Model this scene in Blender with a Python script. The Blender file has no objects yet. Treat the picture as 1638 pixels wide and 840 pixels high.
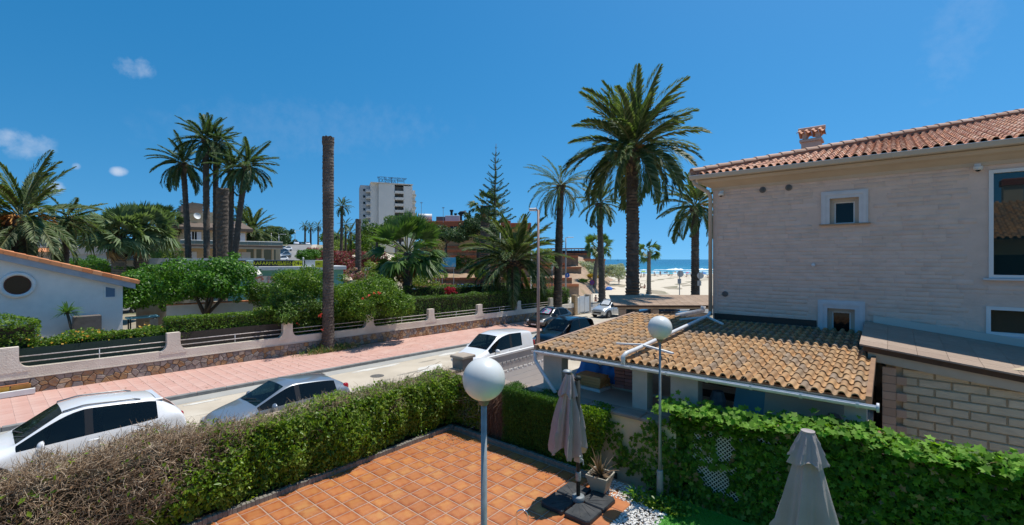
import bpy, bmesh, math, random
import numpy as np
from mathutils import Vector, Matrix, Euler
R = math.radians
random.seed(7); rng = np.random.default_rng(7)
sc = bpy.context.scene; col = sc.collection
# ------------------------------------------------------------------ camera, sky, sun, exposure
YAW = R(40); CY, SY = math.cos(YAW), math.sin(YAW); EYE = 5.2
cam = bpy.data.objects.new('camera', bpy.data.cameras.new('camera')); col.objects.link(cam)
cam.location = (0, 0, EYE); cam.rotation_euler = (R(90), 0, YAW)
cam.data.sensor_width = 36; cam.data.lens = 36*720/1638; cam.data.shift_y = -5/1638
cam.data.clip_start = .05; cam.data.clip_end = 60000
sc.camera = cam
SUN = Vector((.11, .345, 1)).normalized()
SEL = math.asin(SUN.z); SAZ = math.atan2(SUN.x, SUN.y)
w = bpy.data.worlds.new('World'); sc.world = w; w.use_nodes = True
nt = w.node_tree; nt.nodes.clear()
out = nt.nodes.new('ShaderNodeOutputWorld'); bg = nt.nodes.new('ShaderNodeBackground')
sky = nt.nodes.new('ShaderNodeTexSky'); sky.sky_type = 'NISHITA'; sky.sun_disc = False
sky.sun_elevation = SEL; sky.sun_rotation = SAZ; sky.altitude = 0; sky.air_density = 1.0; sky.dust_density = .35; sky.ozone_density = 2.5
hs = nt.nodes.new('ShaderNodeHueSaturation'); hs.inputs['Saturation'].default_value = 1.40; hs.inputs['Hue'].default_value = .4895
nt.links.new(sky.outputs[0], hs.inputs['Color'])
# a few small clouds, each at its own place in the sky
tc = nt.nodes.new('ShaderNodeTexCoord')
def skydir(u, v):
    return Vector((-SY + (u-819)/720*CY, CY + (u-819)/720*SY, -(v-415)/720)).normalized()
def vm(op, a, b=None):
    n = nt.nodes.new('ShaderNodeVectorMath'); n.operation = op
    for i, x in enumerate((a, b)):
        if x is None: continue
        if isinstance(x, (tuple, Vector)): n.inputs[i].default_value = x
        else: nt.links.new(x, n.inputs[i])
    return n
def mm(op, a, b=None, clamp=False):
    n = nt.nodes.new('ShaderNodeMath'); n.operation = op; n.use_clamp = clamp
    for i, x in enumerate((a, b)):
        if x is None: continue
        if isinstance(x, (int, float)): n.inputs[i].default_value = x
        else: nt.links.new(x, n.inputs[i])
    return n.outputs[0]
dirv = vm('NORMALIZE', tc.outputs['Generated']).outputs[0]
nt.links.new(vm('NORMALIZE', vm('ADD', dirv, (0, 0, .20)).outputs[0]).outputs[0], sky.inputs['Vector'])   # clear summer air: the pale horizon band is thin
nz = nt.nodes.new('ShaderNodeTexNoise'); nz.inputs['Scale'].default_value = 42; nz.inputs['Detail'].default_value = 6
nz.inputs['Roughness'].default_value = .6
nt.links.new(dirv, nz.inputs['Vector'])
tot = None
for (u, v, ru, rv, k, soft) in ((218, 108, 40, 17, .24, 1.3), (190, 274, 18, 9, .75, .4), (45, 232, 48, 24, .30, 1.1), (85, 300, 22, 13, .62, .6), (500, 205, 260, 50, .045, 1.2), (10, 222, 30, 16, .40, .9), (1540, 40, 70, 120, .06, 1.2), (122, 266, 9, 6, .3, .7)):
    d0 = skydir(u, v)
    e1 = Vector((CY, SY, 0)); e1 = (e1 - d0*e1.dot(d0)).normalized(); e2 = d0.cross(e1)
    f = 1/math.sqrt(1+((u-819)/720)**2+((v-415)/720)**2)
    a = mm('MULTIPLY', vm('DOT_PRODUCT', dirv, e1).outputs['Value'], 720/f/f/ru)
    b = mm('MULTIPLY', vm('DOT_PRODUCT', dirv, e2).outputs['Value'], 720/f/rv)
    front = mm('GREATER_THAN', vm('DOT_PRODUCT', dirv, d0).outputs['Value'], .5)
    r2 = mm('ADD', mm('MULTIPLY', a, a), mm('MULTIPLY', b, b))
    base = mm('SUBTRACT', 1.0, r2)
    m = mm('ADD', base, mm('MULTIPLY', mm('SUBTRACT', nz.outputs['Fac'], .5), 3.2*soft))
    m = mm('MULTIPLY', mm('MULTIPLY', m, .8, True), mm('MULTIPLY', mm('MULTIPLY', mm('SUBTRACT', 1.6, r2), .9, True), k))
    m = mm('MULTIPLY', m, front)
    tot = m if tot is None else mm('MAXIMUM', tot, m)
mix = nt.nodes.new('ShaderNodeMix'); mix.data_type = 'RGBA'
nt.links.new(tot, mix.inputs[0]); nt.links.new(hs.outputs[0], mix.inputs[6]); mix.inputs[7].default_value = (5.2, 5.6, 6.4, 1)
nt.links.new(mix.outputs[2], bg.inputs[0]); bg.inputs[1].default_value = .138
nt.links.new(bg.outputs[0], out.inputs[0])
sl = bpy.data.lights.new('sun', 'SUN'); sl.energy = 4.6; sl.angle = R(.53); sl.color = (1, .955, .88)
so = bpy.data.objects.new('sun', sl); col.objects.link(so); so.rotation_euler = SUN.to_track_quat('Z', 'Y').to_euler(); so.location = (0, 0, 40)
sc.view_settings.view_transform = 'Standard'; sc.view_settings.look = 'None'; sc.view_settings.exposure = .08; sc.view_settings.gamma = 1
sc.view_settings.use_curve_mapping = False
# ------------------------------------------------------------------ helpers
def spot(u, d):                      # ground position at a bearing and a distance from the balcony
    l = (u-819)/720*d
    return (-d*SY + l*CY, d*CY + l*SY)
def hgt(v, d): return EYE - (v-415)/720*d
def smooth(a, b, x):
    t = min(1, max(0, (x-a)/(b-a))); return t*t*(3-2*t)
def gz(x, y):                        # the terrain
    d = -x*SY + y*CY; l = x*CY + y*SY
    z = -.015*min(max(y, -30), 62)
    if d > 1:
        b = l/max(d, 1)
        z -= .75*smooth(90, 205, d)*smooth(-.35, .05, b) + 3.5*smooth(205, 300, d)*smooth(-.3, .0, b)
        hill = smooth(-.14, -.34, b) if b > -.34 else 1
        hill = 1-smooth(-.34, -.14, b)
        z += hill*(6.5*smooth(50, 110, d)+5.0*smooth(95, 170, d)+2.2*smooth(150, 300, d))
    return z
def tag(o, label=None, cat=None, group=None, kind=None):
    if label: o['label'] = label
    if cat: o['category'] = cat
    if group: o['group'] = group
    if kind: o['kind'] = kind
    return o
def thing(name, label, cat, loc=(0, 0, 0), rz=0, group=None, s=1):
    o = bpy.data.objects.new(name, None); col.objects.link(o); o.location = loc; o.rotation_euler = (0, 0, rz)
    o.scale = (s, s, s); o.empty_display_size = .2
    return tag(o, label, cat, group)
def put(name, mesh, parent=None, loc=(0, 0, 0), rot=(0, 0, 0), s=1):
    o = bpy.data.objects.new(name, mesh); col.objects.link(o)
    if parent: o.parent = parent
    o.location = loc; o.rotation_euler = rot; o.scale = (s, s, s) if isinstance(s, (int, float)) else s
    return o
def copy_tree(o, parent=None):
    c = o.copy(); col.objects.link(c); c.parent = parent
    for ch in o.children: copy_tree(ch, c)
    return c
def npmesh(name, V, F, mats=(), smooth_=False, mi=None):
    """V (n,3) array, F (m,k) array of one polygon size"""
    V = np.ascontiguousarray(V, dtype=np.float32); F = np.ascontiguousarray(F, dtype=np.int32)
    me = bpy.data.meshes.new(name); n, k = F.shape
    me.vertices.add(len(V)); me.vertices.foreach_set('co', V.ravel())
    me.loops.add(n*k); me.loops.foreach_set('vertex_index', F.ravel())
    me.polygons.add(n); me.polygons.foreach_set('loop_start', np.arange(0, n*k, k, dtype=np.int32))
    me.polygons.foreach_set('loop_total', np.full(n, k, dtype=np.int32))
    if mi is not None: me.polygons.foreach_set('material_index', np.asarray(mi, dtype=np.int32))
    if smooth_: me.polygons.foreach_set('use_smooth', np.ones(n, dtype=bool))
    for m in (mats if isinstance(mats, (list, tuple)) else [mats]): me.materials.append(m)
    me.update(calc_edges=True); me.validate(); return me
class MB:
    def __init__(s): s.v = []; s.f = []; s.m = []
    def add(s, vs, fs, m=0):
        b = len(s.v); s.v += [tuple(p) for p in vs]; s.f += [[i+b for i in f] for f in fs]; s.m += [m]*len(fs); return s
    def box(s, x0, x1, y0, y1, z0, z1, m=0, zf=None):
        P = [(x, y, z) for z in (z0, z1) for y in (y0, y1) for x in (x0, x1)]
        if zf: P = [(x, y, z+zf(x, y)) for x, y, z in P]
        return s.add(P, [(0, 2, 3, 1), (4, 5, 7, 6), (0, 1, 5, 4), (2, 6, 7, 3), (0, 4, 6, 2), (1, 3, 7, 5)], m)
    def cbox(s, x0, x1, y0, y1, z0, z1, c=.01, m=0):     # chamfered on its upper edges and verticals
        P = [(x0, y0, z0), (x1, y0, z0), (x1, y1, z0), (x0, y1, z0)]
        b = len(s.v)
        Q = [(x0, y0, z1-c), (x1, y0, z1-c), (x1, y1, z1-c), (x0, y1, z1-c)]
        T = [(x0+c, y0+c, z1), (x1-c, y0+c, z1), (x1-c, y1-c, z1), (x0+c, y1-c, z1)]
        fs = [(3, 2, 1, 0), (8, 9, 10, 11)]
        for i in range(4):
            j = (i+1) % 4; fs += [(i, j, j+4, i+4), (i+4, j+4, j+8, i+8)]
        return s.add(P+Q+T, fs, m)
    def obox(s, p0, p1, w, h, m=0, up=(0, 0, 1)):
        p0 = Vector(p0); p1 = Vector(p1); t = (p1-p0).normalized(); u = Vector(up)
        a = t.cross(u)
        if a.length < 1e-4: a = t.cross(Vector((1, 0, 0)))
        a.normalize(); b = a.cross(t).normalized(); a = a*w/2; b = b*h/2
        P = [p0-a-b, p0+a-b, p0+a+b, p0-a+b, p1-a-b, p1+a-b, p1+a+b, p1-a+b]
        return s.add(P, [(0, 1, 2, 3), (7, 6, 5, 4), (0, 4, 5, 1), (1, 5, 6, 2), (2, 6, 7, 3), (3, 7, 4, 0)], m)
    def tube(s, pts, rad, n=8, m=0, cap=True):
        pts = [Vector(p) for p in pts]; k = len(pts)
        if isinstance(rad, (int, float)): rad = [rad]*k
        b = len(s.v); pa = None; vs = []; fs = []
        for i, p in enumerate(pts):
            t = (pts[min(i+1, k-1)]-pts[max(i-1, 0)]).normalized()
            if pa is None:
                pa = t.cross(Vector((0, 0, 1)))
                if pa.length < .05: pa = t.cross(Vector((1, 0, 0)))
            a = (pa - t*pa.dot(t)).normalized(); pa = a; c = t.cross(a)
            for j in range(n):
                q = 2*math.pi*j/n; vs.append(p + (a*math.cos(q)+c*math.sin(q))*rad[i])
        for i in range(k-1):
            for j in range(n):
                jj = (j+1) % n; fs.append((i*n+j, i*n+jj, (i+1)*n+jj, (i+1)*n+j))
        if cap: fs += [tuple(range(n))[::-1], tuple((k-1)*n+j for j in range(n))]
        return s.add(vs, fs, m)
    def lathe(s, prof, n=16, c=(0, 0, 0), m=0, cap=True):
        vs = []; fs = []
        for r, z in prof:
            for j in range(n):
                q = 2*math.pi*j/n; vs.append((c[0]+r*math.cos(q), c[1]+r*math.sin(q), c[2]+z))
        k = len(prof)
        for i in range(k-1):
            for j in range(n):
                jj = (j+1) % n; fs.append((i*n+j, i*n+jj, (i+1)*n+jj, (i+1)*n+j))
        if cap: fs += [tuple(range(n))[::-1], tuple((k-1)*n+j for j in range(n))]
        return s.add(vs, fs, m)
    def prism(s, poly, axis, a0, a1, m=0):   # poly: list of 2-D points, extruded along an axis
        def mk(p, a):
            return {'x': (a, p[0], p[1]), 'y': (p[0], a, p[1]), 'z': (p[0], p[1], a)}[axis]
        n = len(poly); vs = [mk(p, a0) for p in poly]+[mk(p, a1) for p in poly]
        fs = [tuple(range(n)), tuple(range(2*n-1, n-1, -1))]
        for i in range(n):
            j = (i+1) % n; fs.append((i+n, j+n, j, i)[::1])
        return s.add(vs, fs, m)
    def mesh(s, name, mats=None, smooth_=False, fix=True):
        me = bpy.data.meshes.new(name); me.from_pydata(s.v, [], s.f)
        for mt in (mats if isinstance(mats, (list, tuple)) else [mats]): me.materials.append(mt)
        me.polygons.foreach_set('material_index', np.array(s.m, dtype=np.int32))
        if fix:
            bm = bmesh.new(); bm.from_mesh(me); bmesh.ops.recalc_face_normals(bm, faces=bm.faces); bm.to_mesh(me); bm.free()
        if smooth_: me.polygons.foreach_set('use_smooth', np.ones(len(me.polygons), dtype=bool))
        me.update(); return me
    def build(s, name, mats, parent=None, smooth_=False, **k):
        return put(name, s.mesh(name, mats, smooth_), parent, **k)
def soften(o, ang=40, bev=0, seg=2):
    if bev:
        b = o.modifiers.new('bevel', 'BEVEL'); b.width = bev; b.segments = seg; b.limit_method = 'ANGLE'; b.angle_limit = R(35)
    return o
def autosmooth(me, ang=38):
    me.polygons.foreach_set('use_smooth', np.ones(len(me.polygons), dtype=bool))
    try: me.set_sharp_from_angle(angle=R(ang))
    except Exception: pass
    return me
# ------------------------------------------------------------------ materials
MATS = {}
def M(name, c1, c2=None, scale=4, rough=.8, bump=0, bscale=None, rnd=0, rcol=None, metal=0, detail=5, spec=.5, stretch=None, trans=0, c3=None, s3=1.2, lo=.35, hi=.68, coat=0, gen='Object', band=None):
    """noise-mottled principled material. rnd: brightness spread per object/island; rcol: list of colours picked per piece"""
    if name in MATS: return MATS[name]
    m = bpy.data.materials.new(name); m.use_nodes = True; t = m.node_tree; N = t.nodes; L = t.links
    p = N['Principled BSDF']; p.inputs['Roughness'].default_value = rough; p.inputs['Metallic'].default_value = metal
    p.inputs['Specular IOR Level'].default_value = spec
    if coat: p.inputs['Coat Weight'].default_value = coat; p.inputs['Coat Roughness'].default_value = .04
    tcn = N.new('ShaderNodeTexCoord'); vec = tcn.outputs[gen]
    if gen == 'World':
        pass
    if stretch:
        mp = N.new('ShaderNodeMapping'); mp.inputs['Scale'].default_value = stretch; L.new(vec, mp.inputs[0]); vec = mp.outputs[0]
    def noise(sc_, det=detail):
        n = N.new('ShaderNodeTexNoise'); n.inputs['Scale'].default_value = sc_; n.inputs['Detail'].default_value = det; L.new(vec, n.inputs['Vector']); return n.outputs['Fac']
    def mixc(f, a, b, mode='MIX'):
        x = N.new('ShaderNodeMix'); x.data_type = 'RGBA'; x.blend_type = mode
        for i, q in ((0, f), (6, a), (7, b)):
            if isinstance(q, (int, float)): x.inputs[i].default_value = q
            elif isinstance(q, tuple): x.inputs[i].default_value = (*q[:3], 1)
            else: L.new(q, x.inputs[i])
        return x.outputs[2]
    def ramp(f, a, b):
        r = N.new('ShaderNodeMapRange'); r.inputs['From Min'].default_value = a; r.inputs['From Max'].default_value = b; L.new(f, r.inputs['Value']); return r.outputs[0]
    c = c1
    rv = None
    if rnd or rcol:
        oi = N.new('ShaderNodeObjectInfo'); ge = N.new('ShaderNodeNewGeometry')
        ad = N.new('ShaderNodeMath'); ad.operation = 'ADD'; L.new(oi.outputs['Random'], ad.inputs[0]); L.new(ge.outputs['Random Per Island'], ad.inputs[1])
        fr = N.new('ShaderNodeMath'); fr.operation = 'FRACT'; L.new(ad.outputs[0], fr.inputs[0]); rv = fr.outputs[0]
    if rcol:
        cr = N.new('ShaderNodeValToRGB'); cr.color_ramp.interpolation = 'CONSTANT' if len(rcol) > 3 else 'LINEAR'
        e = cr.color_ramp.elements
        while len(e) < len(rcol): e.new(.5)
        for i, q in enumerate(rcol):
            e[i].position = i/len(rcol) if len(rcol) > 3 else i/max(1, len(rcol)-1); e[i].color = (*q, 1)
        L.new(rv, cr.inputs[0]); c = cr.outputs[0]
    if c2: c = mixc(ramp(noise(scale), lo, hi), c, c2)
    if c3: c = mixc(ramp(noise(s3, 4), .5, .72), c, c3)
    if rnd:
        hv = N.new('ShaderNodeHueSaturation')
        r = N.new('ShaderNodeMapRange'); r.inputs['To Min'].default_value = 1-rnd; r.inputs['To Max'].default_value = 1+rnd; 
        m7 = N.new('ShaderNodeMath'); m7.operation = 'MULTIPLY'; m7.inputs[1].default_value = 7.31; L.new(rv, m7.inputs[0])
        f7 = N.new('ShaderNodeMath'); f7.operation = 'FRACT'; L.new(m7.outputs[0], f7.inputs[0]); L.new(f7.outputs[0], r.inputs['Value'])
        L.new(r.outputs[0], hv.inputs['Value'])
        if isinstance(c, tuple): hv.inputs['Color'].default_value = (*c, 1)
        else: L.new(c, hv.inputs['Color'])
        c = hv.outputs[0]
    if isinstance(c, tuple): p.inputs['Base Color'].default_value = (*c, 1)
    else: L.new(c, p.inputs['Base Color'])
    if bump:
        b = N.new('ShaderNodeBump'); b.inputs['Strength'].default_value = 1; b.inputs['Distance'].default_value = bump
        L.new(noise(bscale or scale*6, 4), b.inputs['Height']); L.new(b.outputs[0], p.inputs['Normal'])
    if trans:
        tr = N.new('ShaderNodeBsdfTranslucent'); ms = N.new('ShaderNodeMixShader'); ms.inputs[0].default_value = trans
        if isinstance(c, tuple): tr.inputs[0].default_value = (*c, 1)
        else: L.new(mixc(1.0, c, (1.75, 1.9, .7), 'MULTIPLY'), tr.inputs[0])
        L.new(p.outputs[0], ms.inputs[1]); L.new(tr.outputs[0], ms.inputs[2]); L.new(ms.outputs[0], N['Material Output'].inputs[0])
    MATS[name] = m; return m
def hexc(h):
    c = [int(h[i:i+2], 16)/255 for i in (0, 2, 4)]
    return tuple(((x+.055)/1.055)**2.4 if x > .04045 else x/12.92 for x in c)
def leafmat(name, cols, rough=.5, trans=.3, rnd=.25, spec=.3): return M(name, cols[0], rough=rough, rcol=cols, rnd=rnd, trans=trans, spec=spec)
white_paint = M('white paint', (.74, .74, .72), (.66, .66, .63), 3, .55)
pvc = M('white plastic pipe', (.72, .73, .74), (.6, .61, .62), 6, .35)
dark_metal = M('dark metal', (.018, .024, .023), (.03, .036, .035), 8, .6, spec=.25)
steel = M('galvanised steel', (.42, .43, .44), (.33, .34, .35), 14, .42, metal=.6)
chrome = M('chrome', (.75, .76, .78), rough=.08, metal=1)
rubber = M('rubber', (.018, .018, .019), rough=.85)
def glassmat(name, c, rough=.03):
    return M(name, c, rough=rough, spec=.9)
def clearglass(name, tint, rough=.02):
    m = M(name, (.01, .015, .017), rough=rough, spec=.9); t = m.node_tree; N = t.nodes
    if any(n.type == 'BSDF_TRANSPARENT' for n in N): return m
    tr = N.new('ShaderNodeBsdfTransparent'); tr.inputs[0].default_value = (*tint, 1); ms = N.new('ShaderNodeMixShader'); ms.inputs[0].default_value = .62
    t.links.new(N['Principled BSDF'].outputs[0], ms.inputs[1]); t.links.new(tr.outputs[0], ms.inputs[2]); t.links.new(ms.outputs[0], N['Material Output'].inputs[0]); return m
dark_glass = M('dark glass', (.006, .008, .009), rough=.05, spec=.35)
car_glass = glassmat('tinted car glass', (.007, .012, .016), .02)
# ------------------------------------------------------------------ leaf geometry
def leaf_mesh(name, P, Nn, size, mats, aspect=.5, droop=0., fold=.25, rg=None, lobes=False, jit=.8, mi=None):
    rg = rg or rng
    n = len(P); P = np.asarray(P); Nn = np.asarray(Nn)+rg.normal(0, jit, (n, 3))
    Nn /= np.linalg.norm(Nn, axis=1)[:, None]+1e-9
    A = rg.normal(0, 1, (n, 3)); A[:, 2] -= droop
    A -= Nn*(A*Nn).sum(1)[:, None]; A /= np.linalg.norm(A, axis=1)[:, None]+1e-9
    B = np.cross(Nn, A)
    L = np.asarray(size)*(rg.uniform(.7, 1.3, n)) if np.ndim(size) else size*rg.uniform(.65, 1.35, n)
    L = L[:, None]; W = L*aspect
    if not lobes:
        V = np.stack([P-A*L*.5, P+B*W*.5+Nn*L*fold*.4-A*L*.05, P+A*L*.5, P-B*W*.5+Nn*L*fold*.4-A*L*.05], 1).reshape(-1, 3)
        F = np.arange(n*4).reshape(-1, 4)
        F = np.concatenate([F[:, [0, 1, 2]], F[:, [0, 2, 3]]])
        mi2 = None if mi is None else np.concatenate([mi, mi])
        return npmesh(name, V, F, mats, mi=mi2)
    pts = [(-.42, 0), (-.5, .3), (-.1, .24), (.05, .52), (.2, .2), (.55, 0), (.2, -.2), (.05, -.52), (-.1, -.24), (-.5, -.3)]
    V = np.stack([P+A*L*a+B*L*b+Nn*L*fold*abs(b)*.5 for a, b in pts], 1).reshape(-1, 3)
    F = np.arange(n*10).reshape(-1, 10)
    F = np.concatenate([F[:, [0, 1, 2]], F[:, [0, 2, 4]], F[:, [2, 3, 4]], F[:, [4, 5, 6]], F[:, [0, 4, 6]], F[:, [6, 7, 8]], F[:, [0, 6, 8]], F[:, [0, 8, 9]]])
    return npmesh(name, V, F, mats)
def shell_points(n, blobs, rg=None, inner=.35):
    """points spread in the outer part of a union of ellipsoid clumps; blobs: (cx,cy,cz,rx,ry,rz)"""
    rg = rg or rng
    B = np.array(blobs); wgt = (B[:, 3]*B[:, 4]*B[:, 5])**(2/3); idx = rg.choice(len(B), n, p=wgt/wgt.sum())
    D = rg.normal(0, 1, (n, 3)); D /= np.linalg.norm(D, axis=1)[:, None]
    rr = (inner + (1-inner)*rg.uniform(0, 1, n)**.5)*rg.uniform(.85, 1.12, n)
    P = B[idx, :3]+D*B[idx, 3:]*rr[:, None]
    return P, D
def twigs(n, P, D, length, r, rg=None):
    """thin three-sided sticks"""
    rg = rg or rng
    L = length*rg.uniform(.4, 1.3, n)[:, None]; P = np.asarray(P); A = np.asarray(D)
    A = A/np.linalg.norm(A, axis=1)[:, None]
    X = np.cross(A, rg.normal(0, 1, (n, 3))); X /= np.linalg.norm(X, axis=1)[:, None]; Y = np.cross(A, X)
    bend = rg.normal(0, .15, (n, 3))*L
    V = []
    for t, k in ((0, 1.), (.5, .8), (1, .35)):
        C = P+A*L*t+(bend if t == .5 else 0)
        for q in range(3):
            V.append(C+(X*math.cos(q*2.094)+Y*math.sin(q*2.094))*r*k)
    V = np.stack(V, 1).reshape(-1, 3); o = np.arange(n)[:, None]*9
    F = []
    for s in (0, 3):
        for q in range(3):
            qq = (q+1) % 3; F.append(np.concatenate([o+s+q, o+s+qq, o+s+3+qq, o+s+3+q], 1))
    return V, np.concatenate(F)
# ------------------------------------------------------------------ ground, sea, street
def struct(name, mesh, parent=None): 
    o = put(name, mesh, parent)
    if not parent: o['kind'] = 'structure'
    return o
ground_m = M('dry ground', (.36, .30, .21), (.26, .22, .15), .8, .95, c3=(.12, .14, .05), s3=.12, bump=.02, bscale=12)
sand_m = M('sand', (.62, .535, .41), (.57, .49, .37), .35, .95, bump=.03, bscale=3)
ang = np.radians(np.concatenate([np.arange(-180, -48, 6.), np.arange(-48, 48, .8), np.arange(48, 181, 6.)]))
rad = np.concatenate([[0.5, 3, 8], np.arange(14, 120, 4.), np.arange(120, 320, 8.), [340, 400, 600, 1200, 3000]])
V = []; F = []
for r_ in rad:
    for a in ang:
        x = r_*(-math.sin(YAW-a)); y = r_*math.cos(YAW-a)
        V.append((x, y, gz(x, y)-.03))
na = len(ang)
for i in range(len(rad)-1):
    for j in range(na-1):
        F.append((i*na+j, i*na+j+1, (i+1)*na+j+1, (i+1)*na+j))
me = npmesh('ground', V, np.array(F)[:, ::-1], ground_m, True); struct('ground', me)
# beach sheet over the ground
V = []; F = []
us = np.linspace(560, 1900, 90); ds = np.concatenate([np.arange(58, 100, 3.), np.arange(100, 240, 7.)])
def beach_d0(u): return 58+max(0, (860-u)*.03)
for d in ds:
    for u in us:
        dd = max(d, beach_d0(u)); x, y = spot(u, dd); V.append((x, y, gz(x, y)+.01+.10*math.sin(x*.5+y*.3)*smooth(62, 80, dd)*math.sin(y*.21)))
for i in range(len(ds)-1):
    for j in range(len(us)-1): F.append((i*90+j, i*90+j+1, (i+1)*90+j+1, (i+1)*90+j))
struct('beach', npmesh('beach', V, np.array(F), sand_m, True))
# sea: one sheet to the horizon with wave relief near the shore
sea_m = bpy.data.materials.new('sea water'); sea_m.use_nodes = True
t = sea_m.node_tree; p = t.nodes['Principled BSDF']; p.inputs['Roughness'].default_value = .22; p.inputs['Specular IOR Level'].default_value = .25
ca = t.nodes.new('ShaderNodeAttribute'); ca.attribute_name = 'depth'; cr = t.nodes.new('ShaderNodeValToRGB')
els = cr.color_ramp.elements
els[0].position = 0; els[0].color = (.22, .40, .40, 1); els[1].position = 1; els[1].color = (.004, .085, .15, 1)
for q, c in ((.12, (.055, .27, .30)), (.35, (.012, .16, .22)), (.7, (.006, .105, .17))): e = els.new(q); e.color = (*c, 1)
t.links.new(ca.outputs['Fac'], cr.inputs[0])
tc_ = t.nodes.new('ShaderNodeTexCoord'); mp = t.nodes.new('ShaderNodeMapping'); mp.inputs['Rotation'].default_value[2] = -YAW; mp.inputs['Scale'].default_value = (.02, .09, 1); t.links.new(tc_.outputs['Object'], mp.inputs[0])
n1 = t.nodes.new('ShaderNodeTexNoise'); n1.inputs['Scale'].default_value = 1.1; n1.inputs['Detail'].default_value = 6; t.links.new(mp.outputs[0], n1.inputs['Vector'])
mr = t.nodes.new('ShaderNodeMapRange'); mr.inputs['From Min'].default_value = .66; mr.inputs['From Max'].default_value = .7; t.links.new(n1.outputs['Fac'], mr.inputs['Value'])
lim = t.nodes.new('ShaderNodeMath'); lim.operation = 'LESS_THAN'; lim.inputs[1].default_value = .55; t.links.new(ca.outputs['Fac'], lim.inputs[0])
ml = t.nodes.new('ShaderNodeMath'); ml.operation = 'MULTIPLY'; t.links.new(mr.outputs[0], ml.inputs[0]); t.links.new(lim.outputs[0], ml.inputs[1])
mx = t.nodes.new('ShaderNodeMix'); mx.data_type = 'RGBA'; t.links.new(ml.outputs[0], mx.inputs[0]); t.links.new(cr.outputs[0], mx.inputs[6]); mx.inputs[7].default_value = (.75, .78, .78, 1)
t.links.new(mx.outputs[2], p.inputs['Base Color'])
b_ = t.nodes.new('ShaderNodeBump'); b_.inputs['Distance'].default_value = .5; n2 = t.nodes.new('ShaderNodeTexNoise'); n2.inputs['Scale'].default_value = 6; t.links.new(mp.outputs[0], n2.inputs['Vector']); t.links.new(n2.outputs['Fac'], b_.inputs['Height']); t.links.new(b_.outputs[0], p.inputs['Normal'])
V = []; F = []; dep = []
us = np.linspace(-2500, 4200, 61); ds = [205, 225, 250, 280, 320, 380, 460, 600, 900, 1500, 3000, 8000, 20000, 50000]
for d in ds:
    for u in us:
        x, y = spot(u, d); V.append((x, y, -1.75)); dep.append(min(1, max(0, (d-212)/520)**.75) if d > 212 else 0)
for i in range(len(ds)-1):
    for j in range(60): F.append((i*61+j, i*61+j+1, (i+1)*61+j+1, (i+1)*61+j))
me = npmesh('sea', V, np.array(F), sea_m, True); at_ = me.attributes.new('depth', 'FLOAT', 'POINT'); at_.data.foreach_set('value', np.array(dep, dtype=np.float32)); struct('sea', me)
foam_m = M('surf foam', (.82, .84, .84), (.62, .72, .73), .8, .7, bump=.2, bscale=2)
def surf(u0, u1, d, h, wd, seed):
    rg = np.random.default_rng(seed); n = 70; V = []; F = []
    for i in range(n):
        u = u0+(u1-u0)*i/(n-1); e = min(1, 4*min(i, n-1-i)/n)**.7
        k = (.55+.45*math.sin(i*.37+seed)+.25*rg.normal())*e; k = max(.05*e, k); dd = d+4*math.sin(i*.21+seed*2)+rg.normal()*.8
        for a, zz in ((-wd*(.6+.5*k), -.02), (-wd*.25, h*.75*k), (0, h*k), (wd*.3, h*.4*k), (wd*.8, -.02)):
            x, y = spot(u, dd+a); V.append((x, y, -1.75+zz))
    for i in range(n-1):
        for j in range(4): F.append((i*5+j, (i+1)*5+j, (i+1)*5+j+1, i*5+j+1))
    o = put('breaking_wave', npmesh('breaking_wave', V, np.array(F)[:, ::-1], foam_m, True)); o['kind'] = 'stuff'
for i, a in enumerate(((1046, 1230, 300, 1.0, 11), (960, 1040, 292, .45, 5), (975, 1065, 262, .3, 4), (1075, 1300, 252, .3, 5), (940, 1200, 226, .2, 6), (900, 985, 335, .4, 4), (985, 1020, 345, .35, 4))): surf(*a, i+3)
# the street
road_m = M('pale concrete road', (.54, .465, .36), (.44, .375, .285), .7, .9, c3=(.62, .555, .45), s3=.4, bump=.004, bscale=30)
asph_m = M('grey asphalt', (.23, .225, .215), (.18, .178, .17), .8, .9, c3=(.3, .29, .27), s3=.3)
kerb_m = M('grey kerb stone', (.27, .265, .25), (.20, .198, .19), 2, .85, bump=.003)
pink_m = M('pink pavers', (.50, .33, .28), (.46, .295, .245), 1.4, .9, c3=(.53, .36, .30), s3=.5, bump=.003, bscale=25)
beige_pave = M('beige pavement', (.50, .44, .35), (.40, .35, .28), 1.5, .9)
def sheet(name, x0, x1, y0, y1, dz, mt, n=14, kind=True, thick=None):
    V = []; F = []
    for i in range(n+1):
        y = y0+(y1-y0)*i/n
        for x in (x0, x1): V.append((x, y, -.015*min(y, 62)+dz))
    for i in range(n): F.append((2*i, 2*i+1, 2*i+3, 2*i+2))
    return struct(name, npmesh(name, V, np.array(F), mt))
sheet('road', -20.5, -10.9, -30, 48, 0, road_m)
sheet('parking_lane', -24.9, -20.5, 31.5, 48, .004, beige_pave)
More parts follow.
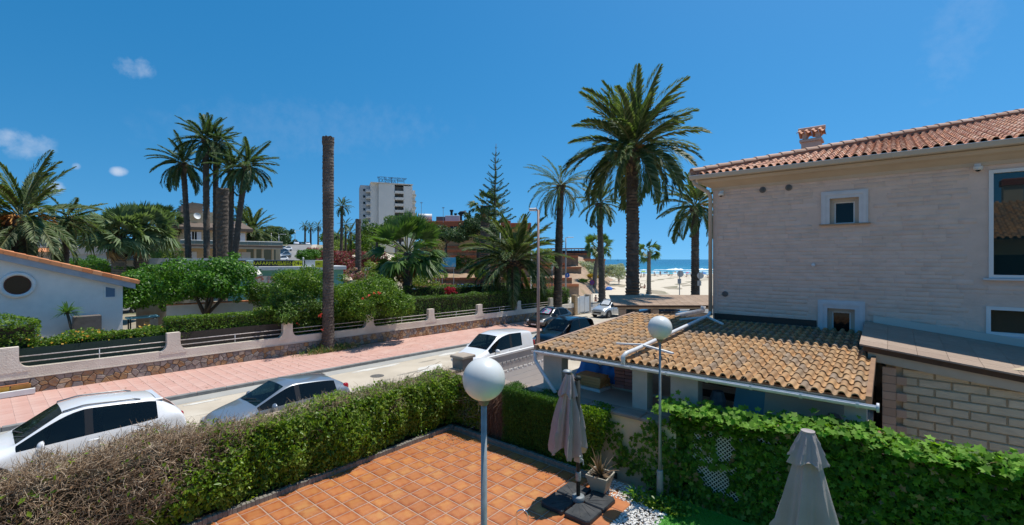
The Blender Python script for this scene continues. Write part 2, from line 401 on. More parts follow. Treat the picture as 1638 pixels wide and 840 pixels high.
# gutter strip of greyer concrete and pale patches along the far kerb
sheet('gutter_strip', -20.5, -19.75, -30, 30, .004, M('gutter concrete', (.40, .385, .345), (.33, .32, .29), .9, .9), 12)
pale_m = M('pale patching', (.66, .63, .56), (.56, .53, .47), 1.2, .9)
def patch(x, y, sx, sy, seed):
    rg = random.Random(seed); n = 18; c = Vector((x, y, 0)); V = [(x, y, -.015*y+.008)]
    for i in range(n):
        q = 2*math.pi*i/n; k = rg.uniform(.6, 1.1); px, py = x+sx*k*math.cos(q), y+sy*k*math.sin(q); V.append((px, py, -.015*py+.008))
    struct('road_patch', npmesh('road_patch', V, np.array([(0, 1+i, 1+(i+1) % n) for i in range(n)]), pale_m))
for i, a in enumerate(((-19.4, 8.2, .16, 1.6), (-19.5, 12.8, .2, 1.7), (-19.55, 17.6, .25, .9), (-19.45, 5.4, .12, .7), (-17.6, 14.6, .5, 1.1))): patch(*a, i)
sw = sheet('pavement', -25.1, -20.65, -30, 31.5, .13, pink_m, 30)
slab_m = M('pink paving slabs', (.48, .29, .245), rcol=[(.54, .32, .26), (.52, .295, .235), (.56, .345, .28)], rnd=.03, rough=.9, c2=(.57, .38, .315), scale=1.2, lo=.45, hi=.75, bump=.003, bscale=30)
slab = MB().cbox(-.2, .2, -.2, .2, -.02, .008, .006).mesh('paving_slab', slab_m)
cnt = 0; MBs = MB(); 
ys = np.arange(.6, 31.2, .412); xs = np.arange(-24.88, -20.75, .412)
cells = sorted(((x, y) for y in ys for x in xs), key=lambda c: (c[0]*c[0]+c[1]*c[1]))
for k, (x, y) in enumerate(cells):
    z = -.015*y+.13+random.uniform(-.002, .003)
    if k < 300: put('paving_slab', slab, sw, (x, y, z), (R(-.86), 0, 0))
    else: MBs.box(x-.2, x+.2, y-.2, y+.2, z-.02, z+.008, zf=lambda X_, Y_: 0)
o = MBs.build('paving_slabs', slab_m, sw); o['kind'] = 'stuff'
# kerb of single stones
kb = struct('kerb', MB().mesh('kerb', kerb_m) if False else npmesh('kerb', [(-20.66, -30, .40), (-20.5, -30, .40), (-20.5, -2, .02), (-20.66, -2, .02)], np.array([[0, 1, 2, 3]]), kerb_m))
ks = MB().cbox(-.085, .085, -.495, .495, -.12, .145, .02).mesh('kerb_stone', M('kerb stones', (.27, .265, .25), (.20, .198, .19), 3, .85, bump=.003, rnd=.1))
y = -1.5
while y < 31.5:
    put('kerb_stone', ks, kb, (-20.58, y+.5, -.015*(y+.5)+.004), (R(-.86), 0, 0)); y += 1.0
stain_m = M('dark road stain', (.30, .265, .21), (.40, .345, .27), 3, .85)
def stain(name, x, y, sx, sy, seed, dz=.006, mt=None):
    rg = random.Random(seed); n = 16; V = [(x, y, -.015*y+dz)]+[(x+sx*rg.uniform(.5, 1.15)*math.cos(6.2832*i/n), y+sy*rg.uniform(.5, 1.15)*math.sin(6.2832*i/n), -.015*y+dz) for i in range(n)]
    struct(name, npmesh(name, V, np.array([(0, 1+i, 1+(i+1) % n) for i in range(n)]), mt or stain_m))
for i, a in enumerate(((-18.2, 9.5, .25, .35), (-17.2, 11.6, .16, .5), (-18.8, 3.2, .3, .4), (-16.8, 10.6, .2, .2), (-17.8, 20.2, .3, .6), (-18.9, 15.3, .12, .9), (-17.5, 13.0, .1, 1.6))): stain('road_stain', *a, i+40)
crack_m = M('road crack', (.16, .14, .11), rough=.95)
for i, (x0, y0, x1, y1) in enumerate(((-19.6, 9.4, -16.9, 10.4), (-18.4, 16.0, -17.1, 12.4), (-19.5, 19.4, -16.5, 18.6), (-18.0, 4.5, -16.9, 8.0))):
    rg = random.Random(i+9); n = 14; V = []; off = 0
    for k in range(n+1):
        off += rg.uniform(-.09, .09); t_ = k/n; x = x0+(x1-x0)*t_+off*.6; y = y0+(y1-y0)*t_+off; w_ = .018*(1-.6*abs(2*t_-1))*rg.uniform(.6, 1.3); V += [(x-w_, y-w_, -.015*y+.010), (x+w_, y+w_, -.015*y+.010)]
    struct('road_crack', npmesh('road_crack', V, np.array([(2*k, 2*k+1, 2*k+3, 2*k+2) for k in range(n)]), crack_m))
mh = thing('manhole_cover', 'round dark iron manhole cover set in the pale road', 'manhole', (-18.1, 11.9, -.015*11.9)); MB().lathe([(.31, 0), (.31, .012), (.28, .014), (.0, .014)], 24).build('cover', M('worn iron', (.12, .11, .10), (.19, .175, .155), 12, .7, metal=.3), mh)
for j in range(5): MB().box(-.2, .2, -.2+j*.09, -.17+j*.09, .0142, .018).build('rib', M('worn iron', (0, 0, 0)), mh)
dg_ = thing('drain_grate', 'small iron drain grate by the kerb of the pink pavement', 'grate', (-20.25, 10.2, -.015*10.2+.004)); MB().box(-.16, .16, -.26, .26, 0, .012).build('frame', M('worn iron', (0, 0, 0)), dg_)
for j in range(6): MB().box(-.13, .13, -.22+j*.08, -.18+j*.08, .0125, .018).build('bar', M('dark slot', (.03, .03, .03), rough=.8), dg_)
k = 260; P = np.stack([rng.uniform(-25, -20.7, k), rng.uniform(2, 22, k), np.zeros(k)], 1); P[:, 2] = -.015*P[:, 1]+.148
o = put('pavement_litter', leaf_mesh('pavement_litter', P, np.tile((0, 0, 2.), (k, 1)), .07, leafmat('pavement leaf litter', [(.30, .18, .09), (.22, .14, .08), (.16, .15, .05)], .8, .1), .5, jit=.3)); o['kind'] = 'stuff'
sheet('near_pavement', -10.9, -9.72, -30, 48, .12, pink_m)
# side street and square before the beach
def quad_sheet(name, pts, mt, dz=.02, n=8):
    (a, b, c, d) = [Vector((*spot(u, dd), 0)) for u, dd in pts]; V = []; F = []
    for i in range(n+1):
        for j in range(n+1):
            s, t_ = i/n, j/n; q = (a*(1-s)+b*s)*(1-t_)+(d*(1-s)+c*s)*t_; V.append((q.x, q.y, gz(q.x, q.y)+dz))
    for i in range(n):
        for j in range(n): F.append((i*(n+1)+j, (i+1)*(n+1)+j, (i+1)*(n+1)+j+1, i*(n+1)+j+1))
    return struct(name, npmesh(name, V, np.array(F), mt))
quad_sheet('beach_road', ((930, 49), (1300, 49), (1300, 57), (900, 60)), asph_m, .03)
quad_sheet('promenade', ((925, 60.5), (1300, 57.5), (1300, 62), (920, 66)), beige_pave, .1)
quad_sheet('car_park', ((560, 62), (925, 60.2), (900, 74), (600, 72)), M('pale car park', (.52, .48, .41), (.44, .40, .34), .6, .9), .03)
quad_sheet('hill_road', ((444, 82), (482, 82), (500, 168), (462, 168)), asph_m, .06, 14)
quad_sheet('hill_pavement', ((483, 82), (497, 82), (508, 168), (501, 168)), beige_pave, .1, 14)
# ------------------------------------------------------------------ terrace
TZ = .85
grout_m = M('terrace grout', (.44, .30, .215), (.34, .225, .155), 5, .9)
plat = MB().box(-9.0, -3.52, -4, 8.15, .3, TZ).mesh('terrace_floor', grout_m); terr = struct('terrace_floor', plat)
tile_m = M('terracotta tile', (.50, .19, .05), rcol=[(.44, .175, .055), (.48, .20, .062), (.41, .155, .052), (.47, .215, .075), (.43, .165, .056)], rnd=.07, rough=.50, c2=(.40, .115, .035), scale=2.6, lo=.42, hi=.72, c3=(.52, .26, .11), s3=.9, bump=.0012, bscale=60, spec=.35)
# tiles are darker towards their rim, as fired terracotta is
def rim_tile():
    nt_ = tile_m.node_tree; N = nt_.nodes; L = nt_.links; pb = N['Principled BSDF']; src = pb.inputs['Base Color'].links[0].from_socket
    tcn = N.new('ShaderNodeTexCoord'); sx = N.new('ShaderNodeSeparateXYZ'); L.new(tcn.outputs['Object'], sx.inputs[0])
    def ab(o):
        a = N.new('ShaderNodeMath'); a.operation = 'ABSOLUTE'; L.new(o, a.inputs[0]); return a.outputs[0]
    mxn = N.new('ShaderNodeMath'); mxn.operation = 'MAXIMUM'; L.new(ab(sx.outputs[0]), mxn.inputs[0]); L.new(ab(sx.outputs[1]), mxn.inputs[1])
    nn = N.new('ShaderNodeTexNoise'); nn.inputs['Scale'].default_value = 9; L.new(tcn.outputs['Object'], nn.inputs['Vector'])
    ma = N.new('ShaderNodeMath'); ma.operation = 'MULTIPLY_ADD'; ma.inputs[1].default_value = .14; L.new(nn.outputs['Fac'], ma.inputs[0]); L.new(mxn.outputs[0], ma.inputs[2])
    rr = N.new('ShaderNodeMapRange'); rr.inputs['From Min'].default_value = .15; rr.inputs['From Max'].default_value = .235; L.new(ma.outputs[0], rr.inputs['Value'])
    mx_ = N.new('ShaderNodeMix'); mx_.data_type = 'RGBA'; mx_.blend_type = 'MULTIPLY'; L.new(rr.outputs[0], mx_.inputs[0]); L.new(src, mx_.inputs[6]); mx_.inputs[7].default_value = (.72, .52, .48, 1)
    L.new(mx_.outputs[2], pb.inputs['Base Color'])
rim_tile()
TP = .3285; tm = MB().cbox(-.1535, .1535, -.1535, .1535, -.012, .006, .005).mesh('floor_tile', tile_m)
# lattice measured on the photograph's grout lines
ox, oy = -7.47, 5.18
cells = []
for i in range(-8, 14):
    for j in range(-10, 10):
        x = ox+(i+.5)*TP; y = oy+(j+.5)*TP
        if -8.72 < x < -3.85 and y < 7.72: cells.append((x, y))
cells = [c for c in cells if (-c[0]*SY+c[1]*CY) > 4.2]
cells.sort(key=lambda c: c[0]**2+c[1]**2)
stf = MB()
for k, (x, y) in enumerate(cells):
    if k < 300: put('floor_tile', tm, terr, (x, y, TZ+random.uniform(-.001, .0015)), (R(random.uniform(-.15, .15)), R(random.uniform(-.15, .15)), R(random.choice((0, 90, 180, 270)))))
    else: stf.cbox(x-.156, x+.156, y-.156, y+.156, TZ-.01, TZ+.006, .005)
if stf.v: o = stf.build('floor_tiles', M('terracotta tile far', (.52, .2, .05), rcol=[(.52, .2, .05), (.47, .16, .045), (.5, .22, .07)], rnd=.1, rough=.5, c2=(.42, .13, .04), scale=3), terr); o['kind'] = 'stuff'
# border of narrow edge tiles on the garden side
et = MB().cbox(-.15, .15, -.156, .156, -.03, .012, .012).mesh('edge_tile', M('terracotta edging', (.46, .17, .06), (.38, .13, .05), 5, .5, rnd=.1, bump=.001))
for j in range(-10, 9):
    y = oy+(j+.5)*TP
    if y < 7.45: put('edge_tile', et, terr, (-3.675, y, TZ))
# upright kerb bricks under the hedges
cb_m = M('pale edging bricks', (.25, .225, .185), (.17, .155, .125), 8, .9, rnd=.15, bump=.002)
cb = MB().cbox(-.045, .045, -.034, .034, -.05, .105, .012).mesh('edging_brick', cb_m)
bord = thing('edging_border', 'row of small upright pale bricks edging the tiled terrace beneath the hedges', 'border', (-8.6, 4, TZ)); n_ = 0
stf = MB()
y = .6
while y < 7.9:
    if n_ < 110: put('edging_brick', cb, bord, (-.02, y-4, random.uniform(-.008, .008))); n_ += 1
    y += .0725
x = -8.45
while x < -4.2:
    put('edging_brick', cb, bord, (x+8.6, 3.87, random.uniform(-.008, .008)), (0, 0, R(90))); n_ += 1
    x += .0725
# garden soil, lawn, gravel
soil_m = M('garden soil', (.11, .075, .045), (.07, .05, .03), 5, .95, bump=.01)
struct('garden_soil', MB().box(-3.52, 6, -4, 11.4, .3, TZ-.03).mesh('garden_soil', soil_m))
struct('hedge_bed', MB().box(-9.3, -9.0, -4, 9, .3, TZ+.05).mesh('hedge_bed', soil_m))
struct('hedge_bed', MB().box(-9.0, -4.2, 8.15, 8.75, .3, TZ+.05).mesh('hedge_bed', soil_m))
lawn_m = M('lawn', (.06, .24, .025), (.075, .28, .035), 3, .8)
struct('lawn', MB().box(-2.98, 3, 2, 8.2, TZ-.05, TZ).mesh('lawn', lawn_m))
n = 26000; P = np.stack([rng.uniform(-2.98, -.9, n), rng.uniform(5.9, 8.15, n), np.full(n, TZ+.012)], 1)
o = put('lawn_grass', leaf_mesh('lawn_grass', P, np.tile((0, -.6, .5), (n, 1)), .035, leafmat('grass blade', [(.06, .26, .025), (.085, .32, .04), (.05, .21, .02)]), .16, -1.5, 0)); o['kind'] = 'stuff'
peb_m = M('white pebbles', (.72, .70, .66), rcol=[(.78, .77, .74), (.66, .63, .58), (.72, .70, .66), (.55, .52, .48)], rnd=.1, rough=.7)
ico = bmesh.new(); bmesh.ops.create_icosphere(ico, subdivisions=1, radius=1); iv = np.array([v.co for v in ico.verts]); jf = np.array([[v.index for v in f.verts] for f in ico.faces]); ico.free()
n = 2600; px = rng.uniform(-3.5, -2.9, n); py = rng.uniform(5.4, 8.0, n); px = np.where(rng.uniform(0, 1, n) < .25, rng.uniform(-4.15, -3.2, n), px); 
py = np.where(px < -3.5, rng.uniform(7.5, 8.05, n), py)
S = rng.uniform(.012, .026, (n, 1, 3))*np.array([1, 1, .75]); base_z = rng.uniform(-.012, .016, n)
V = (iv[None]*(S)*rng.uniform(.85, 1.15, (n, 12, 1))+np.stack([px, py, TZ+base_z], 1)[:, None]).reshape(-1, 3)
F = (jf[None]+np.arange(n)[:, None, None]*12).reshape(-1, 3)
o = put('pebbles', npmesh('pebbles', V, F, peb_m)); o['kind'] = 'stuff'
struct('terrace_end', MB().prism([(-4.3, 7.45), (-3.52, 7.45), (-4.0, 7.78), (-4.3, 7.78)], 'z', TZ-.04, TZ+.004).mesh('terrace_end', M('terracotta edging', (0, 0, 0))))
# ------------------------------------------------------------------ street fence wall with stone base
stucco_m = M('rough pinkish stucco', (.76, .68, .56), (.68, .60, .49), 2.5, .95, bump=.02, bscale=22, c3=(.62, .545, .44), s3=.6)
cream_m = M('cream render', (.70, .56, .37), (.62, .49, .325), 2, .9, bump=.006, bscale=30, c3=(.55, .45, .31), s3=.7)
mortar_m = M('stone mortar', (.20, .165, .125), (.15, .125, .10), 8, .95, bump=.006)
stone_m = M('fieldstone', (.4, .3, .2), rcol=[(.36, .20, .085), (.29, .25, .215), (.42, .25, .11), (.23, .215, .20), (.46, .32, .18), (.33, .29, .25), (.30, .17, .085), (.38, .31, .235)], rnd=.16, rough=.85, c2=(.25, .2, .155), scale=9, lo=.45, hi=.8, bump=.008, bscale=26)
FX = -25.1
def fz(y): return -.0125*(y-5.8)
fence = thing('fence_wall', 'long street fence wall with irregular stone base, stucco pillars and white rails', 'fence', (FX, 0, 0))
def sloped(o_): return o_
def wallbox(x0, x1, y0, y1, z0, z1, n=1):
    m = MB()
    for i in range(n):
        a, b = y0+(y1-y0)*i/n, y0+(y1-y0)*(i+1)/n
        m.box(x0, x1, a, b, z0, z1, zf=lambda x, y: fz(y))
    return m
wallbox(-.22, 0, -6, 40, -.4, .66).build('stone_base', mortar_m, fence)
wallbox(-.22, .012, -6, 40, .655, 1.05).build('stucco_band', stucco_m, fence)
wallbox(-.2, .05, -6, 40, .63, .665).build('ledge', M('pale ledge', (.58, .50, .42), (.48, .41, .34), 3, .9), fence)
def clip(poly, px, py, nx, ny):
    o = []; n = len(poly)
    for i in range(n):
        a, b = poly[i], poly[(i+1) % n]; da = (a[0]-px)*nx+(a[1]-py)*ny; db = (b[0]-px)*nx+(b[1]-py)*ny
        if da <= 0: o.append(a)
        if da*db < 0:
            t = da/(da-db); o.append((a[0]+(b[0]-a[0])*t, a[1]+(b[1]-a[1])*t))
    return o
def cells2d(x0, x1, z0, z1, sx, sz, rg, ragged=.44):
    S = []
    nx = int((x1-x0)/sx); nzr = max(1, round((z1-z0)/sz))
    for i in range(nx):
        for k in range(nzr):
            S.append((x0+(i+.5+rg.uniform(-ragged, ragged)+(.5 if k % 2 else 0))*sx, z0+(k+.5+rg.uniform(-ragged, ragged))*(z1-z0)/nzr))
    res = []
    for i, a in enumerate(S):
        P = [(x0, z0), (x1, z0), (x1, z1), (x0, z1)]
        for j, b in enumerate(S):
            if j != i and abs(b[0]-a[0]) < 3.2*sx:
                P = clip(P, (a[0]+b[0])/2, (a[1]+b[1])/2, b[0]-a[0], b[1]-a[1])
                if len(P) < 3: break
        if len(P) >= 3: res.append((a, P))
    return res
def shrink(P, g):
    n = len(P); Q = P
    cx = sum(p[0] for p in P)/n; cy = sum(p[1] for p in P)/n
    for i in range(n):
        a, b = P[i], P[(i+1) % n]; dx, dy = b[0]-a[0], b[1]-a[1]; l = math.hypot(dx, dy)
        if l < 1e-6: continue
        nx, ny = dy/l, -dx/l
        if (cx-a[0])*nx+(cy-a[1])*ny > 0: nx, ny = -nx, -ny
        Q = clip(Q, a[0]-nx*g, a[1]-ny*g, nx, ny)
        if len(Q) < 3: return []
    return Q
srg = random.Random(5); stf = MB(); k = 0
stones = cells2d(-1.2, 39.6, .04, .62, .27, .19, srg)
stones.sort(key=lambda s: s[0][0])
for a, P in stones:
    Q = shrink(P, .007)
    if len(Q) < 3: continue
    T = shrink(Q, .022)
    if len(T) < 3: continue
    h = srg.uniform(.018, .045); m = MB(); b = len(Q); tp = srg.uniform(-.006, .006)
    cx, cz = sum(p[0] for p in Q)/b, sum(p[1] for p in Q)/b
    loc = (0, cx, cz+fz(cx))
    # bevelled front: base polygon, inset top polygon joined as a fan of quads where counts agree
    V = [(-.01, p[0]-cx, p[1]-cz) for p in Q]+[(h*.6, cx2*.97, cz2*.97) for cx2, cz2 in [(p[0]-cx, p[1]-cz) for p in Q]]+[(h+tp*(1 if i % 2 else -1), (p[0]-cx)*.8, (p[1]-cz)*.8) for i, p in enumerate(Q)]
    fs = [tuple(range(2*b, 3*b))]
    for i in range(b):
        j = (i+1) % b; fs += [(i, j, b+j, b+i), (b+i, b+j, 2*b+j, 2*b+i)]
    if k < 300: m.add(V, fs); put('stone', m.mesh('stone', stone_m), fence, loc)
    else: stf.add([(x, y+loc[1], z+loc[2]) for x, y, z in V], fs)
    k += 1
o = stf.build('stones', stone_m, fence); o['kind'] = 'stuff'
pys = [-4.2, .8, 5.83, 10.93, 15.97, 20.95, 25.93, 30.87, 35.85]
for y in pys:                      # pillars flare into the band with a concave curve
    L_ = [(-.22, .84)]; 
    prof = [(.50, .9), (.50, 1.05)]
    for q in range(0, 91, 15): prof.append((.50-.25*math.sin(R(q)), 1.05+.36*(1-math.cos(R(q)))))
    prof += [(.25, 1.83), (.24, 1.845)]
    poly = [(y+a, b+fz(y)) for a, b in prof]+[(y-a, b+fz(y)) for a, b in prof[::-1]]
    me = MB().prism(poly, 'x', -.235, .028).mesh('pillar', stucco_m)
    put('pillar', me, fence)
rail_m = M('weathered white rail', (.62, .58, .54), (.42, .36, .32), 14, .7)
for i in range(len(pys)-1):
    a, b = pys[i]+.2, pys[i+1]-.2
    for z in (1.24, 1.46):
        w_ = .2 if z > 1.4 else .33
        MB().tube([(-.1, a if z > 1.4 else a+.05, z+fz(a)), (-.1, b if z > 1.4 else b-.05, z+fz(b))], .02, 8).build('rail', rail_m, fence, True)
    c = (a+b)/2
    MB().tube([(-.1, c, 1.0+fz(c)), (-.1, c, 1.48+fz(c))], .016, 8).build('rail_post', M('rail post', (.6, .62, .62), rough=.5), fence, True)
net_m = M('dark green shade netting', (.010, .028, .022), (.018, .04, .03), 30, .9)
net2_m = M('dark brown shade netting', (.035, .028, .022), (.05, .04, .03), 30, .9)
for i, m_ in ((0, net_m), (1, net_m), (2, net2_m)):
    a, b = pys[i], pys[i+1]
    o = MB().box(-.34, -.325, a, b, 1.0, 1.68+.05*i, zf=lambda x, y: fz(y)).build('shade_net', m_, fence)
# gate piers where the wall ends
def pier(name, x, y, sx, sy, z0, z1, m_, lab, cap=None):
    t_ = thing(name, lab, 'pillar', (x, y, 0))
    MB().cbox(-sx/2, sx/2, -sy/2, sy/2, z0, z1, .015).build('shaft', m_, t_)
    if cap: MB().cbox(-sx/2-.05, sx/2+.05, -sy/2-.05, sy/2+.05, z1+.001, z1+.08, .02).build('cap', cap, t_)
    return t_
pier('gate_pier', -25.15, 40.1, .5, .45, -1, 1.5, stone_m, 'pale stone gate pier ending the street fence wall near the parked dark cars')
pier('gate_pier', -25.6, 43.6, .5, .45, -1, 1.35, stone_m, 'stone gate pier farther along beside the white metal gate panels', )
g_ = thing('metal_gate', 'white sheet metal pedestrian gate between two stone piers by the street', 'gate', (-25.3, 41.9, -.6))
for i in range(3):
    MB().box(-.02, .02, -1.45+i*.98, -.55+i*.98, .1+.12*(i % 2), 1.75+.12*(i % 2)).build('gate_panel', white_paint, g_)
    MB().box(-.04, .04, -1.53+i*.98, -1.46+i*.98, .0, 2.0).build('gate_post', white_paint, g_)
# wooden boards lying at the wall foot, left edge of the picture
t_ = thing('white_board', 'long white board lying on the pink pavement against the stone wall', 'board', (-24.75, -.6, .15))
MB().cbox(-.06, .06, -2.2, 2.05, 0, .2, .008).build('plank', white_paint, t_)
t_ = thing('yellow_board', 'yellow shuttering boards stacked behind the white board at the wall foot', 'board', (-24.93, -.6, .15))
yb = M('yellow shuttering board', (.62, .36, .05), (.5, .25, .035), 3, .6)
MB().cbox(-.1, .02, -2.0, 1.4, 0, .36, .006).build('plank', yb, t_); MB().cbox(-.1, .03, 1.44, 1.95, 0, .35, .006).build('plank', M('brown board', (.36, .16, .03), (.45, .22, .04), 3, .6), t_)
MB().cbox(-.09, .02, -1.8, 1.9, .362, .39, .006).build('plank', M('red brown board', (.40, .15, .05), rough=.7), t_)
# ------------------------------------------------------------------ our garden wall along the street, its end post and the neighbour's white gate
gw = thing('garden_wall', 'low rendered garden wall with stone coping behind the terrace hedge', 'wall', (-9.55, 0, 0))
MB().box(-.12, .12, -6, 8.75, -.3, 2.0).build('wall', cream_m, gw)
cop_m = M('sandstone coping', (.42, .33, .235), (.33, .26, .19), 3, .9, rnd=.08, bump=.004)
y = -6
while y < 8.6: MB().cbox(-.17, .17, y, y+.59, 2.002, 2.06, .012).build('coping_stone', cop_m, gw); y += .6
t_ = pier('gate_post', -9.5, 9.1, .42, .42, -.3, 2.36, M('brown grey stone', (.30, .255, .21), (.24, .2, .17), 5, .9, bump=.004), 'short brown stone post with flat cap beside the white driveway gate', M('post cap', (.40, .33, .26), (.33, .27, .21), 5, .9))
g_ = thing('driveway_gate', 'white sliding driveway gate with horizontal panels and slotted top', 'gate', (-9.45, 0, 0))
gm = M('white gate panel', (.82, .80, .76), (.78, .76, .72), 2, .5); gd = M('grey gate rail', (.44, .425, .41), (.38, .37, .36), 4, .5)
MB().cbox(-.04, .04, 9.5, 13.6, 2.13, 2.2, .01).build('top_rail', gm, g_)
MB().box(-.02, .02, 9.5, 13.6, 1.93, 2.125).build('upper_panel', gd, g_)
for i in range(20): MB().cbox(-.03, .03, 9.55+i*.205, 9.70+i*.205, 1.86, 1.925, .006).build('slot_bar', gd, g_)
MB().box(-.02, .02, 9.5, 13.6, 1.66, 1.855).build('mid_panel', M('grey gate panel', (.54, .515, .49), (.49, .47, .45), 3, .5), g_)
for i in range(16): MB().cbox(-.03, .03, 9.55+i*.255, 9.74+i*.255, 1.60, 1.655, .006).build('slot_bar', gm, g_)
for i in range(7): MB().cbox(-.025, .025, 9.5, 13.6, .22+i*.196, .41+i*.196, .008).build('gate_board', gm, g_)
MB().box(-.035, .035, 13.45, 13.62, .15, 2.12).build('stile', gm, g_); MB().box(-.035, .035, 13.64, 13.72, .1, 2.05).build('wood_jamb', M('orange wood', (.42, .23, .09), rough=.7), g_)
# far side of the terrace: cream boundary wall, coping, the neighbour's raised paving
bw = thing('boundary_wall', 'cream rendered boundary wall behind the potted plant with climbers on it', 'wall', (0, 8.3, 0))
MB().box(-9.0, -3.02, 0, .16, .4, 2.08).build('wall', cream_m, bw)
wc_m = M('wall top stone', (.34, .27, .22), (.25, .20, .165), 4, .95, bump=.01)
x = -8.9
while x < -3.5:
    l_ = random.uniform(.42, .6); MB().cbox(x, x+l_-.008, -.05+random.uniform(-.015, .015), .34, 2.082, 2.15, .02).build('coping_stone', wc_m, bw); x += l_
pav_m = M('brown exterior paving', (.50, .39, .31), (.42, .33, .265), 2, .9, c3=(.55, .45, .37), s3=.8, bump=.003)
struct('raised_paving', MB().box(-6.6, -.25, 8.65, 14, -.3, 2.13).mesh('raised_paving', pav_m))
struct('raised_step', MB().box(-6.6, -.3, 9.75, 14, 2.12, 2.19).mesh('raised_step', M('pale step', (.52, .44, .34), (.44, .37, .28), 3, .9)))
struct('driveway', MB().box(-9.3, -6.6, 8.8, 24, -.6, .1).mesh('driveway', pav_m))
# ------------------------------------------------------------------ pergola with tiled roof
PX0, PX1, PY0, PY1, PZ0, PZ1 = -6.45, -.27, 8.62, 14.0, 3.10, 3.40
perg = thing('pergola', 'low open store with brown and ochre curved tile roof and white gutter', 'pergola', (0, 0, 0))
wood_m = M('brown timber', (.17, .10, .055), (.12, .07, .04), 6, .8, stretch=(8, 1, 8))
pil_m = M('grey brown pillar render', (.56, .50, .43), (.49, .435, .375), 4, .9, bump=.004)
def rz_(y): return PZ0+(PZ1-PZ0)*(y-PY0)/(PY1-PY0)
soffit_m = M('pale bounce soffit', (.55, .48, .38), (.48, .41, .32), 6, .85)  # deck underside made pale to bounce light into the store
MB().add([(PX0, PY0, PZ0-.03), (PX1, PY0, PZ0-.03), (PX1, PY1, PZ1-.03), (PX0, PY1, PZ1-.03), (PX0, PY0, PZ0-.08), (PX1, PY0, PZ0-.08), (PX1, PY1, PZ1-.08), (PX0, PY1, PZ1-.08)], [(0, 1, 2, 3), (7, 6, 5, 4), (0, 4, 5, 1), (1, 5, 6, 2), (2, 6, 7, 3), (3, 7, 4, 0)]).build('roof_deck', soffit_m, perg)
MB().cbox(PX0+.1, PX1-.1, 8.85, 9.0, 2.88, 3.01, .01).build('beam', M('dark beam', (.10, .07, .05), rough=.85), perg)
for x0, x1 in ((-6.38, -5.86), (-4.1, -3.78), (-3.3, -2.78), (-.55, -.27)):
    MB().cbox(x0, x1, 8.78, 9.06, 2.1, 2.995, .012).build('pillar', pil_m if x0 < -3 and x1 < -2.8 or x0 > -1 else pil_m, perg)
ptile_m = M('ochre roof tile', (.42, .23, .09), rcol=[(.40, .235, .11), (.37, .21, .095), (.43, .26, .125), (.355, .215, .105), (.415, .24, .105), (.31, .21, .125), (.39, .245, .12), (.41, .225, .095), (.29, .205, .135)], rnd=.10, rough=.9, c2=(.16, .13, .105), scale=3.4, lo=.50, hi=.70, bump=.004, bscale=40)
def roof_tile(name, wd, ln, hc, hp, thick, mats, seg=7):
    prof = []; cw = wd*.62
    for i in range(seg+1):
        q = math.pi*(1-i/seg); prof.append((-wd/2+cw/2+cw/2*math.cos(q), hc*math.sin(q)))
    for i in range(1, 4):
        q = math.pi*i/4; prof.append((-wd/2+cw+(wd-cw)*(i/4), -hp*math.sin(q)))
    prof.append((wd/2+.012, 0.004))
    n = len(prof); V = []
    for yy, dz, sx in ((0, .022, 1.0), (ln, -.004, .97)):
        for x, z in prof: V.append((x*sx, yy, z+dz))
    for x, z in prof: V.append((x*.99, .0, z+.022-thick))
    for x, z in prof: V.append((x*.95, .10, z+.018-thick))
    F = []
    for i in range(n-1):
        F += [(i, i+1, n+i+1, n+i), (2*n+i, 2*n+i+1, i+1, i), (3*n+i, 3*n+i+1, 2*n+i+1, 2*n+i)]
    m = MB().add(V, F); me = m.mesh(name, mats, False, fix=False); return autosmooth(me, 50)
TW = (PX1-PX0-.02)/36; TL = .365
pt = roof_tile('roof_tile', TW, TL+.06, .058, .022, .016, ptile_m)
tv = np.array([v.co for v in pt.vertices]); tf = [tuple(p_.vertices) for p_ in pt.polygons]
slope = math.atan2(PZ1-PZ0, PY1-PY0); rows = int((PY1-PY0+.1)/TL)+1; k = 0; SV = []; SF = []
for r_ in range(rows):
    for c_ in range(36):
        x = PX0+.01+(c_+.5)*TW+random.uniform(-.004, .004); y = PY0-.06+r_*TL*math.cos(slope); z = rz_(y)+random.uniform(-.003, .004)
        if y > PY1-.15: continue
        if k < 300: put('roof_tile', pt, perg, (x, y, z), (slope, random.uniform(-.015, .015), random.uniform(-.02, .02)))
        else:
            q = tv.copy(); b = len(SV)*len(tv); q[:, 2] += q[:, 1]*math.tan(slope); SV.append(q+(x, y, z)); SF.append(np.array(tf)+b)
        k += 1
o = put('roof_tiles', autosmooth(npmesh('roof_tiles', np.concatenate(SV), np.concatenate(SF), ptile_m), 50), perg); o['kind'] = 'stuff'
brown_m = M('brown roof edge', (.30, .17, .09), (.22, .12, .065), 5, .85)
MB().obox((PX0-.02, PY0-.05, PZ0+.0), (PX0-.02, PY1, PZ1), .07, .13).build('verge_board', M('pinkish verge', (.42, .28, .2), (.33, .22, .16), 5, .85), perg)
MB().obox((PX1+.03, PY0-.05, PZ0-.02), (PX1+.03, PY1, PZ1-.02), .07, .15).build('verge_board', brown_m, perg)
MB().cbox(PX0, PX1, PY0+.02, PY0+.045, PZ0-.10, PZ0-.0, .004).build('fascia', brown_m, perg)
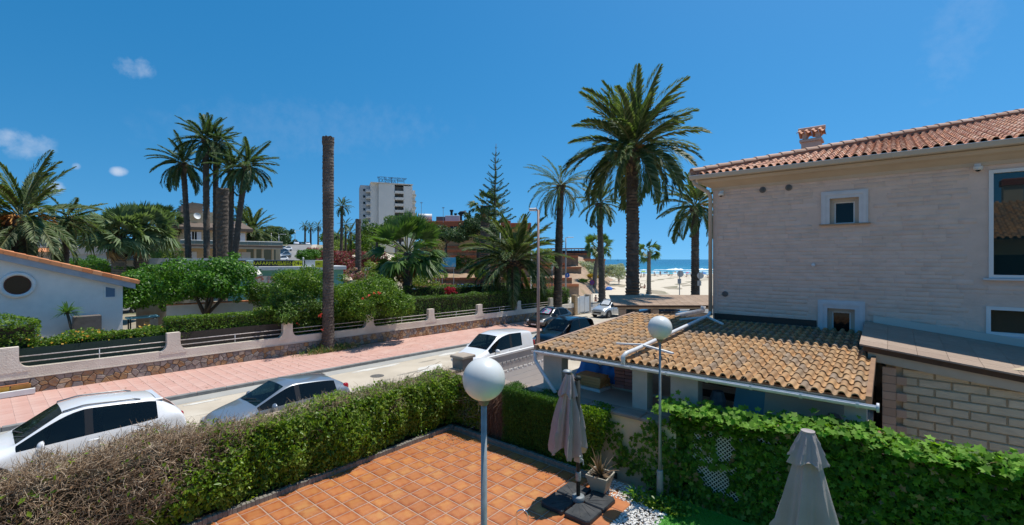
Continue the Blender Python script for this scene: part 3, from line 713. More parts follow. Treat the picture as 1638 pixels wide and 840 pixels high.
# gutter: open half-round channel with collars
gut = [(PY0-.10+.058*math.cos(q), PZ0-.065+.06*math.sin(q)) for q in np.linspace(math.pi, 2*math.pi, 9)]
gut += [(a*1.0+(0.006 if a < PY0-.1 else -.006), b+.0) for a, b in [(p_[0], p_[1]+.006) for p_ in gut[::-1]]]
put('gutter', autosmooth(MB().prism(gut, 'x', PX0-.05, PX1+.12).mesh('gutter', pvc), 40), perg)
for x in np.linspace(PX0+.3, PX1-.1, 9):
    c = [(PY0-.10+.068*math.cos(q), PZ0-.065+.07*math.sin(q)) for q in np.linspace(math.pi, 2*math.pi, 9)]
    c += [(a, b+.012) for a, b in c[::-1]]
    put('gutter_bracket', MB().prism(c, 'x', x-.02, x+.02).mesh('gutter_bracket', pvc), perg)
MB().tube([(PX1+.12, PY0-.1, PZ0-.08), (PX1+.155, PY0-.1, PZ0-.08)], .068, 14).build('gutter_cap', pvc, perg, True)
MB().tube([(-6.42, 8.5, 3.02), (-6.42, 8.5, 2.9), (-6.40, 8.48, 2.82), (-6.1, 8.45, 2.5), (-5.78, 8.42, 2.18)], .042, 10).build('downpipe', pvc, perg, True)
# white pipes lying over the tiles
MB().tube([(-4.17, 8.5, 3.06), (-4.17, 8.5, 3.22), (-4.15, 8.6, 3.27), (-4.13, 9.0, 3.29), (-4.06, 13.8, 3.56), (-4.05, 13.92, 3.66)], .043, 12).build('drain_pipe', pvc, perg, True)
for a, b in (((-4.75, 9.35, 3.29), (-4.12, 9.42, 3.33)), ((-4.12, 9.35, 3.335), (-3.35, 9.05, 3.30)), ((-4.62, 13.0, 3.47), (-4.05, 13.55, 3.55)), ((-4.03, 13.55, 3.55), (-3.45, 12.95, 3.46))):
    MB().obox(a, b, .06, .035).build('pipe_strap', white_paint, perg)
# things stored below it
def plain(name, lab, cat, m, mt, loc=(0, 0, 0), rot=(0, 0, 0), group=None): return tag(m.build(name, mt, None, loc=loc, rot=rot), lab, cat, group)
t_ = thing('blue_tarp_pile', 'heap covered with crumpled bright blue tarpaulin under the tiled store roof', 'tarpaulin', (-5.42, 10.35, 2.19))
tp = bmesh.new(); bmesh.ops.create_grid(tp, x_segments=26, y_segments=16, size=.5)
for v in tp.verts:
    x, y = v.co.x, v.co.y; e = max(abs(x), abs(y))*2
    v.co = (x*1.6, y*.9, .50*(1-smooth(.72, 1., e))*(.8+.25*math.sin(x*9+y*4))+.045*math.sin(x*31+y*17)+.05*math.sin(y*37-x*13)+.03*math.sin(x*53-y*29)+.04)
me = bpy.data.meshes.new('tarp'); tp.to_mesh(me); tp.free(); me.materials.append(M('blue tarpaulin', (.012, .19, .66), (.02, .26, .78), 4, .35)); put('tarp', autosmooth(me, 40), t_)
t_ = thing('plank_pile', 'neat pile of orange brown planks in front of the blue tarpaulin', 'planks', (-5.46, 9.5, 2.135), R(-4))
pk = M('orange brown planks', (.42, .20, .06), rcol=[(.62, .33, .12), (.52, .26, .09), (.68, .40, .17)], rnd=.12, rough=.7)
for k in range(4):
    for j in range(3): MB().cbox(-.34+random.uniform(-.02, .02), .34+random.uniform(-.03, .03), -.2+j*.14, -.07+j*.14, .07+k*.062, .128+k*.062, .006).build('plank', pk, t_)
MB().cbox(-.38, .38, -.26, .2, 0, .06, .01).build('pallet_board', white_paint, t_)
t_ = thing('tile_stack', 'square stack of dark red clay tiles strapped on a pallet under the store roof', 'tiles', (-4.75, 9.9, 2.19), R(5))
rt_m = M('dark red clay tile', (.27, .10, .075), rcol=[(.42, .17, .13), (.34, .13, .11), (.50, .26, .20), (.38, .17, .15)], rnd=.15, rough=.8)
for k in range(6):
    for i in range(2):
        for j in range(2): MB().cbox(-.24+i*.245+random.uniform(-.01, .01), -.0+i*.245, -.2+j*.205, .0+j*.205, k*.082, k*.082+.074, .01).build('clay_tile', rt_m, t_)
plain('blue_board', 'dull blue insulation board leaning under the tiled roof', 'board', MB().box(-.38, .38, -.02, .02, 0, .95), M('dull blue board', (.16, .38, .48), (.14, .34, .44), 3, .7), (-1.93, 9.25, 2.15), (R(-12), R(4), R(-6)))
plain('beige_board', 'wide beige board leaning beside the blue board under the tiled roof', 'board', MB().box(-.72, .72, -.015, .015, 0, .68), M('beige board', (.62, .53, .43), (.57, .49, .40), 2, .8), (-1.05, 9.2, 2.2), (R(-10), R(3), 0))
plain('red_shelf', 'reddish wooden shelf plank below the leaning boards', 'shelf', MB().cbox(-1.2, 1.2, -.12, .12, 0, .06, .01), M('red brown plank', (.26, .09, .05), (.2, .07, .04), 4, .8), (-1.3, 9.1, 2.2), (0, R(1.5), 0))
plain('grey_sack', 'slumped grey cement sack in the dark corner under the roof', 'sack', MB().lathe([(.02, .5), (.12, .46), (.2, .3), (.24, .12), (.2, 0)], 9), M('grey sack', (.2, .19, .18), (.14, .13, .12), 6, .9), (-.72, 9.35, 2.15))
plain('grey_sack', 'small blue grey bundle beside the dark shelf under the roof', 'bundle', MB().lathe([(.02, .42), (.1, .4), (.15, .25), (.13, .1), (.17, 0)], 9), M('blue grey bundle', (.10, .12, .16), (.2, .21, .24), 9, .9), (-2.55, 9.25, 2.25))
sh = thing('store_shelf', 'dark timber shelf rack at the back of the tiled store', 'shelf', (-2.75, 9.9, 2.29))
for k in range(3): MB().box(-.7, .45, -.2, .2, .08+.27*k, .12+.27*k).build('shelf', M('dark shelf wood', (.09, .055, .035), rough=.85), sh)
for x in (-.7, .41): MB().box(x, x+.05, -.19, .19, 0, .72).build('upright', M('dark shelf wood', (0, 0, 0)), sh)
# ------------------------------------------------------------------ the stone-clad house
house = thing('stone_house', 'two storey house clad in pale split stone with clay tile hip roof', 'house', (0, 0, 0))
clad_m = M('split stone cladding', (.70, .54, .45), (.63, .485, .40), 3.2, .95, c3=(.68, .53, .45), s3=.7, bump=.016, bscale=13, rnd=.05, stretch=(1, 1, 1.4))
HX, HY = -4.0, 14.0
wl = MB()
def hole_wall(mb, x0, x1, z0, z1, holes):
    xs = sorted({x0, x1, *[h[0] for h in holes], *[h[1] for h in holes]}); zs = sorted({z0, z1, *[h[2] for h in holes], *[h[3] for h in holes]})
    for a, b in zip(xs, xs[1:]):
        for c, d in zip(zs, zs[1:]):
            if any(h[0] <= a and b <= h[1] and h[2] <= c and d <= h[3] for h in holes): continue
            mb.add([(a, HY, c), (b, HY, c), (b, HY, d), (a, HY, d)], [(0, 1, 2, 3)])
holes = [(-1.17, -.58, 6.10, 6.74), (-1.22, -.66, 3.30, 3.96), (1.66, 4.6, 4.80, 7.08), (1.62, 3.6, 3.58, 4.16)]
hole_wall(wl, HX, 9, -.4, 7.72, holes)
for h in holes:                 # reveals
    a, b, c, d = h; dp = .22
    wl.add([(a, HY, c), (b, HY, c), (b, HY, d), (a, HY, d), (a, HY+dp, c), (b, HY+dp, c), (b, HY+dp, d), (a, HY+dp, d)], [(0, 4, 5, 1), (1, 5, 6, 2), (2, 6, 7, 3), (3, 7, 4, 0)])
wl.add([(HX, HY, -.4), (HX, HY, 7.72), (HX, HY+10, 7.72), (HX, HY+10, -.4), (9, HY, -.4), (9, HY, 7.72), (9, HY+10, 7.72), (9, HY+10, -.4)], [(0, 1, 2, 3), (7, 6, 5, 4), (3, 2, 6, 7)])
wl.build('wall', clad_m, house)
# cladding courses: thin irregular strips of split stone proud of the wall
V = []; F = []; z = 3.42; crg = random.Random(3)
def strip(x0, x1, z0, z1, pr):
    b = len(V); e = .004
    V.extend([(x0, HY, z0), (x1, HY, z0), (x1, HY, z1), (x0, HY, z1), (x0+e, HY-pr, z0+e), (x1-e, HY-pr, z0+e), (x1-e, HY-pr, z1-e), (x0+e, HY-pr, z1-e)])
    F.extend([(b+4, b+5, b+6, b+7), (b, b+1, b+5, b+4), (b+1, b+2, b+6, b+5), (b+2, b+3, b+7, b+6), (b+3, b, b+4, b+7)])
pieces = []
while z < 7.3:
    h = crg.choice((.085, .10, .12)); x = HX+.14-crg.uniform(0, .3)
    while x < 4.4:
        l_ = crg.uniform(.28, .62); a, b = max(x, HX+.13), x+l_
        if not any(a < hh[1]+.2 and b > hh[0]-.2 and z < hh[3]+.2 and z+h > hh[2]-.08 for hh in holes) and b > a+.05: pieces.append((a, b-.003, z, z+h-.003, crg.uniform(.003, .008)))
        x += l_
    z += h
pieces.sort(key=lambda q: -q[0]+q[2]*0); big = sorted(range(len(pieces)), key=lambda i: -(pieces[i][1]-pieces[i][0])*(1 if pieces[i][0] < 2.2 else .01))[:300]; big = set(big)
for i, q in enumerate(pieces):
    if i in big:
        V = []; F = []; strip(*q); put('cladding_strip', npmesh('cladding_strip', V, np.array(F), clad_m), house)
V = []; F = []
for i, q in enumerate(pieces):
    if i not in big: strip(*q)
o = put('cladding_strips', npmesh('cladding_strips', V, np.array(F), clad_m), house); o['kind'] = 'stuff'
trim_m = M('white window surround', (.62, .62, .63), (.56, .56, .57), 5, .7)
stone_trim = M('beige cornice', (.55, .44, .33), (.50, .395, .295), 2, .8)
def surround(x0, x1, z0, z1, wd, name='window', bot=True):
    w_ = put(name, npmesh(name, [(x0, HY+.2, z0), (x1, HY+.2, z0), (x1, HY+.2, z1), (x0, HY+.2, z1)], np.array([[0, 1, 2, 3]]), dark_glass), house)
    for k, (o_, pr) in enumerate(((0, .045), (wd*.45, .065), (wd*.8, .045))):
        a, b = o_, (wd*.45, wd*.8, wd)[k]
        m = MB(); m.box(x0-b, x0-a, HY-pr, HY+.02, z0, z1+b); m.box(x1+a, x1+b, HY-pr, HY+.02, z0, z1+b); m.box(x0-a, x1+a, HY-pr, HY+.02, z1+a, z1+b)
        m.build('surround', trim_m, w_)
    m = MB(); f = .085
    for q in ((x0, x0+f, z0, z1), (x1-f, x1, z0, z1), (x0+f, x1-f, z1-f, z1)): m.box(q[0], q[1], HY+.08, HY+.199, q[2], q[3])
    m.build('inner_reveal', M('beige reveal', (.50, .42, .34), rough=.85), w_)
    x0, x1, z1 = x0+f, x1-f, z1-f; m = MB(); f = .03
    m.box(x0, x0+f, HY+.13, HY+.19, z0, z1); m.box(x1-f, x1, HY+.13, HY+.19, z0, z1); m.box(x0+f, x1-f, HY+.13, HY+.19, z1-f, z1); m.box(x0+f, x1-f, HY+.13, HY+.19, z0, z0+f)
    m.build('frame', M('white window frame', (.7, .71, .7), rough=.5), w_)
    if bot: MB().cbox(x0-wd-.13, x1+wd+.13, HY-.09, HY+.12, z0-.035, z0-.003, .008).build('sill', M('terracotta sill', (.42, .27, .17), rough=.8), w_)
    return w_
surround(-1.17, -.58, 6.10, 6.74, .18)
surround(-1.22, -.66, 3.30, 3.96, .20, bot=False)
refl = M('reflecting window glass', (.012, .03, .03), rough=.015, spec=1.0, metal=.0)
def plain_win(x0, x1, z0, z1):
    w_ = put('window', npmesh('window', [(x0, HY+.05, z0), (x1, HY+.05, z0), (x1, HY+.05, z1), (x0, HY+.05, z1)], np.array([[0, 1, 2, 3]]), refl), house)
    m = MB(); f = .07; y0, y1 = HY-.03, HY+.045
    m.box(x0-.03, x0+f-.03, y0, y1, z0, z1+.03); m.box(x1-f, x1, y0, y1, z0, z1+.03); m.box(x0+f-.03, x1-f, y0, y1, z1-f+.03, z1+.03); m.box(x0+f-.03, x1-f, y0, y1, z0, z0+f); m.build('frame', M('white window frame', (0, 0, 0)), w_)
    MB().cbox(x0-.12, x1+.1, HY-.09, HY+.02, z0-.045, z0-.004, .008).build('sill', trim_m, w_)
plain_win(1.66, 4.6, 4.80, 7.08); plain_win(1.62, 3.6, 3.58, 4.16)
# dark recess band and flashing where roofs meet the wall
MB().cbox(HX+.05, -1.45, HY-.035, HY-.012, 3.44, 3.62, .004).build('dark_band', M('dark bitumen band', (.045, .032, .025), rough=.7), house)
MB().cbox(HX+.0, -1.45, HY-.06, HY-.036, 3.40, 3.45, .004).build('flashing', M('brown flashing', (.20, .15, .11), rough=.7), house)
# cornice and gutter
def cornice(prof, name, mt):
    # profile (outward offset, z) swept along the front and the left side
    P = []
    for o_, z_ in prof: P.append([(HX-o_, HY+10, z_), (HX-o_, HY-o_, z_), (9.5, HY-o_, z_)])
    V = [q for pth in P for q in pth]; F = []; n = len(prof)
    for i in range(n-1):
        for j in range(2): F.append((i*3+j, i*3+j+1, (i+1)*3+j+1, (i+1)*3+j))
    MB().add(V, F).build(name, mt, house)
cornice([(.0, 7.22), (.03, 7.22), (.035, 7.30), (.10, 7.34), (.20, 7.40), (.30, 7.43), (.33, 7.46), (.34, 7.52), (.0, 7.525)], 'cornice', stone_trim)
cornice([(.0, 7.53), (.50, 7.53), (.515, 7.55), (.53, 7.64), (.515, 7.645), (.50, 7.64), (.49, 7.57), (.0, 7.58)], 'gutter', M('beige gutter', (.52, .43, .33), (.48, .40, .31), 2, .5))
cornice([(.53, 7.638), (.535, 7.638), (.535, 7.652), (.505, 7.652)], 'gutter_lip', pvc)
dp = M('beige downpipe', (.50, .40, .30), (.45, .36, .27), 3, .6)
MB().tube([(HX-.42, HY-.42, 7.52), (HX-.40, HY-.40, 7.42), (HX-.10, HY-.12, 7.18), (HX-.05, HY-.07, 7.05), (HX-.05, HY-.07, 3.55)], .055, 10).build('downpipe', dp, house, True)
# hip roof
PIT = .272; EX, EY, EZ = HX-.46, HY-.46, 7.64
def hz(y): return EZ+PIT*(y-EY)
m = MB(); RX = EX+9; RY = EY+9
m.add([(EX, EY, EZ), (16, EY, EZ), (16, RY, hz(RY)), (RX, RY, hz(RY))], [(0, 1, 2, 3)])
m.add([(EX, EY, EZ), (RX, RY, hz(RY)), (EX, EY+18, EZ)], [(0, 1, 2)]); m.build('roof', M('roof underlay', (.25, .13, .08), rough=.9), house)
htile_m = M('clay roof tile', (.44, .20, .11), rcol=[(.60, .31, .19), (.54, .26, .155), (.66, .38, .25), (.56, .30, .20), (.62, .32, .18), (.50, .25, .165), (.68, .44, .31)], rnd=.1, rough=.85, c2=(.33, .18, .12), scale=5, lo=.5, hi=.75, bump=.003)
HW, HLn = .178, .40
ht = roof_tile('roof_tile', HW, HLn+.05, .06, .02, .016, htile_m, 6); tv = np.array([v.co for v in ht.vertices]); tf = [tuple(p_.vertices) for p_ in ht.polygons]
th = math.atan(PIT); k = 0; SV = []; SF = []; lst = []
x = EX+.12
while x < 7:
    r_ = 0
    while True:
        y = EY-.03+r_*HLn*math.cos(th)
        if y-EY > x-EX-.12 or y > RY-.2: break
        lst.append((x, y)); r_ += 1
    x += HW
lst.sort(key=lambda q: (q[0] > 2.35, q[1]))
for x, y in lst:
    z = hz(y)+.02+random.uniform(-.002, .003)
    if k < 300: put('roof_tile', ht, house, (x+random.uniform(-.003, .003), y, z), (th, random.uniform(-.015, .015), random.uniform(-.015, .015)))
    else: q = tv.copy(); b = len(SV)*len(tv); q[:, 2] += q[:, 1]*PIT; SV.append(q+(x, y, z)); SF.append(np.array(tf)+b)
    k += 1
o = put('roof_tiles', autosmooth(npmesh('roof_tiles', np.concatenate(SV), np.concatenate(SF), htile_m), 50), house); o['kind'] = 'stuff'
hip_m = M('hip tile', (.55, .36, .25), rcol=[(.58, .39, .28), (.50, .31, .21), (.62, .44, .33)], rnd=.1, rough=.85, bump=.002)
hm = MB(); pr_ = [(.135*math.cos(q), .105*math.sin(q)) for q in np.linspace(0, math.pi, 9)]
ln = .46; Vv = [(a, 0, b+.02) for a, b in pr_]+[(a*.86, ln, b*.9) for a, b in pr_]+[(a*.93, 0, b*.93) for a, b in pr_]
hm.add(Vv, [(i, i+1, 9+i+1, 9+i) for i in range(8)]+[(18+i, 18+i+1, i+1, i) for i in range(8)]); hipme = autosmooth(hm.mesh('hip_tile', hip_m), 50)
hd = Vector((1, 1, PIT)).normalized(); q_ = hd.to_track_quat('Y', 'Z').to_euler(); t0 = 0
while t0 < 12.2:
    p_ = Vector((EX, EY, EZ+.115))+hd*t0; put('hip_tile', hipme, house, p_, q_); t0 += .40
mort = MB().obox(Vector((EX, EY, EZ+.05)), Vector((EX, EY, EZ+.05))+hd*12.4, .16, .22).build('hip_mortar', M('pinkish mortar', (.33, .20, .145), (.27, .16, .12), 6, .95), house)
# chimney behind the hip
cx_, cy_ = -2.1, 18.9
chm = put('chimney', MB().cbox(cx_-.28, cx_+.28, cy_-.28, cy_+.28, 7.9, 9.30, .01).mesh('chimney', M('pinkish chimney render', (.62, .45, .36), (.54, .39, .31), 3, .9)), house)
MB().cbox(cx_-.33, cx_+.33, cy_-.33, cy_+.33, 9.30, 9.39, .02).build('chimney_collar', M('pinkish chimney render', (0, 0, 0)), chm)
for a in (-.25, .13):
    for b in (-.25, .13): MB().box(cx_+a, cx_+a+.12, cy_+b, cy_+b+.12, 9.39, 9.60).build('chimney_post', M('pinkish chimney render', (0, 0, 0)), chm)
for s_ in (-1, 1):
    for i in range(4):
        o = put('chimney_tile', ht, chm, (cx_-.31+i*.2, cy_-.40*s_, 9.58), (R(24)*1, 0, 0 if s_ > 0 else math.pi)); o.scale = (1.05, 1.0, 1)
MB().tube([(cx_-.4, cy_, 9.79), (cx_+.4, cy_, 9.79)], .075, 8).build('chimney_ridge', htile_m, chm)
for x, z in ((-2.69, 7.12), (-2.07, 7.12), (-3.66, 4.2)):
    v_ = MB().tube([(x, HY, z), (x, HY-.035, z)], .082, 20).build('vent', M('grey vent', (.17, .165, .16), rough=.6), house, True)
    for j in range(5): MB().box(x-.05, x+.05, HY-.045, HY-.034, z-.05+j*.024, z-.04+j*.024).build('vent_slat', M('vent slat', (.09, .088, .085), rough=.6), v_)
MB().tube([(-1.52, HY, 5.05), (-1.52, HY-.03, 5.05)], .045, 14).build('pipe_stub', pvc, house, True)
for x, z in ((-3.75, 7.10), (1.46, 7.18)):
    c_ = thing('security_camera', 'small white dome security camera under the house eaves '+('at the downpipe corner' if x < 0 else 'beside the tall window'), 'camera', (x, HY-.02, z))
    MB().cbox(-.05, .05, -.03, .02, -.02, .1, .01).build('bracket', white_paint, c_)
    MB().lathe([(.075, 0), (.08, -.02), (.075, -.06), (.06, -.085)], 14, (0, -.08, .03)).build('housing', white_paint, c_, True)
    MB().lathe([(.055, -.055), (.05, -.085), (.03, -.11), (.0, -.118)], 12, (0, -.08, .03)).build('lens_dome', dark_glass, c_, True)
# ------------------------------------------------------------------ block shed
shed = thing('block_shed', 'block built shed with flat brown slab roof leaning on the house', 'shed', (0, 0, 0))
SX, SY_ = -.05, 11.5
bmort = M('shed mortar', (.52, .425, .285), (.46, .37, .245), 10, .95)
MB().box(SX, 5, SY_, 13.98, .3, 3.3).build('wall', bmort, shed)
block_m = M('concrete block', (.40, .37, .29), rcol=[(.68, .59, .41), (.63, .55, .38), (.72, .62, .44)], rnd=.06, rough=.92, c2=(.57, .49, .34), scale=5, bump=.012, bscale=18, stretch=(1, 1, 2.4))
quoin_m = M('pinkish quoin brick', (.44, .30, .21), rcol=[(.57, .39, .26), (.51, .335, .225), (.60, .43, .31)], rnd=.09, rough=.92, bump=.006, bscale=24)
hgt_ = .158; row = 0; z = 1.05
while z < 3.05:
    x = SX+.23+(.0 if row % 2 == 0 else .0); off = (.46, .23)[row % 2]
    xx = x; wdt = off
    while xx < 3.4:
        b = min(xx+wdt, 3.4)
        e = random.uniform(.028, .036)
        Vb = [(xx+.007, SY_, z+.008), (b-.007, SY_, z+.008), (b-.007, SY_, z+hgt_-.008), (xx+.007, SY_, z+hgt_-.008), (xx+.02, SY_-e, z+.02), (b-.02, SY_-e-.003, z+.02), (b-.02, SY_-e, z+hgt_-.02), (xx+.02, SY_-e-.003, z+hgt_-.02)]
        put('block', MB().add(Vb, [(4, 5, 6, 7), (0, 1, 5, 4), (1, 2, 6, 5), (2, 3, 7, 6), (3, 0, 4, 7)]).mesh('block', block_m), shed)
        xx = b; wdt = .46
    # quoins
    MB().cbox(SX-.06, SX+.145, SY_-.075, SY_+.2, z+.003, z+hgt_-.003, .008).build('quoin_brick', quoin_m, shed)
    if row % 2: MB().cbox(SX+.151, SX+.30, SY_-.085, SY_, z+.003, z+hgt_-.003, .008).build('quoin_brick', quoin_m, shed)
    z += hgt_; row += 1
def sz(x, y): return 3.52-.122*(x+.45)+.062*(y-11.3)
def splate(m, x0, x1, y0, y1, lo, hi): return m.box(x0, x1, y0, y1, lo, hi, zf=lambda a, b: sz(a, b))
splate(MB(), -.4, 5, 11.28, 13.97, -.12, -.02).build('roof_deck', M('dark brown fascia', (.10, .055, .03), (.07, .04, .022), 6, .8), shed)
splate(MB(), -.33, 5, 11.33, 11.5, -.3, -.125).build('roof_beam', M('pale roof beam', (.56, .46, .33), (.50, .41, .29), 3, .9), shed)
slabm = M('brown roof slab', (.38, .28, .21), rcol=[(.40, .30, .225), (.36, .26, .195), (.43, .33, .255)], rnd=.07, rough=.9, c2=(.28, .21, .16), scale=7, stretch=(1, 7, 1), bump=.004, bscale=30)
y = 11.22
for r_ in range(7):
    x = -.46-.0
    while x < 4.6:
        m = MB(); splate(m, x, min(x+.425, 4.6), y, y+.385, -.018+.006, .012+.006); m.build('roof_slab', slabm, shed); x += .43
    y += .393
MB().box(-.3, 5, 13.90, 13.985, 0, .16, zf=lambda a, b: sz(a, 13.9)+.02).build('flashing', M('pale grey flashing', (.52, .52, .47), rough=.7), shed)
struct('alley_floor', MB().box(-.5, 6, 8.7, 11.6, .3, TZ-.01).mesh('alley_floor', pav_m))
# ------------------------------------------------------------------ hedges round the terrace
hleaf = leafmat('hedge leaf', [(.09, .175, .012), (.14, .24, .015), (.19, .30, .02), (.06, .125, .012), (.24, .32, .03), (.115, .205, .02)], .35, .35)
hleaf2 = leafmat('conifer hedge leaf', [(.05, .13, .015), (.075, .17, .02), (.10, .20, .025), (.04, .10, .014)], .5, .25)
twig_m = M('dry twig', (.25, .18, .115), rcol=[(.40, .29, .185), (.29, .20, .125), (.50, .38, .26), (.35, .24, .145), (.56, .45, .32), (.24, .16, .10)], rnd=.2, rough=.9)
dead_m = leafmat('dead leaf', [(.26, .16, .085), (.32, .21, .12), (.20, .12, .06), (.24, .17, .11)], .8, .15)
shade_core_m = M('shaded hedge heart', (.035, .032, .018), (.05, .04, .022), 9, 1)  # near-black colour puts inner shade into the hedges for depth
def vnoise(P, s, seed):                # cheap smooth noise from a few sine waves
    rg = np.random.default_rng(seed); o = np.zeros(len(P))
    for k in range(7):
        d = rg.normal(0, 1, 3)*s*(1+.35*k); o += np.sin(P@d+rg.uniform(0, 6.28))/(1+.3*k)
    return o/2.6
def lump(P, c, amp, seed, sc=1.6):
    return P+c*(vnoise(P, sc, seed)*amp)[:, None]
def hedge_face(n, x0, x1, y0, y1, z0, z1, faces, depth, rg):
    """points on chosen faces of a box with depth scatter; faces: list of (axis, value, sign, weight)"""
    wts = np.array([f[3] for f in faces]); idx = rg.choice(len(faces), n, p=wts/wts.sum())
    P = np.stack([rg.uniform(x0, x1, n), rg.uniform(y0, y1, n), rg.uniform(z0, z1, n)], 1); D = np.zeros((n, 3))
    for k, (ax, val, sg, _) in enumerate(faces):
        q = idx == k; P[q, ax] = val-sg*np.abs(rg.normal(0, depth, q.sum())); D[q, ax] = sg
    return P, D
# the street-side hedge: green towards the corner, dried out to brown twigs at the near end
hg = thing('terrace_hedge', 'long clipped hedge beside the terrace, green far part and dried brown twiggy near part', 'hedge', (0, 0, 0))
HX0, HX1, HZ0, HZ1 = -9.42, -8.72, TZ+.12, 2.22
cm = MB().box(HX0+.16, HX1-.2, -3, 8.4, TZ, HZ1-.2); cm.build('branches', shade_core_m, hg)  # solid dark box in place of shaded inner branches
n = 56000; P, D = hedge_face(n, HX0, HX1, -2.5, 8.5, HZ0, HZ1, [(0, HX1, 1, 1.6), (2, HZ1, 1, 1.0), (0, HX0, -1, .4)], .11, rng)
nz_ = vnoise(P, 1.7, 11); P = P+D*(nz_*.10+.13*vnoise(P, 2.9, 51))[:, None]; P[:, 2] += (.10*vnoise(P[:, [0, 1, 1]]*[.5, 1, .3], 1.5, 4)+.16*np.clip((1.8-P[:, 1])/3, 0, 1))*(P[:, 2]-TZ)
P[:, 2] += (P[:, 2]-TZ)/1.4*(.22*np.clip((4.4-P[:, 1])/2.2, 0, 1)-.05-.08*np.clip((P[:, 1]-5.0)/2, 0, 1))
P[:, 0] += np.where(D[:, 0] > 0, .20*np.sin((P[:, 2]-TZ)*2.2), 0)
gfrac = np.clip((P[:, 1]+vnoise(P, 1.5, 9)*.7-(P[:, 2]-1.5)*.7-1.35)/1.1, 0, 1)
green = rng.uniform(0, 1, n) < np.clip(gfrac+.035, 0, 1)*(1-.55*((vnoise(P, 2.2, 21) > .55) & (P[:, 2] > 1.7)))
green &= ~((P[:, 2] > HZ1-.08) & (rng.uniform(0, 1, n) < .45))
hang = green & (D[:, 0] > 0)
fresh = leafmat('fresh hedge leaf', [(.14, .22, .02), (.19, .27, .03), (.11, .19, .015), (.22, .28, .05)], .5, .4)
fr_ = green & ((vnoise(P, 3.1, 77)+rng.normal(0, .45, n)) > .40); gr_ = green & ~fr_
put('foliage', leaf_mesh('foliage', P[gr_], D[gr_]+(0, 0, .35), rng.choice((.055, .075, .095), gr_.sum()), hleaf, .48, 1.1, .3, jit=.65), hg)
put('young_foliage', leaf_mesh('young_foliage', P[fr_]+D[fr_]*.025, D[fr_]+(0, 0, .45), rng.choice((.06, .085), fr_.sum()), fresh, .46, 1.0, .3, jit=.6), hg)
q = ~green & (rng.uniform(0, 1, n) < .10); put('dead_leaves', leaf_mesh('dead_leaves', P[q], D[q], .045, dead_m, .5), hg)
q = (~green) & (rng.uniform(0, 1, n) < .62)
TD = rng.normal(0, .75, (q.sum(), 3))+D[q]*.35+np.array([0, .25, .35]); V, F = twigs(q.sum(), P[q]-D[q]*.05, TD, .19, .0042, rng)
o = put('dry_twigs', npmesh('dry_twigs', V, F, twig_m), hg); o['kind'] = 'stuff'
n2 = 1500; P2, D2 = hedge_face(n2, HX0, HX1, 1, 8.4, HZ1-.1, HZ1+.02, [(2, HZ1, 1, 1)], .05, rng)
V, F = twigs(n2, P2, rng.normal(0, .5, (n2, 3))+(0, 0, 1), .13, .003, rng); o = put('shoots', npmesh('shoots', V, F, twig_m), hg); o['kind'] = 'stuff'
# trailing shoots over the kerb
for yy in (2.75, 3.1, 4.6, 5.4, 6.9):
    k = 50; Pq = np.stack([HX1+.06+rng.normal(0, .05, k), yy+rng.normal(0, .07, k), rng.uniform(TZ+.03, TZ+.45, k)], 1); put('trailing_leaves', leaf_mesh('trailing_leaves', Pq, np.tile((1, 0, .3), (k, 1)), .06, hleaf, .48, 1.2), hg)
# hedge across the far end
hb = thing('end_hedge', 'dark green hedge across the far end of the terrace below the white gate', 'hedge', (0, 0, 0))
MB().box(-8.9, -4.75, 8.2, 8.55, TZ, 1.95).build('branches', shade_core_m, hb)  # dark filler box, shade of the hedge interior put into its colour
n = 15000; P, D = hedge_face(n, -8.9, -7.6, 8.0, 8.6, HZ0, 2.12, [(1, 8.02, -1, 1.4), (2, 2.12, 1, .9)], .10, rng); P += D*(vnoise(P, 2, 5)*.07)[:, None]
keep = rng.uniform(0, 1, n) < .75; put('foliage', leaf_mesh('foliage', P[keep], D[keep], .055, hleaf, .48, 1., jit=.6), hb)
V, F = twigs(900, P[:900], rng.normal(0, .7, (900, 3))+(0, -.3, .2), .25, .004, rng); o = put('dry_twigs', npmesh('dry_twigs', V, F, twig_m), hb); o['kind'] = 'stuff'
n = 2600; P, D = hedge_face(n, -7.62, -6.95, 8.0, 8.5, HZ0-.05, 2.0, [(1, 8.06, -1, 1)], .08, rng)
V, F = twigs(n, P, rng.normal(0, .35, (n, 3))+(-.25, -.2, -1), .26, .0045, rng); o = put('dead_conifer_twigs', npmesh('dead_conifer_twigs', V, F, M('reddish dead twig', (.20, .105, .06), rcol=[(.22, .115, .065), (.16, .085, .05), (.27, .16, .10)], rnd=.2, rough=.9)), hb); o['kind'] = 'stuff'
n = 34000; P, D = hedge_face(n, -7.0, -5.35, 7.95, 8.6, HZ0-.05, 2.2, [(1, 7.93, -1, 1.5), (2, 2.2, 1, .8)], .10, rng); P += D*(vnoise(P, 2.2, 8)*.06)[:, None]
put('conifer_foliage', leaf_mesh('conifer_foliage', P, D*.6+(0, 0, -.2), .05, hleaf2, .22, 1.6, .1, jit=.7), hb)
n = 13000; P, D = hedge_face(n, -5.45, -4.32, 7.95, 8.6, HZ0-.05, 2.16, [(1, 7.9, -1, 1.5), (2, 2.16, 1, .8)], .10, rng); P += D*(vnoise(P, 2.4, 18)*.08)[:, None]
P = P[(P[:, 0] < -4.32-.35*(1.7-P[:, 2]))|(P[:, 0] < -4.75)]; D = np.tile((0, -1, .2), (len(P), 1))
put('foliage', leaf_mesh('foliage', P, D, .058, hleaf, .48, 1.1, jit=.65), hb)
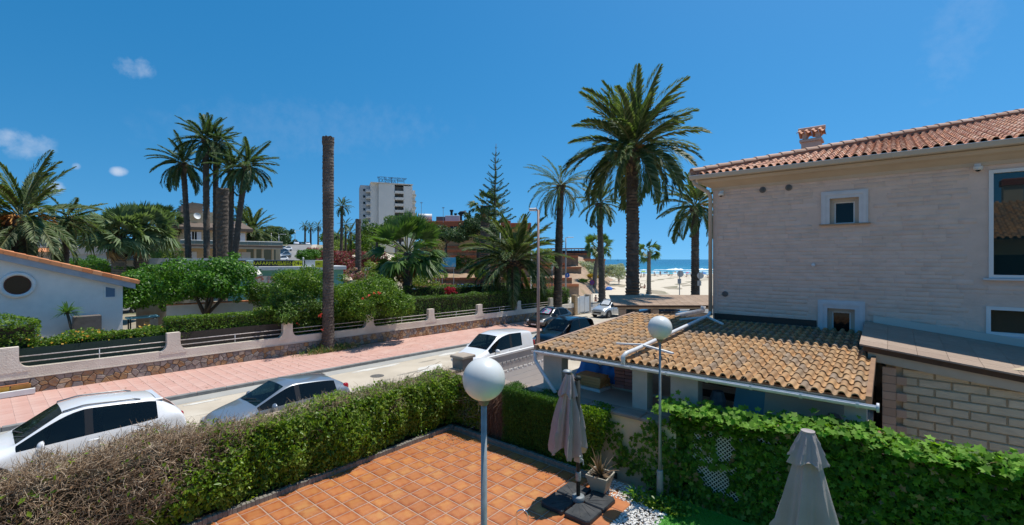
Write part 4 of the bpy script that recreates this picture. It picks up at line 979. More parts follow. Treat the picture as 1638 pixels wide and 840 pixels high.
# ivy screen on a trellis
iv_ = thing('ivy_screen', 'broad wall of dark ivy on a white lattice trellis between lawn and store', 'ivy', (0, 0, 0))
ivm = leafmat('ivy leaf', [(.07, .15, .014), (.095, .195, .018), (.12, .235, .022), (.055, .12, .013), (.16, .28, .032), (.085, .17, .018)], .5, .4, spec=.22)
MB().box(-3.15, 3.4, 8.42, 8.5, TZ-.1, 2.36).build('ivy_dark_backing', M('ivy shade stems', (.02, .026, .012), (.035, .03, .018), 9, 1), iv_)  # dark slab behind the leaves, shade between them put into its colour
def holes_out(P):
    k = np.ones(len(P), bool)
    for (hx, hz_, rx, rz2) in ((-2.18, 1.95, .17, .22), (-2.32, 1.35, .24, .2), (-2.42, 2.13, .07, .08), (-1.55, 2.22, .1, .05), (-1.32, 1.32, .09, .1), (-2.03, 1.2, .1, .1), (-2.58, 1.5, .07, .07), (-2.08, 2.15, .06, .06)):
        k &= ~((((P[:, 0]-hx)/rx)**2+((P[:, 2]-hz_)/rz2)**2 < (.7+.55*rng.uniform(0, 1, len(P)))) & (P[:, 1] < 8.5))
    return k
n = 19000; P, D = hedge_face(n, -3.1, 3.3, 8.15, 8.65, TZ-.02, 2.40, [(1, 8.22, -1, 1.5), (2, 2.38, 1, .8)], .075, rng)
P += D*(vnoise(P, 1.5, 31)*.09)[:, None]; P[:, 2] += (.07*vnoise(P[:, [0, 0, 0]], .8, 6)+.22*np.clip((P[:, 0]+2.4)/2, 0, 1))*np.clip((P[:, 2]-1.6)/.8, 0, 1); k = holes_out(P); P = P[k]; D = D[k]
put('foliage', leaf_mesh('foliage', P, D+(0, 0, .45), .095, ivm, .95, .9, .18, lobes=True, jit=.62), iv_)
k = 420; q_ = rng.choice(len(P), k); put('dead_leaves', leaf_mesh('dead_leaves', P[q_]+(0, -.03, 0), D[q_], .085, dead_m, .8, .9, .2, lobes=True, jit=.6), iv_)
k = 800; q_ = rng.choice(len(P), k); put('pale_leaves', leaf_mesh('pale_leaves', P[q_]+(0, -.03, 0), D[q_]+(0, 0, .5), .085, leafmat('pale ivy leaf', [(.16, .26, .04), (.20, .29, .05), (.26, .28, .05)], .5, .4), .95, .8, .2, lobes=True, jit=.5), iv_)
n = 1500; P = np.stack([rng.uniform(-3.35, 3.3, n), rng.uniform(8.0, 8.6, n), 2.38+np.abs(rng.normal(0, .09, n))], 1); P[:, 2] += .1*vnoise(P[:, [0, 0, 0]], 1.6, 61)+.22*np.clip((P[:, 0]+2.4)/2, 0, 1)
top = leafmat('sun-bright ivy leaf', [(.17, .33, .045), (.22, .38, .06), (.12, .26, .035)], .55, .45, spec=.12)  # top leaves brighter: sunlight on the ivy top put into their colour
put('sun_bright_top_leaves', leaf_mesh('sun_bright_top_leaves', P, np.tile((.1, -.5, 1.), (n, 1)), .10, top, .95, .3, .2, lobes=True, jit=.4), iv_)
lat_m = M('white lattice', (.62, .60, .55), (.5, .48, .43), 9, .7)
tr_ = thing('lattice_trellis', 'white plastic lattice panel showing through gaps in the ivy', 'trellis', (-2.1, 8.325, TZ+.12))
lm = []
for s_ in (-1, 1):
    m = MB(); t_ = -1.3
    while t_ < 1.6:
        a = Vector((t_-.8, -.004*s_, -.2)); b = Vector((t_+.8*1, -.004*s_, 1.4)) if s_ > 0 else None
        if s_ > 0: p0, p1 = (t_-.75, 0, 0), (t_+.75, 0, 1.5)
        else: p0, p1 = (t_+.75, -.009, 0), (t_-.75, -.009, 1.5)
        
        a_, b_ = Vector(p0), Vector(p1); dx = (b_.x-a_.x)
        q0, q1 = sorted(((-.62-a_.x)/dx, (.95-a_.x)/dx)); q0 = max(0, q0); q1 = min(1, q1)
        if q1 > q0+.05: m.obox(a_.lerp(b_, q0), a_.lerp(b_, q1), .013, .006, up=(0, 1, 0))
        t_ += .07
    o = m.build('lattice_slats', lat_m, tr_); o['kind'] = 'stuff'
# creepers on the cream wall and low plants at its foot
cv = thing('wall_creeper', 'sparse climbing ivy strands hanging down the cream wall behind the plant pot', 'creeper', (0, 0, 0))
for i, (x, zt, zb, wd) in enumerate(((-4.22, 1.95, 1.15, .10), (-3.98, 1.75, 1.0, .05), (-3.75, 1.9, 1.55, .05), (-3.60, 2.0, .95, .08), (-3.38, 2.1, .9, .09), (-3.2, 2.2, .9, .12), (-4.1, 1.5, 1.05, .06))):
    k = int(105*(zt-zb)*wd/.08); zz = rng.uniform(zb, zt, k)
    P = np.stack([x+.12*np.sin(zz*6+i)+rng.normal(0, wd, k), 8.24+rng.normal(0, .03, k)-.03, zz], 1); put('strand', leaf_mesh('strand', P, np.tile((0, -1, .3), (k, 1)), .075, ivm, .9, .8, lobes=True, jit=.4), cv)['kind'] = 'stuff'
lp = thing('ground_ivy', 'low bright leafy plants at the corner of lawn, gravel and ivy', 'plant', (0, 0, 0))
k = 900; P = np.stack([rng.normal(-3.1, .22, k), rng.uniform(7.55, 8.1, k), TZ+np.abs(rng.normal(.03, .06, k))], 1); put('foliage', leaf_mesh('foliage', P, np.tile((0, -.3, 1), (k, 1)), .075, hleaf, .55, 0, jit=.5), lp)
k = 26; bl = MB()
for i in range(k):
    q = random.uniform(0, 6.28); r_ = random.uniform(.12, .3); b = Vector((-3.55, 7.7, TZ)); e = b+Vector((math.cos(q)*r_, math.sin(q)*r_, random.uniform(.05, .2))); n_ = Vector((-math.sin(q), math.cos(q), 0))*.012
    mid = (b+e)/2+Vector((0, 0, .06)); bl.add([b-n_, b+n_, mid+n_, e, mid-n_], [(0, 1, 2, 4), (4, 2, 3)])
bl.build('blade_leaves', leafmat('strap leaf', [(.10, .24, .03), (.07, .19, .025)], .4, .3), lp)
# ------------------------------------------------------------------ globe lamps
opal = M('opal globe', (.70, .72, .70), (.62, .63, .60), 2.2, .28, spec=.5, c3=(.66, .60, .52), s3=1.0)
pole_m = M('lamp pole steel', (.34, .37, .37), (.25, .27, .27), 9, .5, metal=.3)
for i, (x, y, zg, lab) in enumerate(((-3.12, 3.28, 4.0, 'nearer white globe garden lamp on grey pole standing on the terracotta terrace'), (-3.20, 8.0, 3.96, 'farther white globe garden lamp on thin grey pole beside the ivy wall'))):
    L_ = thing('globe_lamp', lab, 'lamp', (x, y, TZ), 0, 'globe garden lamps')
    rr_ = .214; pts = [(rr_*math.sin(q), -rr_*math.cos(q)) for q in np.linspace(.2, math.pi, 26)]
    MB().lathe(pts, 40, (0, 0, zg-TZ)).build('globe', opal, L_, True)
    MB().lathe([(.03, zg-TZ-.265), (.045, zg-TZ-.25), (.062, zg-TZ-.214), (.062, zg-TZ-.195), (.05, zg-TZ-.19)], 18).build('collar', M('bronze collar', (.20, .15, .11), rough=.5), L_, True)
    if i == 0: MB().lathe([(.036, 0), (.034, 1.0), (.029, zg-TZ-.255)], 16).build('pole', pole_m, L_, True)
    else:
        MB().lathe([(.062, 0), (.055, .50), (.052, .52)], 16).build('base_sleeve', M('grey sleeve', (.40, .41, .40), (.3, .31, .3), 7, .6), L_, True)
        MB().lathe([(.036, .52), (.024, 1.35), (.020, zg-TZ-.255)], 14).build('pole', pole_m, L_, True)
# ------------------------------------------------------------------ closed parasols
cloth = M('taupe parasol cloth', (.41, .34, .345), (.36, .30, .305), 5, .9, bump=.003, bscale=60, trans=.12)
def folded(z0, z1, r0, r1, folds, amp, name, seed, hem=.05, bulge=0., bz=.5, twist=.25, sides=8):
    n = 96; k = 34; V = []; F = []; rg = random.Random(seed); ph = [rg.uniform(-.5, .5) for _ in range(folds*2+4)]; ks = [rg.uniform(.5, 1.25) for _ in range(folds+1)]
    for i in range(k+1):
        t_ = i/k; rad_ = r0+(r1-r0)*t_**1.0+bulge*math.sin(math.pi*t_)**1.2
        for j in range(n):
            q = 2*math.pi*j/n; s_ = q*folds/(2*math.pi)+twist*t_; f_ = s_-math.floor(s_); am = amp*ks[int(s_) % folds]
            fold = (abs(2*f_-1)**1.4)-.5 + .18*math.sin(q*folds*2+seed+t_*3)
            rr_ = rad_*(1+am*fold*min(1, t_*2.2+.25))
            zz = z1+(z0-z1)*t_
            if i == k: zz += hem*math.sin(q*folds*.5+1)+hem*.7*(f_-.5)
            elif i > k-4: zz += (hem*math.sin(q*folds*.5+1)+hem*.7*(f_-.5))*(i-k+4)/4
            V.append((rr_*math.cos(q), rr_*math.sin(q), zz))
    for i in range(k):
        for j in range(n): F.append((i*n+j, (i+1)*n+j, (i+1)*n+(j+1) % n, i*n+(j+1) % n))
    return autosmooth(npmesh(name, V, np.array(F), cloth), 60)
pa = thing('cantilever_parasol', 'closed taupe cantilever parasol hanging from a dark pole on the terrace', 'parasol', (-4.23, 6.87, TZ))
bx_, by_ = -4.21, 6.88
offx, offy = -4.50-bx_, 6.92-by_
def PZ(z): return z-TZ
put('canopy', folded(PZ(1.78), PZ(2.92), .10, .285, 8, .58, 'canopy', 3, .10, .03), pa, (offx, offy, 0), (R(2), R(3), 0))
put('top_flap', folded(PZ(2.80), PZ(3.16), .065, .18, 8, .5, 'top_flap', 5, .05), pa, (offx+.01, offy, 0), (R(2), R(3), 0))
MB().lathe([(.085, PZ(3.155)), (.09, PZ(3.165)), (.06, PZ(3.19)), (.0, PZ(3.20))], 14, (offx+.03, offy, 0)).build('top_cap', pole_m, pa, True)
MB().tube([(0, 0, .05), (0, 0, PZ(3.10))], .036, 14).build('pole', dark_metal, pa, True)
MB().tube([(-.03, .02, PZ(3.05)), (offx*.55, offy*.55, PZ(3.08)), (offx*.95, offy*.9, PZ(3.14))], .024, 8).build('arm', dark_metal, pa, True)
MB().tube([(-.12, .05, PZ(1.9)), (-.11, .04, PZ(2.5)), (-.05, .02, PZ(3.02))], .016, 8).build('brace', dark_metal, pa, True)
MB().lathe([(.05, PZ(3.07)), (.052, PZ(3.1)), (.04, PZ(3.13))], 12).build('pole_cap', dark_metal, pa, True)
MB().cbox(-.06, .06, -.05, .05, PZ(1.62), PZ(1.74), .012).build('crank_box', pole_m, pa); MB().tube([(.05, 0, PZ(1.68)), (.11, -.02, PZ(1.68)), (.12, -.03, PZ(1.60))], .011, 6).build('crank_handle', pole_m, pa)
MB().lathe([(.045, PZ(1.28)), (.047, PZ(1.30)), (.047, PZ(1.42)), (.042, PZ(1.44))], 14).build('sleeve', pole_m, pa, True)
MB().lathe([(.105, .07), (.11, .09), (.11, .155), (.10, .165), (.04, .17)], 24).build('hub', M('hub grey plastic', (.20, .225, .235), rough=.5), pa, True)
wt = M('black plastic weight', (.022, .026, .03), (.035, .04, .045), 6, .55, bump=.002, bscale=30, c3=(.06, .06, .06), s3=3)
bw_ = .475
for i in range(4):
    q = R(90*i)
    # quarter slab: rounded outer corner, notch at the hub
    a = .02; g_ = .49; c = .05
    poly = [(a+.10, a), (g_-c*.3, a), (g_, a+c*.3), (g_, g_-c), (g_-c, g_), (a+c*.3, g_), (a, g_-c*.3), (a, a+.10)]
    m = MB(); nP = len(poly); V = []
    for sc_, z in ((1, 0), (1, .055), (.955, .075)):
        cxp = sum(p_[0] for p_ in poly)/nP; cyp = sum(p_[1] for p_ in poly)/nP
        V += [(cxp+(p_[0]-cxp)*sc_, cyp+(p_[1]-cyp)*sc_, z) for p_ in poly]
    fs = [tuple(range(2*nP, 3*nP)), tuple(range(nP))[::-1]]
    for l_ in range(2):
        for e in range(nP): fs.append((l_*nP+e, l_*nP+(e+1) % nP, (l_+1)*nP+(e+1) % nP, (l_+1)*nP+e))
    m.add(V, fs); me = m.mesh('weight_slab', wt); o = put('weight_slab', me, pa, (0, 0, .012), (0, 0, q))
    for e in (18, 36, 54, 72):
        r0_, r1_ = .17, .42 if e in (18, 72) else .52; 
        MB().obox((r0_*math.cos(R(e)), r0_*math.sin(R(e)), .075), (r1_*math.cos(R(e)), r1_*math.sin(R(e)), .075), .012, .010).build('rib', wt, o)
p2 = thing('garden_parasol', 'closed pale taupe parasol in the foreground in front of the ivy screen', 'parasol', (-.56, 4.78, TZ))
cloth2 = M('pale taupe parasol cloth', (.44, .385, .365), (.38, .335, .32), 5, .9, bump=.003, bscale=60, trans=.12)
cl_keep = cloth; cloth = cloth2
put('canopy', folded(PZ(1.75), PZ(3.52), .075, .37, 6, .60, 'canopy', 8, .06, .012, twist=.16), p2, (0, 0, 0), (0, 0, R(25)))
put('top_flap', folded(PZ(3.40), PZ(3.66), .052, .145, 8, .34, 'top_flap', 2, .03), p2)
cloth = cl_keep
MB().lathe([(.035, PZ(3.645)), (.055, PZ(3.66)), (.055, PZ(3.67)), (.045, PZ(3.672)), (.04, PZ(3.665)), (.0, PZ(3.665))], 18).build('top_ring', cloth2, p2, True)
MB().tube([(0, 0, 0), (0, 0, PZ(3.6))], .024, 10).build('pole', dark_metal, p2, True); MB().lathe([(.28, 0), (.28, .05), (.06, .09), (.04, .3)], 24).build('foot', dark_metal, p2, True)
# ------------------------------------------------------------------ pot with withered agave, chair back
pt_ = thing('plant_pot', 'square tapered beige concrete pot with a withered plant at the terrace corner', 'pot', (-4.13, 7.48, TZ), R(6))
pm_ = M('beige concrete pot', (.40, .36, .285), (.33, .295, .235), 4, .85, bump=.002, c3=(.28, .26, .2), s3=1.5)
m = MB(); V = []
prof = [(.125, .055), (.205, .33), (.212, .37), (.185, .372), (.175, .30)]
for r_, z in prof:
    for a, b in ((-1, -1), (1, -1), (1, 1), (-1, 1)): V.append((a*r_, b*r_, z))
fs = [(3, 2, 1, 0), (16, 17, 18, 19)]
for l_ in range(4):
    for e in range(4): fs.append((l_*4+e, l_*4+(e+1) % 4, (l_+1)*4+(e+1) % 4, (l_+1)*4+e))
soften(m.add(V, fs).build('bowl', pm_, pt_), bev=.012)
for a in (-1, 1):
    for b in (-1, 1): MB().cbox(a*.10-.03, a*.10+.03, b*.10-.03, b*.10+.03, 0, .058, .005).build('foot', pm_, pt_)
MB().box(-.174, .174, -.174, .174, .29, .31).build('soil', soil_m, pt_)
ag = thing('withered_agave', 'withered grey brown spiky agave with drooping leaves in the beige pot', 'plant', (-4.13, 7.48, TZ+.31))
agm = leafmat('withered leaf', [(.17, .11, .065), (.10, .065, .04), (.26, .19, .12), (.12, .08, .05), (.20, .12, .07)], .8, .1)
for i in range(34):
    q = random.uniform(0, 6.28); el = random.uniform(.35, 1.5); ln_ = random.uniform(.25, .52)*(1.15 if el > .9 else .85); m = MB(); pts = []
    p_ = Vector((0, 0, 0)); nseg = 5; wd = random.uniform(.018, .03); side = Vector((-math.sin(q), math.cos(q), 0))
    dr = random.uniform(.1, .5) if el < 1 else .08
    V = []
    for s_ in range(nseg+1):
        k = wd*(1-(s_/nseg)**1.5)+.002; V += [p_-side*k, p_+side*k+Vector((0, 0, .004))]; ee = el-dr*s_*.5; p_ = p_+Vector((math.cos(q)*math.cos(ee), math.sin(q)*math.cos(ee), math.sin(ee)))*ln_/nseg
    MB().add(V, [(2*s_, 2*s_+1, 2*s_+3, 2*s_+2) for s_ in range(nseg)]).build('leaf', agm, ag)
chr_ = thing('garden_chair', 'curved chrome tube back of a garden chair at the bottom edge of the terrace', 'chair', (-4.42, 5.52, TZ), R(30))
pts = [(-.045, 0, .02)]+[(-.09, 0, .2)]+[(.0+.095*math.cos(q), 0, .32+.095*math.sin(q)) for q in np.linspace(math.pi, 0, 12)]+[(.09, 0, .2), (.045, 0, .02)]
MB().tube(pts, .014, 10).build('back_tube', chrome, chr_, True)
MB().lathe([(.12, 0), (.12, .02), (.05, .03)], 20).build('base', dark_metal, chr_, True)
lf = thing('leaf_litter', 'scattered dry fallen leaves in the shaded terrace corner', 'leaves'); 
k = 150; P = np.stack([np.concatenate([rng.normal(-8.1, .25, 90), rng.uniform(-8.4, -4.6, 60)]), np.concatenate([rng.normal(7.5, .2, 90), rng.uniform(7.2, 7.7, 60)]), np.full(k, TZ+.014)], 1); o = put('dry_leaves', leaf_mesh('dry_leaves', P, np.tile((0, 0, 1.5), (k, 1)), .04, dead_m, .5, jit=.3), lf); o['kind'] = 'stuff'
# ------------------------------------------------------------------ palms
bark_m = M('palm bark', (.10, .075, .055), (.065, .048, .036), 9, .95, bump=.02, bscale=14, c3=(.16, .125, .095), s3=2.5, rnd=.1)
bark2_m = M('pale palm bark', (.20, .165, .13), (.13, .105, .08), 7, .95, bump=.02, bscale=14, rnd=.1)
fr_m = leafmat('date palm leaflet', [(.07, .11, .04), (.095, .14, .045), (.05, .09, .035), (.13, .17, .07), (.075, .12, .035), (.18, .215, .105)], .5, .25, .2, spec=.25)
fr_d = leafmat('deep green palm leaflet', [(.055, .10, .04), (.08, .135, .05), (.042, .08, .034), (.13, .185, .085)], .5, .25, .2, spec=.25)
fan_m = leafmat('fan palm leaf', [(.08, .15, .03), (.06, .12, .03), (.11, .19, .05), (.05, .10, .025), (.13, .20, .07)], .42, .3, .2)
dry_m = leafmat('dry palm leaf', [(.26, .17, .08), (.32, .22, .11), (.20, .125, .06), (.36, .25, .12)], .8, .15)
stem_m = M('frond stem', (.17, .19, .06), (.22, .20, .08), 5, .6)
fruit_m = M('orange fruit stalk', (.40, .16, .03), rcol=[(.42, .17, .03), (.50, .24, .05), (.33, .12, .025)], rnd=.15, rough=.7)
def frond_mesh(name, droop, mat, pairs=50, ll=.19, lw=.022, seed=0, vee=.5, base=.14, sag=.35):
    """feather frond of unit length along +Y, arching downwards"""
    rg = np.random.default_rng(seed); V = []; F = []; MI = []
    def pt(t):
        a = droop*t; return np.array([0, (math.sin(a)/droop if droop > .01 else t), -(1-math.cos(a))/droop if droop > .01 else 0]), a
    n = 9
    for i in range(n+1):
        p_, a = pt(i/n); w_ = .012*(1-.85*i/n); V += [(-w_, p_[1], p_[2]), (w_, p_[1], p_[2]), (0, p_[1], p_[2]-w_*1.4)]
    for i in range(n):
        for q in range(3): F.append((i*3+q, i*3+(q+1) % 3, i*3+3+(q+1) % 3, i*3+3+q)); MI.append(1)
    for i in range(pairs):
        t = base+(1-base)*(i+.5)/pairs
        p_, a = pt(t); fw = np.array([0, math.cos(a), -math.sin(a)]); up = np.array([0, math.sin(a), math.cos(a)])
        L_ = ll*(math.sin(math.pi*min(1, .18+.78*(t-base)/(1-base)))**.7)*rg.uniform(.85, 1.12); ang = .95-.45*t
        for sd in (-1, 1):
            d_ = np.array([sd, 0, 0])*math.sin(ang)+fw*math.cos(ang)+up*(vee*rg.uniform(.3, 1.2)-.1); d_ /= np.linalg.norm(d_)
            m_ = p_+d_*L_*.5; e = p_+d_*L_*rg.uniform(.92, 1.05)+np.array([0, 0, -sag*L_*rg.uniform(.4, 1.1)]); sdv = np.cross(d_, up); sdv /= np.linalg.norm(sdv)+1e-9; sdv = sdv*.55+fw*.6
            b = len(V); V += [tuple(p_), tuple(m_-sdv*lw), tuple(e), tuple(m_+sdv*lw)]; F.append((b, b+1, b+2, b+3)); MI.append(0)
    return npmesh(name, np.array(V), np.array(F), [mat, stem_m], mi=MI)
def fan_mesh(name, mat, seed, droop=.25, spread=2.1, seg=24, pet=.5):
    rg = np.random.default_rng(seed); V = []; F = []; MI = []
    for i in range(5):
        t = i/4; V += [(-.014, t*pet, -.05*t*t), (.014, t*pet, -.05*t*t), (0, t*pet, -.05*t*t-.02)]
    for i in range(4):
        for q in range(3): F.append((i*3+q, i*3+(q+1) % 3, i*3+3+(q+1) % 3, i*3+3+q)); MI.append(1)
    c = np.array([0, pet, -.05])
    for i in range(seg):
        a = -spread/1+2*spread*(i+.5)/seg; a *= .62; L_ = .56*rg.uniform(.85, 1.1)*(1-.25*abs(a)/1.4)
        d_ = np.array([math.sin(a), math.cos(a), .12*abs(math.sin(a*1.2))]); s_ = np.array([math.cos(a), -math.sin(a), 0]); w_ = .024
        m_ = c+d_*L_*.55+np.array([0, 0, .03*((i % 2)-.5)]); e = c+d_*L_+np.array([0, 0, -droop*L_*rg.uniform(.4, 1.5)])
        b = len(V); V += [tuple(c), tuple(m_-s_*w_*1.6), tuple(e), tuple(m_+s_*w_*1.6)]; F.append((b, b+1, b+2, b+3)); MI.append(0)
    return npmesh(name, np.array(V), np.array(F), [mat, stem_m], mi=MI)
FR = {}
for nm, mt in (('date', fr_m), ('deep', fr_d)):
    FR[nm] = [frond_mesh('frond', d_, mt, seed=i+3) for i, d_ in enumerate((.45, .8, 1.15, 1.6))]
FR['thin'] = [frond_mesh('frond', d_, fr_m, pairs=34, ll=.11, lw=.012, seed=i+13, vee=.9, base=.2) for i, d_ in enumerate((.7, 1.1, 1.5, 1.9))]
FR['dry'] = [frond_mesh('dry_frond', 1.7, dry_m, pairs=26, ll=.1, lw=.01, seed=40, sag=.7)]
FR['fan'] = [fan_mesh('frond', fan_m, i, d_) for i, d_ in enumerate((.08, .2, .35, .55))]
FR['fandeep'] = [fan_mesh('frond', fr_d, i+8, d_) for i, d_ in enumerate((.15, .4, .7))]
fg_m = leafmat('grey green fan leaf', [(.15, .21, .10), (.11, .16, .075), (.20, .26, .14), (.08, .125, .055)], .5, .25)
FR['fangrey'] = [fan_mesh('frond', fg_m, i+20, d_) for i, d_ in enumerate((.15, .4, .7))]
FR['fandry'] = [fan_mesh('dry_frond', dry_m, 5, 1.1, 1.4)]
def trunk_mesh(h, r0, r1, sides=12, step=.28, rough=.06, lean=(0, 0), seed=0, flare=.25, mt=None, head=0, wob=0):
    rg = random.Random(seed); n = max(4, int(h/step)); V = []; F = []; pv = None
    prof = []
    for i in range(n+1):
        t = i/n; r_ = r0+(r1-r0)*t+flare*r0*math.exp(-t*h/.5)
        if head and t*h > h-head: r_ += r1*.38*smooth(h-head, h-head*.5, t*h)
        prof.append((t*h, r_*(1-rough))); prof.append((t*h+step*.72 if i < n else t*h+.02, r_*(1+rough)))
    ph = [rg.uniform(0, 6.28) for _ in range(4)]
    for z, r_ in prof:
        t = z/h; x = lean[0]*t**1.5+wob*math.sin(t*4+ph[0]); y = lean[1]*t**1.5
        for j in range(sides):
            q = 2*math.pi*j/sides; k = 1+rg.uniform(-rough, rough)+.04*math.sin(q*2+ph[1]+t*5); V.append((x+r_*k*math.cos(q), y+r_*k*math.sin(q), z))
    m = len(prof)
    for i in range(m-1):
        for j in range(sides): F.append((i*sides+j, i*sides+(j+1) % sides, (i+1)*sides+(j+1) % sides, (i+1)*sides+j))
    c = len(V); V.append((V[(m-1)*sides][0]-r1, V[(m-1)*sides][1], prof[-1][0]-.03))
    mb = MB(); mb.v = V; mb.f = [list(f) for f in F]+[[(m-1)*sides+j, (m-1)*sides+(j+1) % sides, c] for j in range(sides)]; mb.m = [0]*len(mb.f)
    me = mb.mesh('trunk', mt or bark_m); return autosmooth(me, 60)
wind_dir = Vector((CY, SY, 0))       # the breeze leans the crowns this way
def palm(u, d, v_top, r0, r1, L_, kind, nf, label, cat='palm tree', base_z=None, lean_px=0, elr=(-.75, 1.35), wind=.12, seed=1, dry=3, fruit=0, group=None, boots=True, mt=None, head=.9, name='palm_tree', trunk_top=None, wob=0):
    rg = random.Random(seed); x, y = spot(u, d); z0 = gz(x, y)-.05 if base_z is None else base_z
    h = hgt(v_top, d)-z0; lean = lean_px/720*d
    lx, ly = lean*CY, lean*SY
    t_ = thing(name, label, cat, (x, y, z0), 0, group)
    put('trunk', trunk_mesh(h, r0, r1, 12 if d < 60 else 8, .22 if d < 60 else .4, .07, (lx, ly), seed, head=head if boots else 0, mt=mt, wob=wob), t_)
    c = Vector((lx, ly, h)); F_ = FR[kind]; ga = 2.399963
    for i in range(nf):
        f_ = (i+.5)/nf; el = elr[1]-(elr[1]-elr[0])*f_**.85+rg.uniform(-.14, .14); az = i*ga+rg.uniform(-.25, .25)
        dv = Vector((math.cos(az)*math.cos(el), math.sin(az)*math.cos(el), math.sin(el)))+wind_dir*wind*rg.uniform(.3, 1.7); dv.normalize()
        mi = min(len(F_)-1, max(0, int(f_*len(F_)+rg.uniform(-.7, .7))))
        e = dv.to_track_quat('Y', 'Z').to_euler(); q = (dv.to_track_quat('Y', 'Z').to_matrix() @ Matrix.Rotation(rg.uniform(-1.25, 1.25) if kind.startswith('fan') else rg.uniform(-.5, .5), 3, 'Y')).to_euler()
        put('frond', F_[mi], t_, c+dv*r1*.6+Vector((0, 0, .1-.35*f_)), q, L_*rg.uniform(.82, 1.08)*(1-.12*abs(f_-.45)))
    D_ = FR['fandry' if kind.startswith('fan') else 'dry'][0]
    for i in range(dry):
        az = rg.uniform(0, 6.28); dv = Vector((math.cos(az)*.5, math.sin(az)*.5, -.9)).normalized(); put('dry_frond', D_, t_, c+Vector((dv.x*r1, dv.y*r1, -.4)), dv.to_track_quat('Y', 'Z').to_euler(), L_*rg.uniform(.45, .7))
    for i in range(fruit):
        az = rg.uniform(0, 6.28); m = MB(); b = Vector((math.cos(az)*r1*.7, math.sin(az)*r1*.7, 0))
        for k in range(9):
            e1 = b*1.8+Vector((rg.uniform(-.25, .25), rg.uniform(-.25, .25), rg.uniform(.15, .5))); e2 = e1*1.45+Vector((rg.uniform(-.2, .2), rg.uniform(-.2, .2), -rg.uniform(.25, .6))); m.tube([b, e1, e2], [.03, .025, .045], 4)
        o = m.build('fruit_cluster', fruit_m, t_, loc=c+Vector((0, 0, -.15))); o['kind'] = 'stuff'
    if boots:                         # cut frond bases under the crown
        m = MB(); kk = 46 if d < 60 else 22
        for i in range(kk):
            az = i*ga; z = -head*(.05+.95*i/kk); b = Vector((math.cos(az), math.sin(az), 0))*r1*1.2; m.obox(c+b*.8+Vector((0, 0, z)), c+b*1.35+Vector((0, 0, z+.16+.1*rg.random())), r1*.28, r1*.1)
        o = m.build('leaf_bases', M('frond base', (.17, .10, .055), rcol=[(.18, .105, .055), (.12, .075, .045), (.25, .16, .08)], rnd=.15, rough=.9), t_); o['kind'] = 'stuff'
    return t_
palm(1012, 31, 240, .50, .36, 5.15, 'date', 78, 'tallest date palm with wide dense crown and orange fruit left of the stone house', seed=3, fruit=7, dry=5, elr=(-.38, 1.5), wind=.03, head=1.5)
palm(892, 43, 297, .42, .30, 3.9, 'thin', 46, 'palm with thin arching fronds rising from the hedge beside the parked dark car', seed=5, lean_px=5, wind=.0, elr=(-.65, 1.3), dry=2)
palm(963, 62, 325, .50, .38, 3.9, 'date', 34, 'palm with narrow crown standing right of the no stopping sign', seed=7, lean_px=-5, elr=(-.8, 1.3), wind=.1)
palm(1112, 52, 330, .50, .40, 5.0, 'date', 40, 'palm with long drooping fronds rising close to the house corner', seed=9, elr=(-.5, 1.35), wind=-.05, fruit=2)
palm(1038, 80, 402, .42, .30, 2.3, 'fan', 22, 'small fan palm on the beach edge right of the tallest palm trunk', seed=11, elr=(-.6, 1.2), boots=False, mt=bark2_m, dry=2, wind=.15)
palm(950, 84, 395, .45, .34, 2.9, 'fan', 24, 'fan palm half hidden behind the narrow crowned palm near the beach bushes', seed=12, elr=(-.6, 1.2), boots=False, mt=bark2_m, lean_px=8)
grp = 'tall palms clustered on the left'
palm(303, 62, 262, .42, .34, 4.4, 'deep', 40, 'leftmost of the tall clustered palms, leaning left with a hanging dead frond', seed=21, lean_px=-10, wind=-.25, group=grp, elr=(-.55, 1.25))
palm(331, 62, 225, .44, .36, 4.3, 'deep', 44, 'tallest of the clustered palms with dense dark crown', seed=22, lean_px=-2, wind=.15, group=grp, elr=(-.6, 1.35))
palm(345, 64, 232, .40, .34, 4.0, 'deep', 36, 'tall clustered palm standing just right of the tallest one', seed=23, wind=.3, group=grp, elr=(-.6, 1.2))
palm(368, 61, 272, .44, .38, 3.9, 'deep', 34, 'shorter clustered palm directly behind the cut off thick trunk', seed=24, lean_px=2, wind=.3, group=grp, elr=(-.6, 1.1))
palm(372, 60, 266, .42, .36, 4.3, 'deep', 40, 'rightmost of the clustered palms, leaning right with a curved trunk', seed=25, lean_px=22, wind=.3, group=grp, elr=(-.5, 1.3))
palm(36, 25.5, 350, .55, .52, 3.7, 'date', 60, 'windblown date palm with orange fruit stalks behind the orange roofed villa', seed=31, wind=-.15, fruit=9, dry=2, elr=(-.6, 1.4), head=1.2)
palm(97, 28, 350, .2, .18, 2.1, 'date', 20, 'small windblown palm with curved thin trunk right of the fruiting date palm', seed=32, wind=.4, lean_px=12, fruit=0, elr=(-.6, 1.1), head=.4)
palm(190, 45, 378, .62, .55, 3.1, 'fangrey', 40, 'left one of two stout fan palms in front of the arched villa', seed=41, elr=(-.4, 1.35), boots=False, mt=bark2_m, dry=5, wind=.1)
palm(226, 47, 375, .68, .60, 3.3, 'fangrey', 48, 'right one of two stout fan palms in front of the arched villa', seed=42, elr=(-.4, 1.35), boots=False, mt=bark2_m, dry=5, wind=.1)
palm(262, 72, 356, .45, .4, 3.0, 'fandeep', 30, 'fan palm beside the dark side of the beige villa', seed=43, boots=False, dry=8)
palm(402, 88, 372, .6, .55, 6.0, 'date', 50, 'broad date palm right behind the beige villa balcony', seed=44, dry=0, elr=(-.5, 1.4))
palm(652, 38, 405, .42, .34, 3.5, 'fan', 34, 'large bright green fan palm in the garden in front of the hotel tower', seed=51, elr=(-.6, 1.35), boots=False, dry=3, wind=.15)
